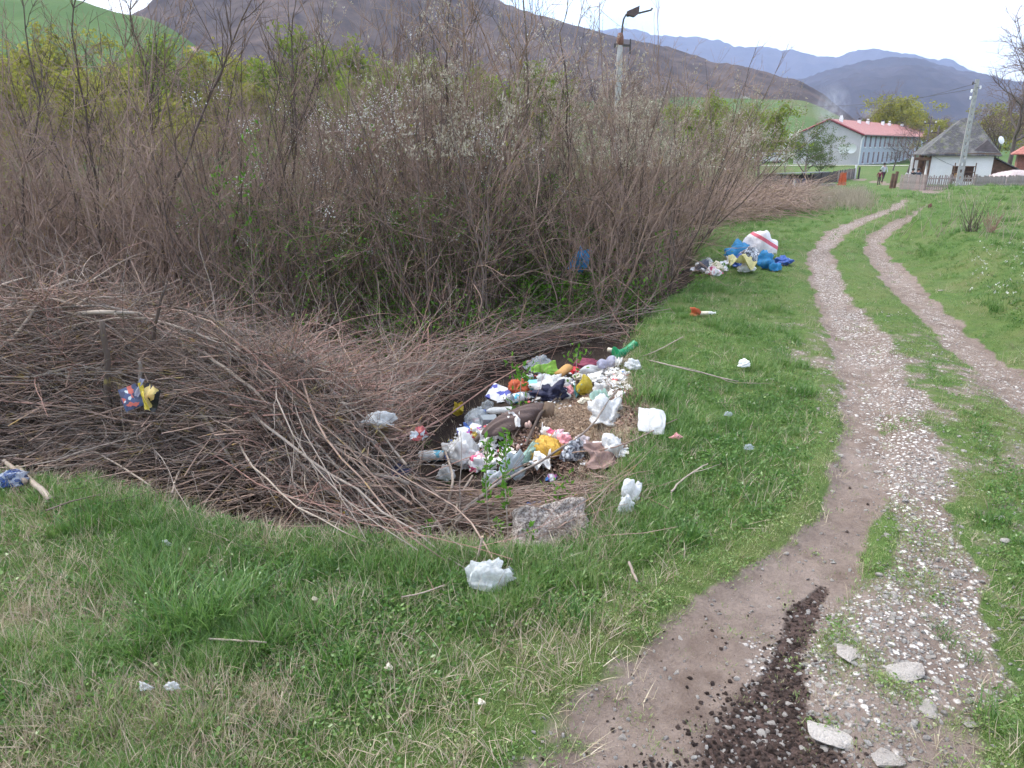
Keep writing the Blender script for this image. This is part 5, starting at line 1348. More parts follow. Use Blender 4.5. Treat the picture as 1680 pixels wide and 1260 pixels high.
def build_poles():
    # street lamp behind the thicket
    y = 35.0; b = at_y(1014, 300, y); top = at_y(1018, 56, y); z0 = gz(b[0], y); H = top[2] - z0
    t = thing('street_lamp', 'concrete street lamp post with rusty curved arm behind the thicket', 'street lamp', (top[0], y, z0))
    Z = np.linspace(0, H, 8); link('post', mesh_np('post', *tubes([(np.stack([Z * 0, Z * 0, Z], -1), np.linspace(.19, .115, 8))], 10, True)), CONC, t)
    link('post_cap', mesh_np('post_cap', *tubes([(np.array([[0, 0, H - .45], [0, 0, H - .40], [0, 0, H - .12], [0, 0, H + .05]]), np.array([.13, .155, .15, .10]))], 10, True)), RUST, t)
    br = link('bracket', mesh_np('bracket', *merge([boxvf(-.24, .48, -.05, .05, H - .50, H - .42), boxvf(.42, .48, -.04, .04, H - .80, H - .2), boxvf(-.26, -.2, -.06, .06, H - .56, H - .38)]), smooth=False), METD, t)
    k = y / F
    a = [(0, 0, 0), (.02, 0, 11 * k), (.06, 0, 20 * k), (5 * k, 0, 26 * k), (9 * k, 0, 27 * k)]
    link('arm', mesh_np('arm', *tubes([(np.array([(x + .05, yy, z + H) for x, yy, z in a]), np.array([.045, .04, .04, .04, .04]))], 7)), METD, t)
    hx, hz = 8 * k, H + 23.5 * k
    V = [(0, -.11, .06), (0, .11, .06), (0, -.11, .20), (0, .11, .20), (17 * k, -.16, .10), (17 * k, .16, .10), (18 * k, -.12, .42), (18 * k, .12, .42), (11 * k, -.16, -.02), (11 * k, .16, -.02)]
    me = bpy.data.meshes.new('lamp_head'); me.from_pydata(V, [], [(0, 2, 3, 1), (2, 6, 7, 3), (4, 5, 7, 6), (0, 8, 4, 6, 2), (1, 3, 7, 5, 9), (0, 1, 9, 8), (8, 9, 5, 4)]); link('lamp_head', me, simple('lamp_brown', (.085, .055, .05), .7, .3), t, (hx, 0, hz))
    link('lamp_bar', mesh_np('lamp_bar', *tubes([(np.array([[0, 0, .02], [36 * k, 0, .26], [37 * k, 0, .34]]), np.array([.05, .04, .06]))], 6, True)), METD, t, (hx, 0, hz))
    # utility pole, right
    y = 50.0; b = at_y(1572, 306, y); top = at_y(1604, 130, y); z0 = gz(b[0], y); H = top[2] - z0; dx = top[0] - b[0]
    t = thing('utility_pole', 'tall leaning concrete utility pole rising over the picket fence', 'pole', (b[0], y, z0))
    n = 9; Z = np.linspace(0, 1, n)
    def sect(w0, w1, oy):
        V = []
        for f in Z:
            w = w0 + (w1 - w0) * f; x = dx * f
            V += [(x - w, oy - w * .5, H * f), (x + w, oy - w * .5, H * f), (x + w, oy + w * .5, H * f), (x - w, oy + w * .5, H * f)]
        V = np.array(V); i = np.arange(n * 4).reshape(n, 4); a = i[:-1]; bq = np.roll(a, -1, 1); c = i[1:]; d = np.roll(c, -1, 1)
        return V, [np.concatenate([np.stack([a, bq, d, c], -1).reshape(-1, 4), [i[-1]]])]
    V1, F1 = sect(.075, .05, 0); V2, F2 = sect(.075, .05, 0)
    sp = np.repeat(np.linspace(.16, .07, n), 4)
    V1 = V1 + np.stack([-sp, sp * 0, sp * 0], -1); V2 = V2 + np.stack([sp, sp * 0, sp * 0], -1)
    link('post', mesh_np('post', *merge([(V1, F1), (V2, F2)]), smooth=False), CONC, t)
    web = []
    for q in np.linspace(.03, .97, 16):
        w = .16 + (.07 - .16) * q; web.append(boxvf(dx * q - w, dx * q + w, -.045, .03, H * q - .12, H * q + .12))
    link('web', mesh_np('web', *merge(web), smooth=False), CONC, t)
    for f, s in ((.965, -1), (.90, -1), (.84, -1), (.93, 1)):
        q = link('insulator', mesh_np('insulator', *tubes([(np.array([[0, 0, -.10], [0, 0, -.03], [0, 0, .02], [0, 0, .10]]), np.array([.03, .07, .05, .06]))], 8, True)), WHITEP if s > 0 or f < .95 else METD, t, (dx * f + s * .26, -.02, H * f))
        link('insulator_pin', mesh_np('insulator_pin', *tubes([(np.array([[0, 0, 0], [-s * .22, 0, -.02]]), np.array([.02, .02]))], 4)), METD, q)
    def wire(p, q, sag, r=.014):
        tt = np.linspace(0, 1, 18)[:, None]; P = np.array(p) * (1 - tt) + np.array(q) * tt; P[:, 2] -= sag * 4 * tt[:, 0] * (1 - tt[:, 0]); return (P, np.full(18, r))
    P0 = at_y(1600, 137, y); 
    for i, (px, py, yy, z) in enumerate([(1380, 175, 95, 0), (1300, 168, 95, .5)]):
        q = at_y(px, py, yy); o = link('wire', mesh_np('wire', *tubes([wire((0, 0, 0), q - P0, .5)], 4)), METD, None, tuple(P0 - np.array([0, 0, .3 * i]))); tag(o, ['upper slack wire running from the concrete pole toward the grey building', 'lower slack wire running from the concrete pole toward the grey building'][i], 'wire')
    # small wooden poles behind the cottage
    for px, pt, y, lab, m in [(1541, 206, 95, 'small wooden pole with a cross arm beside the cottage roof', DARKW), (1528, 192, 110, 'thin dark pole behind the bare trees by the roof end', DARKW)]:
        tp = at_y(px, pt, y); z0 = gz(tp[0], y); h = tp[2] - z0
        t = thing('wooden_pole', lab, 'pole', (tp[0], y, z0)); link('post', mesh_np('post', *tubes([(np.array([[0, 0, 0], [0, 0, h]]), np.array([.14, .10]))], 8, True)), m, t)
        box('cross_arm', m, t, -.9, .9, -.06, .06, h - .9, h - .75)
        for s in (-.8, .8): box('insulator', WHITEP, t, s - .06, s + .06, -.06, .06, h - .75, h - .55)
build_poles()

def build_edge_house():
    D = 68; a = at_y(1668, 270, D); t = thing('tiled_house', 'brick house with red tiled roof at the frame edge behind the tarp heap', 'house', (a[0], D, -1.3), radians(-32))
    box('wall', BRICKR, t, 0, 6, 0, 5, -.3, 2.35); V = [(-.5, -.5, 2.3), (6.5, -.5, 2.3), (6.5, 5.5, 2.3), (-.5, 5.5, 2.3), (2, 2.5, 4.2), (4, 2.5, 4.2), (-.5, -.5, 2.2), (6.5, -.5, 2.2), (6.5, 5.5, 2.2), (-.5, 5.5, 2.2)]
    me = bpy.data.meshes.new('roof'); me.from_pydata(V, [], [(0, 1, 5, 4), (1, 2, 5), (2, 3, 4, 5), (3, 0, 4), (0, 6, 7, 1), (1, 7, 8, 2), (2, 8, 9, 3), (3, 9, 6, 0)]); link('roof', me, TILE, t)
    box('door', DARKW, t, .8, 1.5, -.05, .02, 0, 1.8); 
    p = at_y(1676, 229, 64); t2 = thing('satellite_dish', 'white satellite dish above the tiled roof at the frame edge', 'dish', (p[0], 66.5, p[2] - 2.4))
    bm = bmesh.new(); bmesh.ops.create_uvsphere(bm, u_segments=16, v_segments=8, radius=.5); bmesh.ops.delete(bm, geom=[v for v in bm.verts if v.co.z < .2], context='VERTS')
    for v in bm.verts: v.co.z = (v.co.z - .5) * .6
    me = bpy.data.meshes.new('reflector'); bm.to_mesh(me); bm.free(); link('reflector', me, WHITEP, t2, (0, 0, 2.4), (radians(70), 0, radians(20)))
    link('mast', mesh_np('mast', *tubes([(np.array([[0, .05, .6], [0, .05, 2.3]]), np.array([.04, .04]))], 6)), METD, t2)
    # heap under a pale tarp
    p = at_y(1655, 300, 58.0); rng = np.random.RandomState(3); n = 22
    u, v = np.meshgrid(np.linspace(-1, 1, n), np.linspace(-1, 1, n), indexing='ij'); r = np.maximum(np.abs(u), np.abs(v))
    Z = 1.25 * np.sqrt(np.clip(1 - r ** 2, 0, 1)) + .08 * fbm(u * 3, v * 3, 4) * (1 - r); V = np.stack([u * 2.0 + .3 * u * v, v * 1.4, Z], -1).reshape(-1, 3); i = np.arange(n * n).reshape(n, n)
    o = link('tarp_heap', mesh_np('tarp_heap', V, np.stack([i[:-1, :-1], i[1:, :-1], i[1:, 1:], i[:-1, 1:]], -1).reshape(-1, 4)), simple('pinkish_tarp', (.42, .34, .33), .7, .2), None, (p[0] + .6, 58.0, gz(p[0], 58))); tag(o, 'heap under a pale pinkish tarp behind the slat fence', 'tarp')
build_edge_house()

def build_vehicles():
    W1 = simple('white_car_paint', (.75, .77, .80), .3, .03); GL = simple('car_glass', (.05, .07, .10), .1, .1); TY = simple('tyre_rubber', (.03, .03, .03), .8, .1); RM = simple('wheel_rim', (.4, .4, .42), .4, .1)
    def car(px, py, y, L, H, lab, rz, wd=1.8):
        p = at_y(px, py, y); t = thing('parked_van', lab, 'van', (p[0], y, gz(p[0], y)), rz)
        pr = [(-L / 2, .35), (-L / 2, .95), (-L * .42, 1.05), (-L * .28, H), (L * .44, H), (L / 2, H * .62), (L / 2, .35)]
        n = len(pr); V = [(x, -wd / 2, z) for x, z in pr] + [(x, wd / 2, z) for x, z in pr]
        Fc = [tuple(range(n))[::-1], tuple(range(n, 2 * n))] + [(i, (i + 1) % n, (i + 1) % n + n, i + n) for i in range(n)]
        me = bpy.data.meshes.new('body'); me.from_pydata(V, [], Fc); bm = bmesh.new(); bm.from_mesh(me); bmesh.ops.recalc_face_normals(bm, faces=bm.faces[:]); bmesh.ops.bevel(bm, geom=bm.edges[:], offset=.08, segments=2, affect='EDGES'); bm.to_mesh(me); bm.free(); link('body', me, W1, t)
        for k in range(3): box('window', GL, t, -L * .24 + k * L * .23, -L * .24 + k * L * .23 + L * .19, -wd / 2 - .01, -wd / 2 + .03, 1.1, H - .15)
        box('windscreen', GL, t, -L * .40, -L * .33, -wd / 2 + .15, wd / 2 - .15, 1.05, H - .25, None, None)
        for sx in (-L * .32, L * .32):
            for sy in (-wd / 2, wd / 2 - .2):
                w = link('wheel', mesh_np('wheel', *tubes([(np.array([[0, -.02, 0], [0, .2, 0]]), np.array([.34, .34]))], 14, True)), TY, t, (sx, sy, .34)); link('rim', mesh_np('rim', *tubes([(np.array([[0, -.04, 0], [0, .18, 0]]), np.array([.2, .2]))], 10, True)), RM, w)
        return t
    car(1262, 262, 140, 5.2, 1.9, 'white van parked beyond the lone bare shrubs', radians(12))
    car(1228, 262, 146, 4.2, 1.6, 'pale blue white car parked beside the white van', radians(-8), 1.7)
    # pale lane in front of them
    n = 30; X = np.linspace(20, 62, n); Y = 112 + 6 * np.sin((X - 20) / 18); w = 1.5
    V = np.concatenate([np.stack([X, Y - w, ground(X, Y - w) + .12], -1), np.stack([X, Y + w, ground(X, Y + w) + .12], -1)]); i = np.arange(n)
    o = link('lane', mesh_np('lane', V, np.stack([i[:-1], i[1:], i[1:] + n, i[:-1] + n], -1)), simple('lane_gravel', (.48, .44, .40), .9, .15)); tag(o, kind='structure')
    # houses far in the valley, behind the thicket
    wl = plaster('house_cream', (.55, .50, .44)); rf = simple('house_roof', (.30, .19, .17), .8, .2)
    for k, (px, py, y, w_, lab) in enumerate([(285, 82, 260, 16, 'long low house with dull red roof at the foot of the forest hill'), (205, 128, 200, 9, 'small pale house hidden behind the bare left thicket'), (330, 150, 190, 9, 'pale house in the valley behind the leaning sapling')]):
        p = at_y(px, py, y); t = thing('valley_house', lab, 'house', (p[0], y, p[2] - 3.2), .2 * k)
        box('wall', wl, t, -w_ / 2, w_ / 2, -3, 3, -6, 2.2); V = [(-w_ / 2 - .4, -3.5, 2.1), (w_ / 2 + .4, -3.5, 2.1), (w_ / 2 + .4, 3.5, 2.1), (-w_ / 2 - .4, 3.5, 2.1), (-w_ / 2 - .4, 0, 4.2), (w_ / 2 + .4, 0, 4.2)]
        me = bpy.data.meshes.new('roof'); me.from_pydata(V, [], [(0, 1, 5, 4), (2, 3, 4, 5), (1, 2, 5), (3, 0, 4), (0, 3, 2, 1)]); r_ = link('roof', me, rf, t)
        for q in range(int(w_ / 3)): box('window', GLASS, t, -w_ / 2 + 1 + q * 3, -w_ / 2 + 2 + q * 3, -3.04, -2.98, .5, 1.6)
build_vehicles()

# ---------------------------------------------------------------- people far down the track
def person(name, label, loc, rz, h, top, legs, hair, skin, pose='walk', skirt=False):
    t = thing(name, label, 'person', loc, rz); k = h / 1.7
    J = {'pel': (0, 0, .92), 'wa': (0, 0, 1.08), 'ch': (0, -.01, 1.32), 'nk': (0, 0, 1.47), 'hd': (0, .0, 1.60), 'ht': (0, 0, 1.69)}
    if pose == 'walk':
        J.update(hl=(-.09, 0, .90), kl=(-.10, -.16, .50), al=(-.10, -.12, .08), tl=(-.10, -.27, .04), hr=(.09, 0, .90), kr=(.10, .05, .50), ar=(.10, .24, .11), tr=(.10, .12, .03),
                 sl=(-.19, 0, 1.40), el=(-.25, .08, 1.14), wl=(-.24, .0, .90), sr=(.19, 0, 1.40), er=(.25, -.08, 1.14), wr=(.24, -.2, .94))
    else:
        for q in ('pel', 'wa', 'ch', 'nk', 'hd', 'ht'): J[q] = (J[q][0], J[q][1] - (.12 if q in ('ch', 'nk') else .16 if q in ('hd', 'ht') else 0), J[q][2] - .46)
        J.update(hl=(-.10, -.02, .45), kl=(-.13, -.44, .48), al=(-.13, -.42, .08), tl=(-.13, -.57, .04), hr=(.10, -.02, .45), kr=(.13, -.44, .48), ar=(.13, -.42, .08), tr=(.13, -.57, .04),
                 sl=(-.19, -.12, .93), el=(-.25, -.22, .68), wl=(-.12, -.42, .58), sr=(.19, -.12, .93), er=(.25, -.22, .68), wr=(.12, -.42, .58))
    def skin_mesh(nm, names, edges, rad, m, root):
        idx = {n: i for i, n in enumerate(names)}
        me = bpy.data.meshes.new(nm); me.from_pydata([tuple(c * k for c in J[n]) for n in names], [(idx[a], idx[b]) for a, b in edges], [])
        o = link(nm, me, m, t); sk = o.modifiers.new('skin', 'SKIN')
        for i, n in enumerate(names): me.skin_vertices[0].data[i].radius = (rad[n] * k, rad[n] * k * .85)
        me.skin_vertices[0].data[idx[root]].use_root = True
        o.modifiers.new('sub', 'SUBSURF').levels = 1; o.modifiers['sub'].render_levels = 2; return o
    body = ['pel', 'wa', 'ch', 'nk', 'hd', 'ht', 'sl', 'el', 'wl', 'sr', 'er', 'wr', 'hl', 'kl', 'al', 'tl', 'hr', 'kr', 'ar', 'tr']
    E = [('pel', 'wa'), ('wa', 'ch'), ('ch', 'nk'), ('nk', 'hd'), ('hd', 'ht'), ('ch', 'sl'), ('sl', 'el'), ('el', 'wl'), ('ch', 'sr'), ('sr', 'er'), ('er', 'wr'), ('pel', 'hl'), ('hl', 'kl'), ('kl', 'al'), ('al', 'tl'), ('pel', 'hr'), ('hr', 'kr'), ('kr', 'ar'), ('ar', 'tr')]
    r = dict(pel=.11, wa=.10, ch=.12, nk=.045, hd=.09, ht=.07, sl=.055, el=.04, wl=.03, sr=.055, er=.04, wr=.03, hl=.085, kl=.055, al=.035, tl=.025, hr=.085, kr=.055, ar=.035, tr=.025)
    b = skin_mesh('body', body, E, r, skin, 'pel')
    tr_ = {n: v * 1.22 for n, v in r.items()}
    skin_mesh('top', ['pel', 'wa', 'ch', 'sl', 'el', 'wl', 'sr', 'er', 'wr'], [e for e in E if e[0] in ('pel', 'wa', 'ch', 'sl', 'el', 'sr', 'er') and e[1] in ('wa', 'ch', 'sl', 'el', 'wl', 'sr', 'er', 'wr')], tr_, top, 'ch')
    skin_mesh('trousers', ['pel', 'hl', 'kl', 'al', 'hr', 'kr', 'ar'], [('pel', 'hl'), ('hl', 'kl'), ('kl', 'al'), ('pel', 'hr'), ('hr', 'kr'), ('kr', 'ar')], {n: v * 1.25 for n, v in r.items()}, legs, 'pel')
    bm = bmesh.new(); bmesh.ops.create_uvsphere(bm, u_segments=12, v_segments=8, radius=.115 * k)
    me = bpy.data.meshes.new('hair'); bm.to_mesh(me); bm.free(); q = J['hd']; link('hair', me, hair, t, (q[0] * k, (q[1] + .025) * k, (q[2] + .045) * k), None, (1, 1.05, .95))
    return t
def build_people():
    SK = simple('skin', (.35, .2, .15), .6, .1); HR = simple('dark_hair', (.02, .015, .012), .6, .1); LG = simple('pale_grey_top', (.50, .52, .56), .8, .1); DK = simple('dark_trousers', (.06, .035, .04), .8, .1)
    MR = simple('maroon_top', (.17, .012, .045), .8, .1); BLK = simple('black_coat', (.012, .012, .015), .8, .1); NV = simple('dark_blue_coat', (.03, .045, .07), .8, .1)
    p = at_y(1447, 300, 64); person('person', 'person in pale grey top walking on the path behind the child', (p[0], 64, gz(p[0], 64)), radians(10), 1.68, LG, DK, HR, SK)
    p = at_y(1441.5, 300, 59.5); person('person', 'small person in maroon top walking in front on the path', (p[0], 59.5, gz(p[0], 59.5)), radians(-20), 1.25, MR, DK, HR, SK)
    for px, y, lab, m, m2 in [(1496.5, 58.5, 'person in black coat seated behind the board fence', BLK, BLK), (1505.5, 59.3, 'person in dark blue coat seated beside the veranda', NV, DK)]:
        p = at_y(px, 300, y); z = gz(p[0], y); person('person', lab, (p[0], y, z + .12), radians(-60), 1.68, m, m2, HR, SK, 'sit')
    q = at_y(1501, 300, 58.9); z = gz(q[0], 58.9); t = thing('bench', 'low wooden bench under the two seated people', 'bench', (q[0], 58.9, z), radians(30)); box('seat', WOODB, t, -1, 1, -.2, .2, .42, .48); box('leg', WOODB, t, -.9, -.8, -.15, .15, 0, .42); box('leg', WOODB, t, .8, .9, -.15, .15, 0, .42)
build_people()

# dead brushwood and dry growth between the thicket and the yard
def build_far_brush():
    rng = np.random.RandomState(55); L = []
    X = rng.uniform(1120, 1330, 3400); Y = rng.uniform(318, 372, 3400)
    k = (Y < 378 - (X - 1120) * .13) & (Y > 312 + (1330 - X) * .02); X, Y = X[k], Y[k]
    C = hit(X, Y)
    for c in C:
        Ln = rng.uniform(.5, 1.5); az = rng.uniform(0, 6.28); hgt = rng.uniform(0, .45) * (1 if rng.rand() < .8 else 1.5)
        P, R = wander((c[0], c[1], c[2] + hgt), (cos(az), sin(az), rng.normal(0, .35)), Ln, 5, rng, .15, 0, rng.uniform(.005, .011), .003); L.append((P, R))
    o = link('dead_brushwood', mesh_np('dead_brushwood', *tubes(L, 3)), BK1); tag(o, kind='stuff')
    L = []
    X = np.concatenate([rng.uniform(1290, 1420, 1400), rng.uniform(1400, 1680, 60)]); Y = np.concatenate([rng.uniform(306, 345, 1400), rng.uniform(322, 400, 60)]); k = (Y < 352 - (X - 1290) * .12) | (X > 1400); X, Y = X[k], Y[k]; C = hit(X, Y)
    for c in C:
        for j in range(3):
            P, R = wander((c[0] + rng.normal(0, .2), c[1] + rng.normal(0, .2), c[2]), (rng.normal(0, .3), rng.normal(0, .3), 1), rng.uniform(.15, .45), 3, rng, .1, 0, .005, .003); L.append((P, R))
    o = link('dry_stalks', mesh_np('dry_stalks', *tubes(L, 3)), STRAWT); tag(o, kind='stuff')
    for px, py, h, lab in [(1592, 380, .55, 'dark dead weed standing on the grassy bank'), (1625, 382, .5, 'reddish dead weed beside the dark one on the bank')]:
        c = hit1(px, py); L = []
        for j in range(26): L.append(wander((rng.normal(0, .04), rng.normal(0, .04), 0), (rng.normal(0, .35), rng.normal(0, .35), 1), h * rng.uniform(.5, 1), 5, rng, .12, .05, .006, .002))
        o = link('weed', mesh_np('weed', *tubes(L, 3)), BK3 if px < 1600 else BK4, None, c); tag(o, lab, 'weed')
    # white daisies on the bank
    X = rng.uniform(1590, 1690, 60); Y = rng.uniform(405, 500, 60); C = hit(X, Y); C[:, 2] += .10
    V, Fq = leaves(np.repeat(C, 3, 0) + rng.normal(0, .008, (180, 3)), .016, rng, None, 1.1); o = link('daisies', mesh_np('daisies', V, Fq), BLOS); tag(o, kind='stuff')
    o = link('clod', stone_mesh(rng, 2, .8, .3), None, None, hit1(1525, 341) + Vector((0, 0, .04)), None, (.11, .11, .15)); o.data.materials.append(simple('red_brown_earth', (.10, .035, .025), .9, .3)); tag(o, 'small reddish brown clod on the crest of the far rut', 'clod')
STRAWT = simple('dry_stalk', (.40, .33, .25), .9, .3, 3)
build_far_brush()
# ---------------------------------------------------------------- rubbish
def film(name, c, alpha=.6, rough=.25, print_=None, scale=20, bump=.004):
    """thin plastic: partly see-through, partly translucent, shiny"""
    s = NT(name); o = s.obj()
    n = s.noise(scale, 5, .6, o); w_ = s.noise(scale * .6, 4, .7, o, 2.0); rg = s.math('ABSOLUTE', s.math('SUBTRACT', w_, .5)); nb = s.bump(s.math('SUBTRACT', s.math('MULTIPLY', s.noise(scale * 1.3, 5, .7, o, 1.2), .4), s.math('MULTIPLY', rg, 3.0)), bump * 2.2, 1.0)
    col = s.mix(s.ramp(n, [(.35, 0.0), (.65, 1.0)]), tuple(x * .88 for x in c), c)
    if print_:
        for k, (pc, th, sc) in enumerate(print_):
            nn = s.noise(sc, 2, .4, s.n('Mapping', {'Vector': o, 'Location': (3.1 * k, 1.7 * k, .3)}).outputs[0])
            col = s.mix(s.ramp(nn, [(th, 0.0), (th + .02, 1.0)]), col, pc)
    a = s.pr(color=col, rough=rough, spec=.5, normal=nb)
    b = s.n('BsdfTranslucent', {0: col}).outputs[0]
    m = s.n('MixShader', {0: .28, 1: a, 2: b}).outputs[0]
    if alpha < 1:
        t = s.n('BsdfTransparent').outputs[0]
        m = s.n('MixShader', {0: s.ramp(n, [(.3, alpha - .15), (.7, min(1.0, alpha + .15))]), 1: t, 2: m}).outputs[0]
    return s.end(m)
def printed(name, cols, scale=30, rough=.45, base=None, stretch=(1, 1, 1), dirty=.35):
    """printed pack: blocks of flat colour over a base"""
    s = NT(name); o = s.obj(); v = s.n('Mapping', {'Vector': o, 'Scale': stretch}).outputs[0]
    vo = s.n('TexVoronoi', {'Vector': v, 'Scale': scale, 'Randomness': .8}, distance='MANHATTAN').outputs['Color']
    r = s.n('SeparateColor', {0: vo}).outputs[0]; n = len(cols)
    col = s.ramp(r, [(i / n, c) for i, c in enumerate(cols)], 'CONSTANT')
    col = s.mix(s.math('MULTIPLY', s.ramp(s.noise(14, 5, .7, o), [(.45, 0.0), (.75, 1.0)]), dirty), col, (.20, .15, .12))
    return s.end(s.pr(color=col, rough=rough, normal=s.bump(s.noise(25, 4, .6, o), .004)))
def plain(name, c, rough=.5, dirty=.3, bump=.006, bs=25, **kw):
    s = NT(name); o = s.obj()
    col = s.mix(s.math('MULTIPLY', s.ramp(s.noise(12, 5, .7, o), [(.42, 0.0), (.72, 1.0)]), dirty), c, tuple(x * .45 for x in c))
    return s.end(s.pr(color=col, rough=rough, normal=s.bump(s.noise(bs, 5, .65, o, .6), bump), **kw))
WH = film('white_film', (.88, .88, .87), .93); WHC = film('clear_white_film', (.84, .86, .87), .74); CLR = film('clear_plastic', (.62, .68, .72), .38, .12); PAPER = plain('white_paper', (.82, .81, .79), .8, .2)
NAVY = plain('navy_cloth', (.012, .014, .045), .75); YEL = film('yellow_film', (.72, .56, .07), 1.0); OCH = plain('ochre_paper', (.50, .27, .09), .7); BURG = plain('burgundy_cloth', (.20, .03, .065), .7); REDP = plain('red_plastic', (.60, .035, .045), .4)
LIME = film('lime_film', (.40, .70, .12), .95); ORA = plain('orange_cloth_dirty', (.42, .085, .03), .85, .7); CYA = plain('cyan_plastic', (.20, .55, .62), .35); BLUE = plain('blue_plastic', (.03, .09, .34), .35); LBLU = film('light_blue_film', (.05, .33, .66), .95)
GRN = plain('green_plastic', (.0, .22, .085), .4, .2); BRNC = plain('brown_quilted_cloth', (.105, .070, .062), .8, .4, .012, 18); LIL = film('lilac_film', (.52, .52, .66), .9); CREAM = plain('cream_plastic', (.66, .60, .46), .4)
PINK = plain('pink_paper', (.72, .30, .33), .6); MINT = film('mint_film', (.45, .68, .60), .9); GREYP = plain('grey_plastic', (.26, .29, .31), .35); BRNP = plain('brown_paper', (.26, .17, .145), .9, .5, .012, 14)
P_BLUW = printed('blue_white_print', [(.76, .76, .76), (.76, .76, .76), (.06, .08, .42), (.76, .76, .78)], 22); P_MILK = printed('cyan_label', [(.12, .50, .66), (.75, .78, .78), (.10, .42, .62), (.70, .75, .76)], 26)
P_MULT = printed('magazine_print', [(.04, .05, .11), (.05, .07, .16), (.5, .10, .07), (.03, .035, .08), (.55, .60, .62), (.06, .08, .15)], 42, stretch=(1, 1, .1), dirty=.1)
P_MULY = printed('magazine_gold', [(.006, .006, .010), (.50, .38, .13), (.008, .008, .012), (.45, .30, .10), (.01, .01, .014)], 24, stretch=(1, 1, .1), dirty=.1)
P_PINK = printed('pink_print', [(.76, .74, .74), (.76, .74, .74), (.65, .10, .20), (.76, .74, .74), (.70, .40, .45)], 24); P_RED = printed('red_print', [(.60, .05, .06), (.74, .74, .74), (.66, .50, .10), (.55, .04, .05)], 30)
P_ZEB = printed('zebra_foil', [(.10, .11, .13), (.50, .53, .57), (.06, .06, .08), (.60, .63, .66), (.20, .22, .25)], 70, .3); P_BMUL = printed('blue_multi_print', [(.05, .22, .62), (.74, .74, .76), (.10, .12, .45), (.45, .10, .35), (.74, .76, .78)], 26)
P_YB = printed('yellow_blue_print', [(.72, .58, .05), (.72, .58, .05), (.05, .12, .35), (.15, .45, .70)], 22)
def sackm():
    s = NT('white_sack'); o = s.obj(); x = s.n('SeparateXYZ', {0: o})
    d = s.math('ADD', s.math('MULTIPLY', x.outputs[0], .6), x.outputs[2])
    band = s.math('MULTIPLY', s.math('GREATER_THAN', d, .25), s.math('LESS_THAN', d, .31))
    col = s.mix(band, (.78, .74, .76), (.62, .12, .17))
    return s.end(s.pr(color=col, rough=.6, normal=s.bump(s.noise(8, 5, .7, o, 1.0), .03)))
SACKM = sackm()
ZID = [0]
def place_px(px, py, lift=0.0, fn=None):
    p = hit1(px, py, fn); p.z += lift; return p
def mpp(p): return (Vector(p) - Vector((0, 0, CAMH))).length / F
def folds(P, rng, amp, nf=9, fr=14):
    """sharp crease field: sum of folded plane waves"""
    d = np.zeros(len(P))
    for i in range(nf):
        k = rng.normal(size=3); k /= np.linalg.norm(k); f = fr * rng.uniform(.5, 2.2); a = amp / (1 + f / fr)
        ph = rng.uniform(0, 6.28); w = P @ k * f + ph + .8 * np.sin(P @ rng.normal(size=3) * fr * .5)
        d += a * (1 - 2 * np.abs((w / pi) % 2 - 1))
    return d
def ico(sub):
    bm = bmesh.new(); bmesh.ops.create_icosphere(bm, subdivisions=sub, radius=1)
    V = np.array([v.co[:] for v in bm.verts]); Fc = np.array([[v.index for v in f.verts] for f in bm.faces]); bm.free(); return V, Fc
ICO5, ICO4 = ico(5), ico(4)
def bag_mesh(name, w, d, h, seed, amp=.16, neck=0.0, flat=.35, fr=7, sub=5, holes=0):
    amp *= .72
    rng = np.random.RandomState(seed); V, Fc = (ICO5 if sub == 5 else ICO4); V = V.copy()
    lob = 1 + .22 * np.sin(V @ rng.normal(size=3) * 1.8 + rng.rand() * 6) + .16 * np.sin(V @ rng.normal(size=3) * 3.1 + rng.rand() * 6)
    V = V * lob[:, None]
    V = V * (1 + folds(V, rng, amp, 11, fr) + folds(V, rng, amp * .30, 9, fr * 3.2))[:, None]
    if neck:
        a = rng.uniform(0, 6.28); dv = np.array([cos(a), sin(a), .45]); dv /= np.linalg.norm(dv); c = V @ dv / np.linalg.norm(V, axis=1)
        g = np.clip((c - .80) / .2, 0, 1); V = V + dv * (g ** 1.5 * neck)[:, None] + (V * (g * (.25 * np.sin(c * 60)))[:, None])
    V[:, 2] = np.where(V[:, 2] < 0, V[:, 2] * flat, V[:, 2])
    V = V * np.array([w / 2, d / 2, h]) / np.array([1.05, 1.05, 1.15])
    V[:, 2] -= V[:, 2].min()
    return mesh_np(name, V, Fc)
def sheet_mesh(name, w, l, seed, amp=.03, fr=5, n=34, rag=.08, corner=0.0, thick=.0025, curl=0.0):
    rng = np.random.RandomState(seed); u, v = np.meshgrid(np.linspace(-1, 1, n), np.linspace(-1, 1, n), indexing='ij')
    P = np.stack([u, v, u * 0], -1).reshape(-1, 3); z = folds(P, rng, 1.0, 8, fr) * amp
    for c in ((1, 1), (-1, 1), (1, -1), (-1, -1)):
        g = np.clip(1 - np.hypot(P[:, 0] - c[0], P[:, 1] - c[1]) / .9, 0, 1) ** 1.5; z += g * corner * rng.uniform(0, 1)
    z += curl * P[:, 0] ** 2
    r = 1 + rag * fbm(P[:, 0] * 2.2 + seed, P[:, 1] * 2.2, seed, 3) * 2
    X = P[:, 0] * w / 2 * r * (1 - .12 * rng.rand() * P[:, 1]) + folds(P, rng, .04 * w, 4, fr); Y = P[:, 1] * l / 2 * r
    V = np.stack([X, Y, z - z.min()], -1); i = np.arange(n * n).reshape(n, n)
    Q = np.stack([i[:-1, :-1], i[1:, :-1], i[1:, 1:], i[:-1, 1:]], -1).reshape(-1, 4)
    return mesh_np(name, np.concatenate([V, V - [0, 0, thick]]), np.concatenate([Q, Q[:, ::-1] + n * n]))
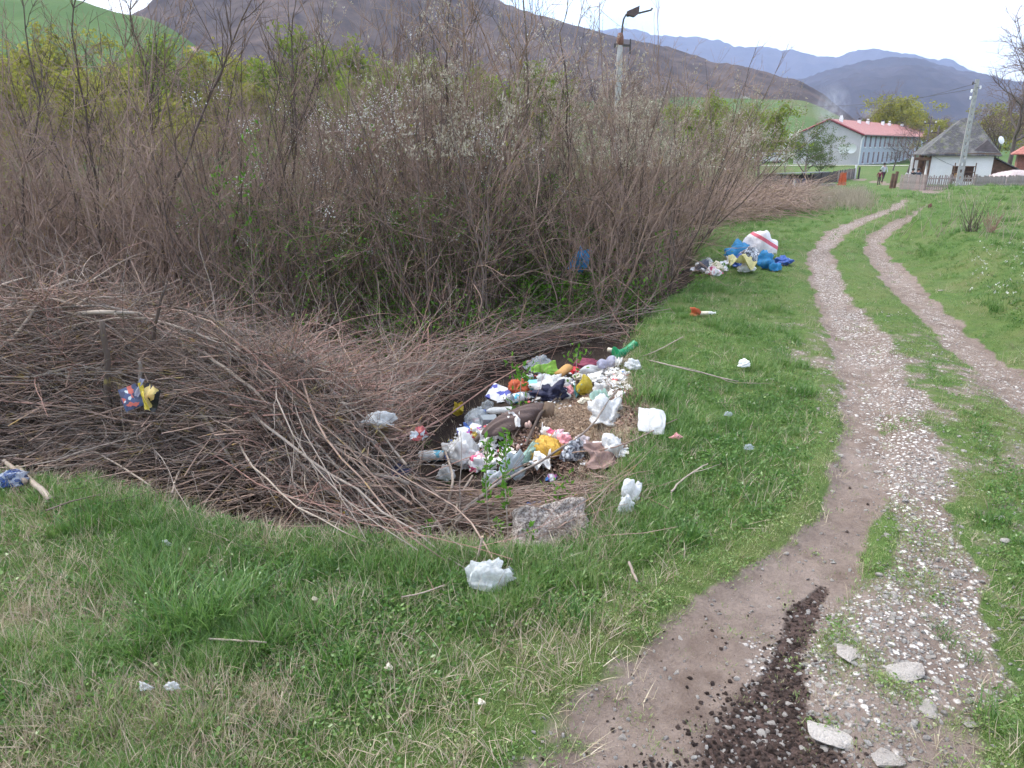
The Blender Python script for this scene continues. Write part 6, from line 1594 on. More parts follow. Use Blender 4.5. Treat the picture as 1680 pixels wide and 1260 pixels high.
def lathe(name, prof, k=16, squash=1.0, seed=0, dent=0.0):
    rng = np.random.RandomState(seed); prof = np.array(prof, float); n = len(prof); a = np.arange(k) * 2 * pi / k
    V = np.stack([np.repeat(prof[:, 0], k), np.outer(prof[:, 1], np.cos(a)).ravel(), np.outer(prof[:, 1], np.sin(a)).ravel() * squash], -1)
    if dent:
        d = folds(V / max(1e-6, prof[:, 1].max()), rng, dent, 5, 2.5); V[:, 1] *= 1 + d; V[:, 2] *= 1 + d
    i = np.arange(n * k).reshape(n, k); a_ = i[:-1]; b = np.roll(a_, -1, 1); c = i[1:]; d = np.roll(c, -1, 1)
    return mesh_np(name, V, [np.stack([a_, c, d, b], -1).reshape(-1, 4), ])
def bottle(px, py, wpx, label, body, cap, lab=None, ang=0.0, fat=.32, lift=.01, cat='bottle', name='plastic_bottle', seed=0, tilt=.08, squash=.85, labr=(.25, .62)):
    p = place_px(px, py); L = wpx * mpp(p); r = L * fat * .5
    t = thing(name, label, cat, (p.x, p.y, p.z + r * .6 + lift), rot=(0, -tilt, ang))
    B = [(-L / 2, .001), (-L / 2, r * .7), (-L * .47, r * .95), (-L * .3, r), (-L * .1, r * .95), (0, r), (L * .14, r), (L * .28, r * .85), (L * .36, r * .45), (L * .40, r * .36), (L * .44, r * .36)]
    link('body', lathe('body', B, 18, squash, seed, .06), body, t)
    link('cap', lathe('cap', [(L * .43, .001), (L * .43, r * .46), (L * .5, r * .46), (L * .5, .001)], 14), cap, t)
    if lab: link('label', lathe('label', [(-L / 2 + L * labr[0], r * 1.02), (-L / 2 + L * (labr[0] + labr[1]) / 2, r * 1.0), (-L / 2 + L * labr[1], r * 1.02)], 18, squash, seed, .03), lab, t)
    return t
LIFT = .012
def bag(px, py, wpx, hpx, label, m, seed, cat='bag', name='plastic_bag', amp=.15, neck=0.0, depth=.9, lift=-.01, fr=7, rz=None, flat=.35, sub=5, fn=None, grp=None):
    sub = 5 if wpx >= 38 else 4
    p = place_px(px, py + hpx * .32, 0, fn); s = mpp(p); w = wpx * s; h = hpx * s * .80
    o = link(name, bag_mesh(name, w, w * depth, h, seed, amp, neck, flat, fr, sub), m, None, (p.x, p.y + w * .15, p.z + lift + LIFT), (0, 0, rz or 0)); return tag(o, label, cat, grp)
def sheet(px, py, wpx, hpx, label, m, seed, cat='wrapper', name='wrapper', amp=.03, rz=0.0, tilt=0.0, lift=.01, corner=.05, fr=4, rag=.045, curl=0.0, fn=None):
    p = place_px(px, py, 0, fn); s = mpp(p); el = .42 + .55 * sin(tilt)          # foreshortening of a sheet lying on the ground
    o = link(name, sheet_mesh(name, wpx * s, hpx * s / max(.35, el), seed, amp, fr, corner=corner, rag=rag, curl=curl), m, None, (p.x, p.y, p.z + lift), (tilt, 0, rz)); return tag(o, label, cat)
def carton(px, py, wpx, hpx, label, m, seed, rz=0.0, tilt=(0, 0), th=.35, cat='carton', name='carton', lift=.0, m2=None):
    p = place_px(px, py); s = mpp(p); rng = np.random.RandomState(seed); w, h = wpx * s, hpx * s * 1.15
    bm = bmesh.new(); bmesh.ops.create_cube(bm, size=1); bmesh.ops.subdivide_edges(bm, edges=bm.edges[:], cuts=5, use_grid_fill=True)
    P = np.array([v.co[:] for v in bm.verts]); d = folds(P * 2, rng, .035, 6, 4)
    for v, q in zip(bm.verts, d): v.co *= 1 + q; v.co.x *= w; v.co.y *= h; v.co.z *= w * th
    me = bpy.data.meshes.new(name); bm.to_mesh(me); bm.free()
    o = link(name, me, m, None, (p.x, p.y, p.z + w * th * .5 + lift), (tilt[0], tilt[1], rz)); return tag(o, label, cat)

def build_trash():
    # ---- heap of shavings, chips
    rng = np.random.RandomState(71)
    def flakes(px, py, rx, ry, n, size, lift, long):
        a = rng.uniform(0, 6.28, n); r = np.sqrt(rng.rand(n)) ** .9; C = hit(px + rx * r * np.cos(a), py + ry * r * np.sin(a)); C[:, 2] += rng.uniform(0, lift, n)
        D = rng.normal(size=(n, 3)); D[:, 2] *= .35; return leaves(C, size, rng, D, long, .6)
    SH = NT('wood_shavings'); i_ = SH.n('NewGeometry').outputs['Random Per Island']; SHAV = SH.end(SH.pr(color=SH.ramp(i_, [(0, (.20, .13, .085)), (.5, (.40, .285, .20)), (1, (.58, .45, .33))]), rough=.85))
    CH = NT('bark_chips'); i_ = CH.n('NewGeometry').outputs['Random Per Island']; CHIP = CH.end(CH.pr(color=CH.ramp(i_, [(0, (.10, .055, .042)), (.5, (.22, .13, .10)), (1, (.42, .29, .21))]), rough=.85))
    o = link('wood_shavings', mesh_np('wood_shavings', *merge([flakes(945, 692, 58, 42, 15000, .016, .02, 2.5), flakes(1005, 715, 40, 26, 4500, .016, .015, 2.5), flakes(960, 665, 75, 22, 3500, .018, .015, 2.2)]), smooth=False), SHAV); tag(o, kind='stuff')
    o = link('bark_chips', mesh_np('bark_chips', *merge([flakes(1030, 672, 34, 30, 900, .034, .02, 1.8), flakes(980, 655, 60, 14, 500, .03, .02, 1.8), flakes(862, 722, 26, 20, 500, .028, .02, 1.6), flakes(930, 770, 60, 16, 500, .026, .02, 1.8)]), smooth=False), CHIP); tag(o, kind='stuff')
    # ---- tiny litter that nobody could count
    LT = NT('litter_scraps'); i_ = LT.n('NewGeometry').outputs['Random Per Island']
    LITS = LT.end(LT.pr(color=LT.ramp(i_, [(0, (.75, .75, .76)), (.42, (.62, .62, .66)), (.55, (.55, .50, .44)), (.64, (.60, .10, .12)), (.70, (.75, .74, .72)), (.84, (.10, .25, .55)), (.88, (.70, .66, .58)), (.96, (.75, .76, .78))], 'CONSTANT'), rough=.5))
    def scraps(L):
        out = []
        for px, py, rx, ry, n, sz in L:
            a = rng.uniform(0, 6.28, n); r = np.sqrt(rng.rand(n)); C = hit(px + rx * r * np.cos(a), py + ry * r * np.sin(a))
            for c in C:
                m = 5; u, v = np.meshgrid(np.linspace(-.5, .5, m), np.linspace(-.5, .5, m), indexing='ij'); s = sz * rng.uniform(.4, 1.3)
                X = np.stack([u * s, v * s * rng.uniform(.4, 1), s * .35 * rng.rand(m, m)], -1).reshape(-1, 3); q = rng.uniform(0, 6.28); R = np.array([[cos(q), -sin(q), 0], [sin(q), cos(q), 0], [0, 0, 1]])
                ii = np.arange(m * m).reshape(m, m); out.append((X @ R.T + c + [0, 0, .005], [np.stack([ii[:-1, :-1], ii[1:, :-1], ii[1:, 1:], ii[:-1, 1:]], -1).reshape(-1, 4)]))
        return merge(out)
    o = link('litter_scraps', mesh_np('litter_scraps', *scraps([(985, 616, 46, 12, 130, .045), (1005, 636, 32, 16, 70, .04), (885, 640, 40, 18, 60, .04), (905, 655, 44, 20, 110, .032), (780, 720, 34, 34, 90, .03), (845, 745, 70, 28, 110, .028), (1000, 742, 34, 14, 50, .03), (905, 620, 50, 14, 70, .03), (1000, 640, 35, 16, 45, .045), (800, 715, 30, 30, 45, .045), (770, 745, 45, 25, 50, .05), (860, 745, 70, 28, 90, .035), (1000, 745, 30, 10, 25, .04), (700, 745, 40, 25, 12, .04),
            (940, 640, 40, 16, 40, .035), (1165, 442, 25, 8, 40, .14), (1215, 432, 25, 10, 40, .14), (820, 690, 30, 30, 40, .04), (960, 765, 30, 8, 14, .03)]), smooth=False), LITS); tag(o, kind='stuff')

    # ---- back row
    p = place_px(1012, 592); s = mpp(p); t = thing('plastic_funnel', 'bright green bent plastic funnel pipe at the grassy top of the heap', 'pipe', tuple(p), rot=(0, -.1, radians(22)))
    P = np.array([[0, 0, .05], [8, 0, .06 / s * s * 1], [18, 0, 5], [30, 0, 9], [38, 0, 12]], float); P[:, 0] *= s; P[1:, 2] = np.array([2, 4, 9, 15]) * s + .04
    link('tube', mesh_np('tube', *tubes([(P, np.array([12, 8, 7.5, 8.5, 7.5]) * s)], 18)), GRN, t); link('flare', mesh_np('flare', *tubes([(np.array([[-.012, 0, .05], [-.008, 0, .05], [0, 0, .05], [.012, 0, .052]]), np.array([.001, 14 * s, 15 * s, 10 * s]))], 18)), GRN, t)
    p = place_px(1002, 583); s = mpp(p); o = link('lid', lathe('lid', [(-.02, .001), (-.02, 5.5 * s), (0, 6.5 * s), (.015, 6.2 * s), (.012, 5 * s), (-.005, .001)], 18), CREAM, None, (p.x, p.y, p.z + .05), (0, -1.0, .9)); tag(o, 'round cream lid lying beside the green funnel', 'lid')
    bag(999, 600, 32, 20, 'small lilac crumpled bag below the cream lid', LIL, 3, depth=.8)
    bag(885, 606, 46, 26, 'clear grey bag at the back of the heap under the brush', CLR, 4, amp=.2)
    p = place_px(925, 617); s = mpp(p); o = link('paper_roll', lathe('paper_roll', [(-15 * s, .001), (-15 * s, 9 * s), (-5 * s, 8 * s), (5 * s, 9.5 * s), (15 * s, 8 * s), (15 * s, 6 * s), (12 * s, .001)], 14, .6, 3, .12), OCH, None, (p.x, p.y, p.z + .05), (0, -.25, .9)); tag(o, 'folded ochre paper sack standing out behind the lime wrapper', 'sack')
    bag(962, 604, 44, 16, 'burgundy cloth bundle at the back of the heap', BURG, 5, 'cloth', 'cloth', amp=.10, depth=.6)
    carton(943, 612, 13, 12, 'small bright red carton against the burgundy cloth', REDP, 1, .4, (.3, .2), .6)
    bag(967, 613, 34, 14, 'shallow white plastic tray in front of the burgundy cloth', WHC, 6, 'tray', 'food_tray', amp=.05, depth=.6, flat=.6)
    sheet(893, 620, 46, 12, 'long lime green wrapper slanting over the white bag', LIME, 7, rz=.35, tilt=.35, lift=.04, corner=.03)
    p = place_px(871, 628); o = link('jar', lathe('jar', [(-.025, .001), (-.025, .024), (.012, .026), (.022, .018), (.022, .001)], 14), GREYP, None, (p.x, p.y, p.z + .05), (.3, -1.2, .4)); tag(o, 'small silver grey cup perched on the orange cloth', 'cup')
    bag(852, 641, 30, 20, 'crumpled orange red cloth beside the cyan tin', ORA, 8, 'cloth', 'cloth', amp=.18)
    carton(874, 638, 15, 14, 'pale cyan tin between the orange cloth and the white bag', CYA, 4, .2, (.2, 0), .8, 'tin', 'tin')
    bag(902, 634, 46, 28, 'large crumpled white bag above the navy cloth', WH, 9, amp=.2, neck=.3)
    bag(890, 625, 22, 14, 'grey white crumpled film behind the large white bag', WHC, 10, amp=.2, sub=4)
    carton(819, 652, 36, 27, 'white carton with dark blue print leaning at the outer edge', P_BLUW, 5, -.5, (.55, .2), .25)
    bottle(852, 659, 44, 'clear jug with cyan label lying above the brown bag', CLR, P_MILK, P_MILK, .35, .42, .01, seed=1, tilt=.12)
    bag(903, 652, 56, 26, 'shiny navy blue cloth crumpled in the middle of the heap', NAVY, 11, 'cloth', 'cloth', amp=.2, depth=.7)
    bag(958, 640, 28, 28, 'upright yellow plastic bag on the shavings', YEL, 12, amp=.12, neck=.35, depth=.8, fr=5)
    for i, (px, py, w, h, lab, m) in enumerate([(976, 626, 26, 16, 'white crumpled paper beside the yellow bag', PAPER), (989, 642, 24, 16, 'round white crumpled bag below the strip of papers', WH), (1006, 648, 22, 10, 'flat white scrap on the bark chips', PAPER), (1018, 652, 20, 9, 'outermost white scrap near the bright grass tuft', PAPER),
            (984, 614, 20, 9, 'white paper scrap in front of the lilac bag', PAPER), (1005, 616, 20, 8, 'torn white paper behind the grass clump', PAPER), (950, 622, 16, 9, 'cream crumpled tissue left of the white paper', CREAM), (923, 641, 15, 12, 'small red crumpled wrapper behind the yellow bag', REDP), (938, 645, 16, 14, 'pink wrapper against the yellow bag', PINK),
            (930, 652, 14, 12, 'white tissue ball beside the navy cloth', PAPER), (912, 624, 16, 12, 'small cup shaped white container in the heap', WH), (880, 648, 12, 9, 'white scrap caught on the navy cloth', PAPER), (895, 640, 12, 10, 'cream tissue ball on the navy cloth', CREAM), (1020, 622, 14, 8, 'white scrap at the grassy rim by the long twig', PAPER),
            (903, 667, 14, 10, 'small white torn cup next to the brown bag', PAPER), (960, 661, 18, 8, 'pale flat wood chip on the shavings', CREAM)]):
        bag(px, py, w, h, lab, m, 30 + i, 'scrap', 'scrap', amp=.25, sub=4, depth=.8)
    sheet(947, 654, 12, 7, 'small turquoise scrap below the yellow bag', CYA, 50, 'scrap', 'scrap')
    sheet(1014, 604, 10, 5, 'tiny white scrap in the grass beside the funnel', PAPER, 51, 'scrap', 'scrap')
    # ---- outer side, top to bottom
    bottle(818, 680, 52, 'slim white tube with a bright blue cap beside the brown bag', WH, BLUE, None, pi + .32, .26, .015, 'tube', 'cosmetic_tube', 2, .06, .8)
    bag(797, 671, 24, 20, 'clear cup shaped pack beside the white tube', CLR, 13, 'pack', 'clear_pack', amp=.12, sub=4); bag(788, 681, 20, 14, 'dull silver crumpled pack at the outer edge', GREYP, 14, 'pack', 'foil_pack', amp=.25, sub=4)
    bag(782, 693, 34, 22, 'clear tray with a blue panel below the silver pack', CLR, 15, 'tray', 'food_tray', amp=.10); carton(769, 702, 14, 18, 'small bright blue carton panel on the clear tray', BLUE, 7, .3, (.3, 0), .3)
    carton(802, 696, 26, 18, 'grey plastic box partly under the brown bag', GREYP, 8, .3, (.1, .1), .5, 'box', 'plastic_box')
    carton(778, 709, 18, 20, 'white carton with blue and red print', P_BMUL, 9, -.3, (.4, .2), .4); bag(783, 716, 22, 20, 'white and red crumpled cup pack beside the dark log', P_RED, 16, 'pack', 'crumpled_pack', amp=.2, sub=4)
    carton(763, 724, 20, 30, 'upright white carton with purple and blue print', P_BMUL, 10, .3, (.5, -.1), .4, lift=.02)
    p = place_px(745, 737); s = mpp(p); o = link('lid', lathe('lid', [(-.008, .001), (-.008, 10 * s), (0, 10.5 * s), (.008, 9 * s), (.006, .001)], 20), P_YB, None, (p.x, p.y, p.z + .06), (.2, -1.05, 1.3)); tag(o, 'round yellow lid with blue swirl under the purple printed carton', 'lid')
    bottle(710, 756, 46, 'white bottle with cyan end lying under the twigs', WH, BLUE, P_MILK, -.12 + pi * 0, .42, .015, seed=3, labr=(.55, .92), tilt=.05)
    carton(740, 752, 20, 12, 'flattened blue carton end beside the white bottle', BLUE, 11, .2, (.2, 0), .3)
    bag(763, 754, 56, 42, 'large knotted white bag with sharp folds at the outer edge', WH, 17, amp=.22, neck=.5, fr=6)
    bag(783, 765, 34, 30, 'greyish film with pink stripes behind the knotted white bag', P_PINK, 18, amp=.2, sub=4, depth=.7)
    sheet(801, 729, 24, 26, 'white triangular paper in the dirt below the brown bag', PAPER, 19, 'paper', 'paper', tilt=.9, lift=.03, rag=.2)
    # brown quilted bundle
    p = place_px(846, 706); s = mpp(p); rng2 = np.random.RandomState(8); V, Fc = ICO5; V = V.copy()
    x = V[:, 0]; rib = .055 * (1 - 2 * np.abs(((V[:, 1] * 4.5 + .5 * np.sin(x * 3) + 1.2 * x) % 2) - 1)); V = V * (1 + rib + .6 * folds(V, rng2, .05, 8, 4))[:, None]
    V[:, 2] += .30 * x * (x > 0) ; V = V * np.array([54 * s, 26 * s, 21 * s]); V[:, 1] += .55 * V[:, 0]; V[:, 2] = np.where(V[:, 2] < 0, V[:, 2] * .35, V[:, 2])
    o = link('quilted_bag', mesh_np('quilted_bag', V, Fc), BRNC, None, (p.x, p.y + .02, p.z + .05), (0, -.12, .08)); tag(o, 'large dark brown quilted bag slumped in the middle of the heap', 'bag')
    for i, (px, py, w, h, lab) in enumerate([(884, 678, 22, 28, 'brown rolled flap of cloth beside the quilted bag'), (899, 676, 20, 26, 'olive brown cloth roll next to the shavings')]):
        p = place_px(px, py + 10); s = mpp(p); o = link('cloth_roll', lathe('cloth_roll', [(-h * .5 * s, .001), (-h * .5 * s, w * .45 * s), (0, w * .5 * s), (h * .5 * s, w * .42 * s), (h * .5 * s, .001)], 16, .8, 4 + i, .14), BRNC if i == 0 else simple('olive_cloth', (.17, .115, .075), .85, .3), None, (p.x, p.y, p.z + .06), (0, -1.1, 1.2)); tag(o, lab, 'cloth')
    sheet(843, 710, 20, 20, 'white torn paper lying on the brown quilted bag', PAPER, 20, 'paper', 'paper', tilt=.7, lift=.07, corner=.04)
    p = place_px(867, 706); o = link('egg', bag_mesh('egg', .045, .04, .032, 3, .0, 0, 1, 2, 4), simple('pinkish_shell', (.60, .42, .36), .5, .1), None, (p.x, p.y, p.z + .01)); tag(o, 'pinkish egg shaped lump beside the quilted bag', 'egg')
    p = place_px(850, 740); o = link('egg', o.data, None, None, (p.x, p.y, p.z + .005), (0, 0, 1), .7); tag(o, 'smaller pinkish lump above the clear bag', 'egg')
    # dark log under the bundle
    A = hit([775, 800, 822], [733, 718, 700]); A[:, 2] += [.03, .05, .07]; b0 = A[0].copy(); o = link('log', mesh_np('log', *tubes([(A - b0, np.array([.016, .02, .024]))], 9, True)), BK3, None, tuple(b0)); tag(o, 'short dark log sticking out under the quilted bag', 'log')
    A = hit([862, 885, 912], [738, 700, 676]); A[:, 2] += [.03, .09, .11]; b0 = A[0].copy(); o = link('curved_root', mesh_np('curved_root', *tubes([(A - b0, np.array([.012, .010, .007]))], 8, True)), BK3, None, tuple(b0)); tag(o, 'dark curved root bent over the shavings beside the quilted bag', 'root')
    # ---- front
    bag(912, 722, 26, 26, 'white and pink wrapper peak above the yellow net', P_PINK, 21, 'wrapper', 'wrapper', amp=.25, neck=.6, depth=.6, sub=4); bag(926, 728, 24, 18, 'salmon pink crumpled wrapper beside the yellow net', PINK, 22, 'wrapper', 'wrapper', amp=.2, sub=4)
    p = place_px(889, 722); A = np.array([[0, 0, .01], [0, .01, .07], [.004, .02, .12]]); o = link('straw', mesh_np('straw', *tubes([(A, np.full(3, .0035))], 6)), PAPER, None, tuple(p)); tag(o, 'thin white straw stuck upright near the yellow net', 'straw')
    # yellow net
    p = place_px(895, 752); s = mpp(p); me = bag_mesh('net_body', 50 * s, 40 * s, 27 * s, 23, .12, 0, .35, 5, 4); NET = plain('yellow_net', (.62, .36, .045), .6, .3, .01, 40)
    t = thing('net_bag', 'bundled golden yellow net bag in the front of the heap', 'net', tuple(p)); link('net_body', me, NET, t, (0, 0, 0))
    r = np.random.RandomState(5); L = []; V = np.array([v.co[:] for v in me.vertices]); 
    for i in range(230):
        c = V[r.randint(len(V))]; d = r.normal(0, 1, 3); d[2] *= .4; a, b = wander(c, d, r.uniform(.03, .09), 5, r, .5, 0, .0016, .0012); a[:, 2] = np.maximum(a[:, 2], .0); L.append((a, b))
    link('net_strands', mesh_np('net_strands', *tubes(L, 3)), NET, t)
    bag(942, 750, 42, 30, 'crumpled black and silver patterned foil bag', P_ZEB, 24, 'bag', 'foil_bag', amp=.14, depth=.8)
    bag(955, 731, 26, 16, 'pale lilac grey paper behind the patterned foil bag', plain('lilac_paper', (.50, .44, .46), .7), 25, 'paper', 'paper', amp=.2, sub=4)
    bag(985, 738, 34, 18, 'white and pink printed bag half under the brown paper', P_PINK, 26, amp=.2, depth=.6); bag(1009, 739, 34, 30, 'white bag with raised corner at the front rim', WH, 27, amp=.2, neck=.6, depth=.7)
    p = place_px(1000, 758); s = mpp(p); o = link('brown_paper', sheet_mesh('brown_paper', 78 * s, 26 * s / .5, 28, .03, 4, 40, .14, .03), BRNP, None, (p.x, p.y, p.z + .01), (.25, 0, .02)); tag(o, 'long crumpled mauve brown paper along the front rim', 'paper')
    bag(995, 686, 58, 36, 'large white bag spread on the shavings with a twig across', WH, 29, amp=.16, neck=.3, depth=.95, fr=5)
    sheet(984, 668, 26, 14, 'pale yellow edged paper above the large spread bag', MINT, 60, 'paper', 'paper', rz=.4, lift=.03); bag(1012, 672, 26, 16, 'thin white film behind the large spread bag', WHC, 61, amp=.2, sub=4)
    # white square packet, lying in the grass
    p = place_px(1069, 704); s = mpp(p); V, Fc = ICO5; V = V.copy(); rr = np.maximum(np.abs(V[:, 0]), np.abs(V[:, 1])) + 1e-6; e = np.hypot(V[:, 0], V[:, 1]) / rr; V[:, 0] *= e ** .8; V[:, 1] *= e ** .8
    V[:, 2] *= (1 - .3 * np.clip(np.hypot(V[:, 0], V[:, 1]), 0, 1)); V = V * (1 + folds(V, np.random.RandomState(2), .055, 9, 6))[:, None] * np.array([22 * s, 30 * s, 9 * s]); o = link('foam_packet', mesh_np('foam_packet', V, Fc), WH, None, (p.x, p.y, p.z + .055), (.35, .05, -.15)); tag(o, 'square puffed white packet alone in the grass beside the heap', 'packet')
    bag(1035, 815, 34, 40, 'upright white plastic bag in the grass beyond the concrete block', WH, 62, amp=.13, neck=.1, depth=.7, fr=5); bag(1026, 838, 30, 26, 'clear tail of film below the upright white bag', WHC, 63, amp=.2, depth=.7)
    bag(843, 776, 38, 42, 'grey blue clear film sheet standing in the front of the heap', film('grey_blue_film', (.55, .64, .70), .85), 64, 'film', 'plastic_film', amp=.10, depth=.5)
    sheet(864, 768, 40, 14, 'rolled mint green wrapper slanting behind the grey film', MINT, 65, rz=.75, tilt=.3, lift=.04, curl=.03); sheet(889, 770, 30, 22, 'white and mint paper sheet under the yellow net', PAPER, 66, 'paper', 'paper', tilt=.4, lift=.03, rz=-.2)
    bag(808, 793, 38, 30, 'milky clear bag at the front edge behind the green sprigs', film('milky_film', (.66, .70, .74), .85), 67, amp=.12, depth=.8); bag(731, 784, 26, 24, 'greyish clear bag caught low in the twigs', WHC, 68, amp=.2)
    bag(808, 765, 16, 22, 'white crumpled tissue between the two green sprigs', PAPER, 69, 'tissue', 'tissue', amp=.25, sub=4); bag(830, 762, 14, 12, 'white crumpled tissue beside the right hand sprig'.replace('right hand ', 'second '), PAPER, 70, 'tissue', 'tissue', amp=.25, sub=4)
    bottle(879, 834, 30, 'small dark blue bottle lying on top of the concrete block', BLUE, BLUE, None, .1, .30, .02, seed=5); bag(905, 785, 20, 10, 'bluish white scrap under the long grey branch', P_BMUL, 71, 'scrap', 'scrap', amp=.2, sub=4)
    # ---- in the brush
    sheet(753, 684, 16, 18, 'yellow crumpled wrapper hanging in the twigs', YEL, 72, tilt=.9, lift=.06, fn=pile); bag(622, 714, 54, 22, 'clear bag hidden under the reddish twigs', WHC, 73, amp=.15, depth=.6, lift=.05, fn=pile)
    bag(687, 730, 24, 18, 'red and silver crumpled pack under the twigs', printed('red_silver', [(.50, .52, .55), (.32, .05, .05), (.45, .48, .52), (.28, .04, .05)], 30), 74, 'pack', 'crumpled_pack', amp=.2, lift=.03, fn=pile); bag(655, 782, 34, 14, 'dark blue cloth deep in the tangle', NAVY, 75, 'cloth', 'cloth', amp=.2, lift=.0, fn=pile)
    bag(571, 857, 16, 12, 'small white and red scrap at the front of the brush', P_RED, 76, 'scrap', 'scrap', amp=.2, sub=4, lift=.04, fn=pile)
    # magazine: two stiff printed leaves and a torn strip
    q = at_y(231, 650, 3.38); s = 3.6 / F; t = thing('torn_magazine', 'torn dark glossy magazine wrapped round a cut sapling in the brush', 'magazine', tuple(q), rot=(radians(70), 0, 0))
    link('page', sheet_mesh('page', 30 * s, 38 * s, 3, .010, 2, 20, .02), P_MULT, t, (-15 * s, -2 * s, 0), (0, .25, .42)); link('page', sheet_mesh('page', 34 * s, 40 * s, 4, .012, 2, 20, .02), P_MULY, t, (14 * s, -2 * s, -.02), (.1, -.2, -.42))
    link('torn_strip', sheet_mesh('torn_strip', 6 * s, 46 * s, 5, .01, 3, 14, .03), YEL, t, (8 * s, 0, .012), (0, 0, .32)); link('torn_strip', sheet_mesh('torn_strip', 6 * s, 30 * s, 6, .01, 3, 14, .03), LIL, t, (1 * s, 14 * s, .006), (0, 0, -.25))
    bag(14, 802, 34, 16, 'blue and clear wrapper at the frame edge in front of the brush', film('blue_clear_film', (.50, .56, .68), .7, print_=[((.03, .08, .28), .54, 16)]), 77, 'wrapper', 'wrapper', amp=.25, lift=.02, fn=pile)
    # ---- near grass
    bag(795, 958, 64, 44, 'crumpled clear white bag lying alone in the near grass', film('thin_clear_bag', (.84, .87, .88), .58), 78, amp=.2, neck=.3, depth=.75, fr=6); bag(833, 944, 28, 14, 'thin clear tail of film beside the bag in the near grass', CLR, 79, amp=.2, depth=.5)
    for px, py, w, lab, m in [(273, 903, 12, 'small clear white scrap in the near grass below the brush', WHC), (240, 1142, 16, 'clear crumpled scrap in the dry patch', WHC), (284, 1141, 16, 'second clear scrap beside the first in the dry patch', WHC), (638, 1108, 11, 'small cream paper scrap in the near grass', CREAM), (790, 1165, 10, 'tiny cream scrap close to the dirt edge', CREAM),
                              (1195, 688, 12, 'small bluish clear scrap in the roadside grass', CLR), (1227, 743, 14, 'pale blue torn scrap in the roadside grass', CLR), (1220, 605, 16, 'long white scrap by the tip of the long twig', PAPER), (1040, 606, 28, 'white torn plastic strip behind the long twig', WHC), (1110, 725, 16, 'pinkish paper scrap beside the square packet', PINK), (518, 993, 8, 'tiny cream fleck near the big grass tuft', CREAM)]:
        bag(px, py, w, w * .6, lab, m, int(px), 'scrap', 'scrap', amp=.25, sub=4, depth=.7, lift=.015)
    # ---- far pile
    bag(1209, 417, 34, 24, 'bright blue bag on the far rubbish pile', LBLU, 80, amp=.14, depth=.8); o = bag(1252, 414, 42, 36, 'big white sack with a pinkish red stripe on the far rubbish pile', SACKM, 81, 'sack', 'sack', amp=.10, depth=.8, fr=4)
    p = place_px(1262, 412); s = mpp(p); A = np.array([[-14, -14, 30], [-6, -19, 30], [4, -21, 27], [12, -19, 18], [13, -17, 10]]) * s; 
    pass
    bag(1215, 435, 26, 20, 'dark blue bag in front of the bright blue one', BLUE, 82, amp=.2, sub=4); bag(1228, 428, 34, 22, 'grey patterned cloth between the blue bags and the sack', P_ZEB, 83, 'cloth', 'cloth', amp=.2, sub=4)
    bag(1256, 434, 30, 24, 'light blue film hanging from the white sack', LBLU, 84, 'film', 'plastic_film', amp=.2, sub=4); bag(1272, 442, 16, 12, 'cyan bag corner below the sack', LBLU, 85, 'bag', 'plastic_bag', amp=.15, sub=4); bag(1286, 432, 22, 10, 'blue scrap of film in the grass past the sack', BLUE, 86, 'film', 'plastic_film', amp=.25, sub=4)
    sheet(1214, 448, 38, 12, 'pale yellow and white sheet in front of the far pile', film('pale_yellow', (.75, .70, .35), 1.0), 87, 'sheet', 'sheet', amp=.06, lift=.06); bag(1224, 443, 26, 12, 'white paper behind the pale yellow sheet', PAPER, 88, 'paper', 'paper', amp=.2, sub=4)
    bag(1152, 442, 20, 16, 'dark grey crumpled bag at the brushy end of the far pile', plain('dark_bag', (.06, .07, .10), .5), 89, amp=.2, sub=4); bag(1170, 450, 18, 12, 'pinkish white crumpled pack near the dark grey bag', P_PINK, 90, 'pack', 'crumpled_pack', amp=.2, sub=4); bag(1177, 444, 16, 14, 'cream paper standing behind the pinkish pack', CREAM, 91, 'paper', 'paper', amp=.2, sub=4)
    bag(1162, 430, 12, 8, 'small grey white scrap above the dark grey bag', WHC, 92, 'scrap', 'scrap', amp=.2, sub=4)
    bag(1141, 516, 16, 12, 'red brown crumpled cup lying in the roadside grass', ORA, 93, 'cup', 'crumpled_cup', amp=.2, sub=4); bottle(1158, 519, 30, 'small white bottle beside the red brown cup', WH, PAPER, CREAM, -.25, .24, .02, seed=8)
    # ---- blue bag hanging in the thicket
    q = at_y(951, 448, 8.9); s = mpp(q); t = thing('hanging_bag', 'torn bright blue bag hanging in the bare thicket', 'bag', tuple(q)); link('bag_body', bag_mesh('bag_body', 20 * s, 12 * s, 26 * s, 9, .22, .3, .9, 6), LBLU, t)
    link('torn_corner', sheet_mesh('torn_corner', 12 * s, 12 * s, 10, .02, 3, 14, .2), LBLU, t, (-14 * s, 0, 10 * s), (1.2, .4, .2))

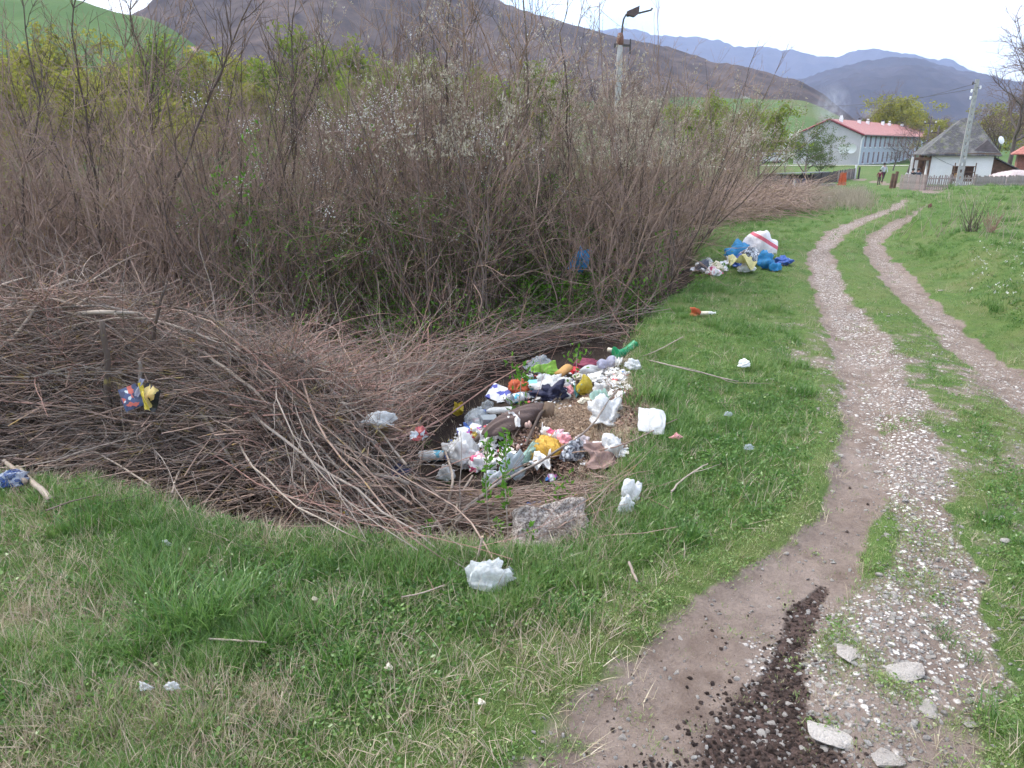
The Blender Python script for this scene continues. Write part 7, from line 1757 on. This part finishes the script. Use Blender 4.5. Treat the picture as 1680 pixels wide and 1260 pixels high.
def build_slab():
    # rough concrete block
    c = place_px(900, 905)
    s = mpp(c); w = 126 * s; rng = np.random.RandomState(4)
    bm = bmesh.new(); bmesh.ops.create_cube(bm, size=1); bmesh.ops.subdivide_edges(bm, edges=bm.edges[:], cuts=22, use_grid_fill=True)
    V = np.array([v.co[:] for v in bm.verts]); Q = V.copy(); taper = 1 - .12 * (V[:, 2] + .5)
    Q[:, 0] = V[:, 0] * w * taper + .05 * w * V[:, 2]; Q[:, 1] = V[:, 1] * .14; Q[:, 2] = V[:, 2] * (.25 + .07 * V[:, 0]) + .02 * V[:, 0]
    n1 = np.array([fbm(a[0] * 12 + 3 * a[1], a[2] * 12 + a[1], 3, 4) for a in V * 1.0]) if False else fbm(V[:, 0] * 7 + V[:, 1] * 3, V[:, 2] * 7 + V[:, 1] * 4, 3, 4)
    edge = np.clip((np.abs(V) > .46).sum(1) - 1, 0, 2); Q *= (1 + .035 * n1[:, None]) * (1 - .05 * edge[:, None]); Q[:, 1] += .028 * n1; Q[:, 2] += .022 * fbm(V[:, 0] * 5 + 9, V[:, 1] * 2, 28); Q[:, 0] += .03 * fbm(V[:, 2] * 4, V[:, 1] * 2, 18)
    for v, q in zip(bm.verts, Q): v.co = q
    me = bpy.data.meshes.new('concrete_block'); bm.to_mesh(me); bm.free(); me.polygons.foreach_set('use_smooth', [True] * len(me.polygons))
    S = NT('rough_concrete'); o = S.obj(); vo = S.n('TexVoronoi', {'Vector': o, 'Scale': 70.0}).outputs['Distance']; n = S.noise(60, 3, .8, o); n2 = S.noise(5, 5, .6, o)
    col = S.mix(S.ramp(n, [(.38, 0.0), (.62, 1.0)]), (.15, .11, .09), (.60, .53, .48)); col = S.mix(S.ramp(n2, [(.5, 0.0), (.7, .45)]), col, (.24, .17, .13)); col = S.mix(S.ramp(vo, [(.12, .8), (.3, 0.0)]), col, (.62, .57, .52))
    mt = S.end(S.pr(color=col, rough=.95, normal=S.bump(S.math('ADD', n, S.noise(20, 4, .7, o)), .035)))
    ob = link('concrete_block', me, mt, None, (c.x, c.y + .06, c.z + .06), (radians(-48), radians(4), radians(8))); tag(ob, 'broken rough concrete block tilted at the near rim of the pit', 'block')
    # cut stumps next to it
    CUT = simple('cut_face', (.50, .36, .24), .8, .15)
    for i, (px, py, hpx, wpx, lab) in enumerate([(828, 905, 42, 7, 'thick brown cut stump touching the concrete block'), (812, 902, 34, 6, 'second cut stump beside the concrete block'), (815, 897, 22, 4, 'thin short cut stump among the thicker ones'), (800, 899, 34, 6, 'cut stump farthest from the concrete block'), (773, 905, 34, 4, 'thin cut stem above the bag in the near grass'), (780, 930, 46, 4, 'pale split stick standing above the near clear bag'), (838, 912, 44, 4, 'slim cut stump hiding behind the young stem')]):
        p = place_px(px, py); s = mpp(p); h = hpx * s / .93; t = thing('cut_stump', lab, 'stump', tuple(p)); r = wpx * s * .5
        tp = (.01 * (i - 2), .02, h); link('stem', mesh_np('stem', *tubes([(np.array([[0, 0, -.05], [0, 0, 0], [tp[0] * .5, .01, h * .5], tp]), np.array([r * 1.2, r * 1.1, r, r * .95]))], 9)), BK3 if i < 4 else BK5, t)
        link('cut_face', mesh_np('cut_face', *tubes([(np.array([[tp[0], tp[1], h - .002], [tp[0], tp[1], h + .003]]), np.array([r * .96, r * .9]))], 9, True)), CUT, t)
    # young leafy stems in front of the heap
    def sprig(label, pts, y, leafz, seed, n=60, th=.005, spread=.035, lsz=.032):
        rng = np.random.RandomState(seed); Q = at_y([q[0] for q in pts], [q[1] for q in pts], y); Q[0, 2] = gz(Q[0, 0], Q[0, 1]) - .02; b = Q[0].copy(); Q -= b; m = 12; t = np.linspace(0, len(Q) - 1, m); P = np.stack([np.interp(t, range(len(Q)), Q[:, i]) for i in range(3)], -1)
        t_ = thing('leafy_sprig', label, 'sprig', tuple(b)); link('stem', mesh_np('stem', *tubes([(P, np.linspace(th, th * .4, m))], 6)), BK5, t_)
        C = []
        for k in range(n):
            f = rng.uniform(*leafz); i = min(int(f * (m - 1)), m - 2); C.append(P[i] + (P[i + 1] - P[i]) * (f * (m - 1) - i) + rng.normal(0, spread * .4, 3))
        D = rng.normal(size=(n, 3)); D[:, 2] = np.abs(D[:, 2]) + .4; link('leaves', mesh_np('leaves', *leaves(np.array(C), lsz, rng, D, 2.3)), LEAF, t_)
    sprig('young green sprig before the milky clear bag', [(812, 905), (801, 850), (797, 790), (800, 722)], 3.05, (.45, 1.0), 1, 90)
    sprig('taller green sprig standing up against the quilted bag', [(838, 925), (832, 850), (828, 790), (831, 712)], 2.95, (.42, 1.0), 2, 110)
    sprig('low leafy sprig beside the cut stumps', [(820, 905), (822, 880), (815, 850)], 3.1, (.2, 1), 3, 50); sprig('low leafy sprig growing over the concrete block', [(872, 905), (872, 880), (866, 862)], 2.8, (.4, 1), 4, 16); sprig('small herb at the top corner of the concrete block', [(905, 835), (915, 815), (920, 800)], 3.3, (.1, 1), 5, 70, spread=.09)
    sprig('green shoot in the brush beside the pale bent stick', [(700, 905), (703, 880), (705, 858)], 3.1, (.2, 1), 6, 40); sprig('bushy green herb behind the lime wrapper', [(850, 640), (855, 620), (860, 608)], 4.9, (.1, 1), 7, 60, spread=.12, lsz=.045)
    sprig('green herb behind the ochre sack', [(945, 600), (946, 590), (947, 580)], 5.6, (.1, 1), 8, 50, spread=.12, lsz=.045); sprig('fresh green shoot in the thicket near the hanging blue bag', [(1085, 520), (1083, 450), (1082, 380)], 9.0, (.2, 1), 9, 90, spread=.12, lsz=.05)
    sprig('pale green leafy sapling shining in the left thicket', [(405, 440), (408, 330), (410, 210)], 8.2, (.2, 1), 10, 160, spread=.2, lsz=.06); sprig('small leafy twig left of the pale green sapling'.replace('left of', 'beside'), [(372, 430), (368, 340), (362, 290)], 8.3, (.1, 1), 11, 90, spread=.16, lsz=.05)
build_trash()
build_slab()
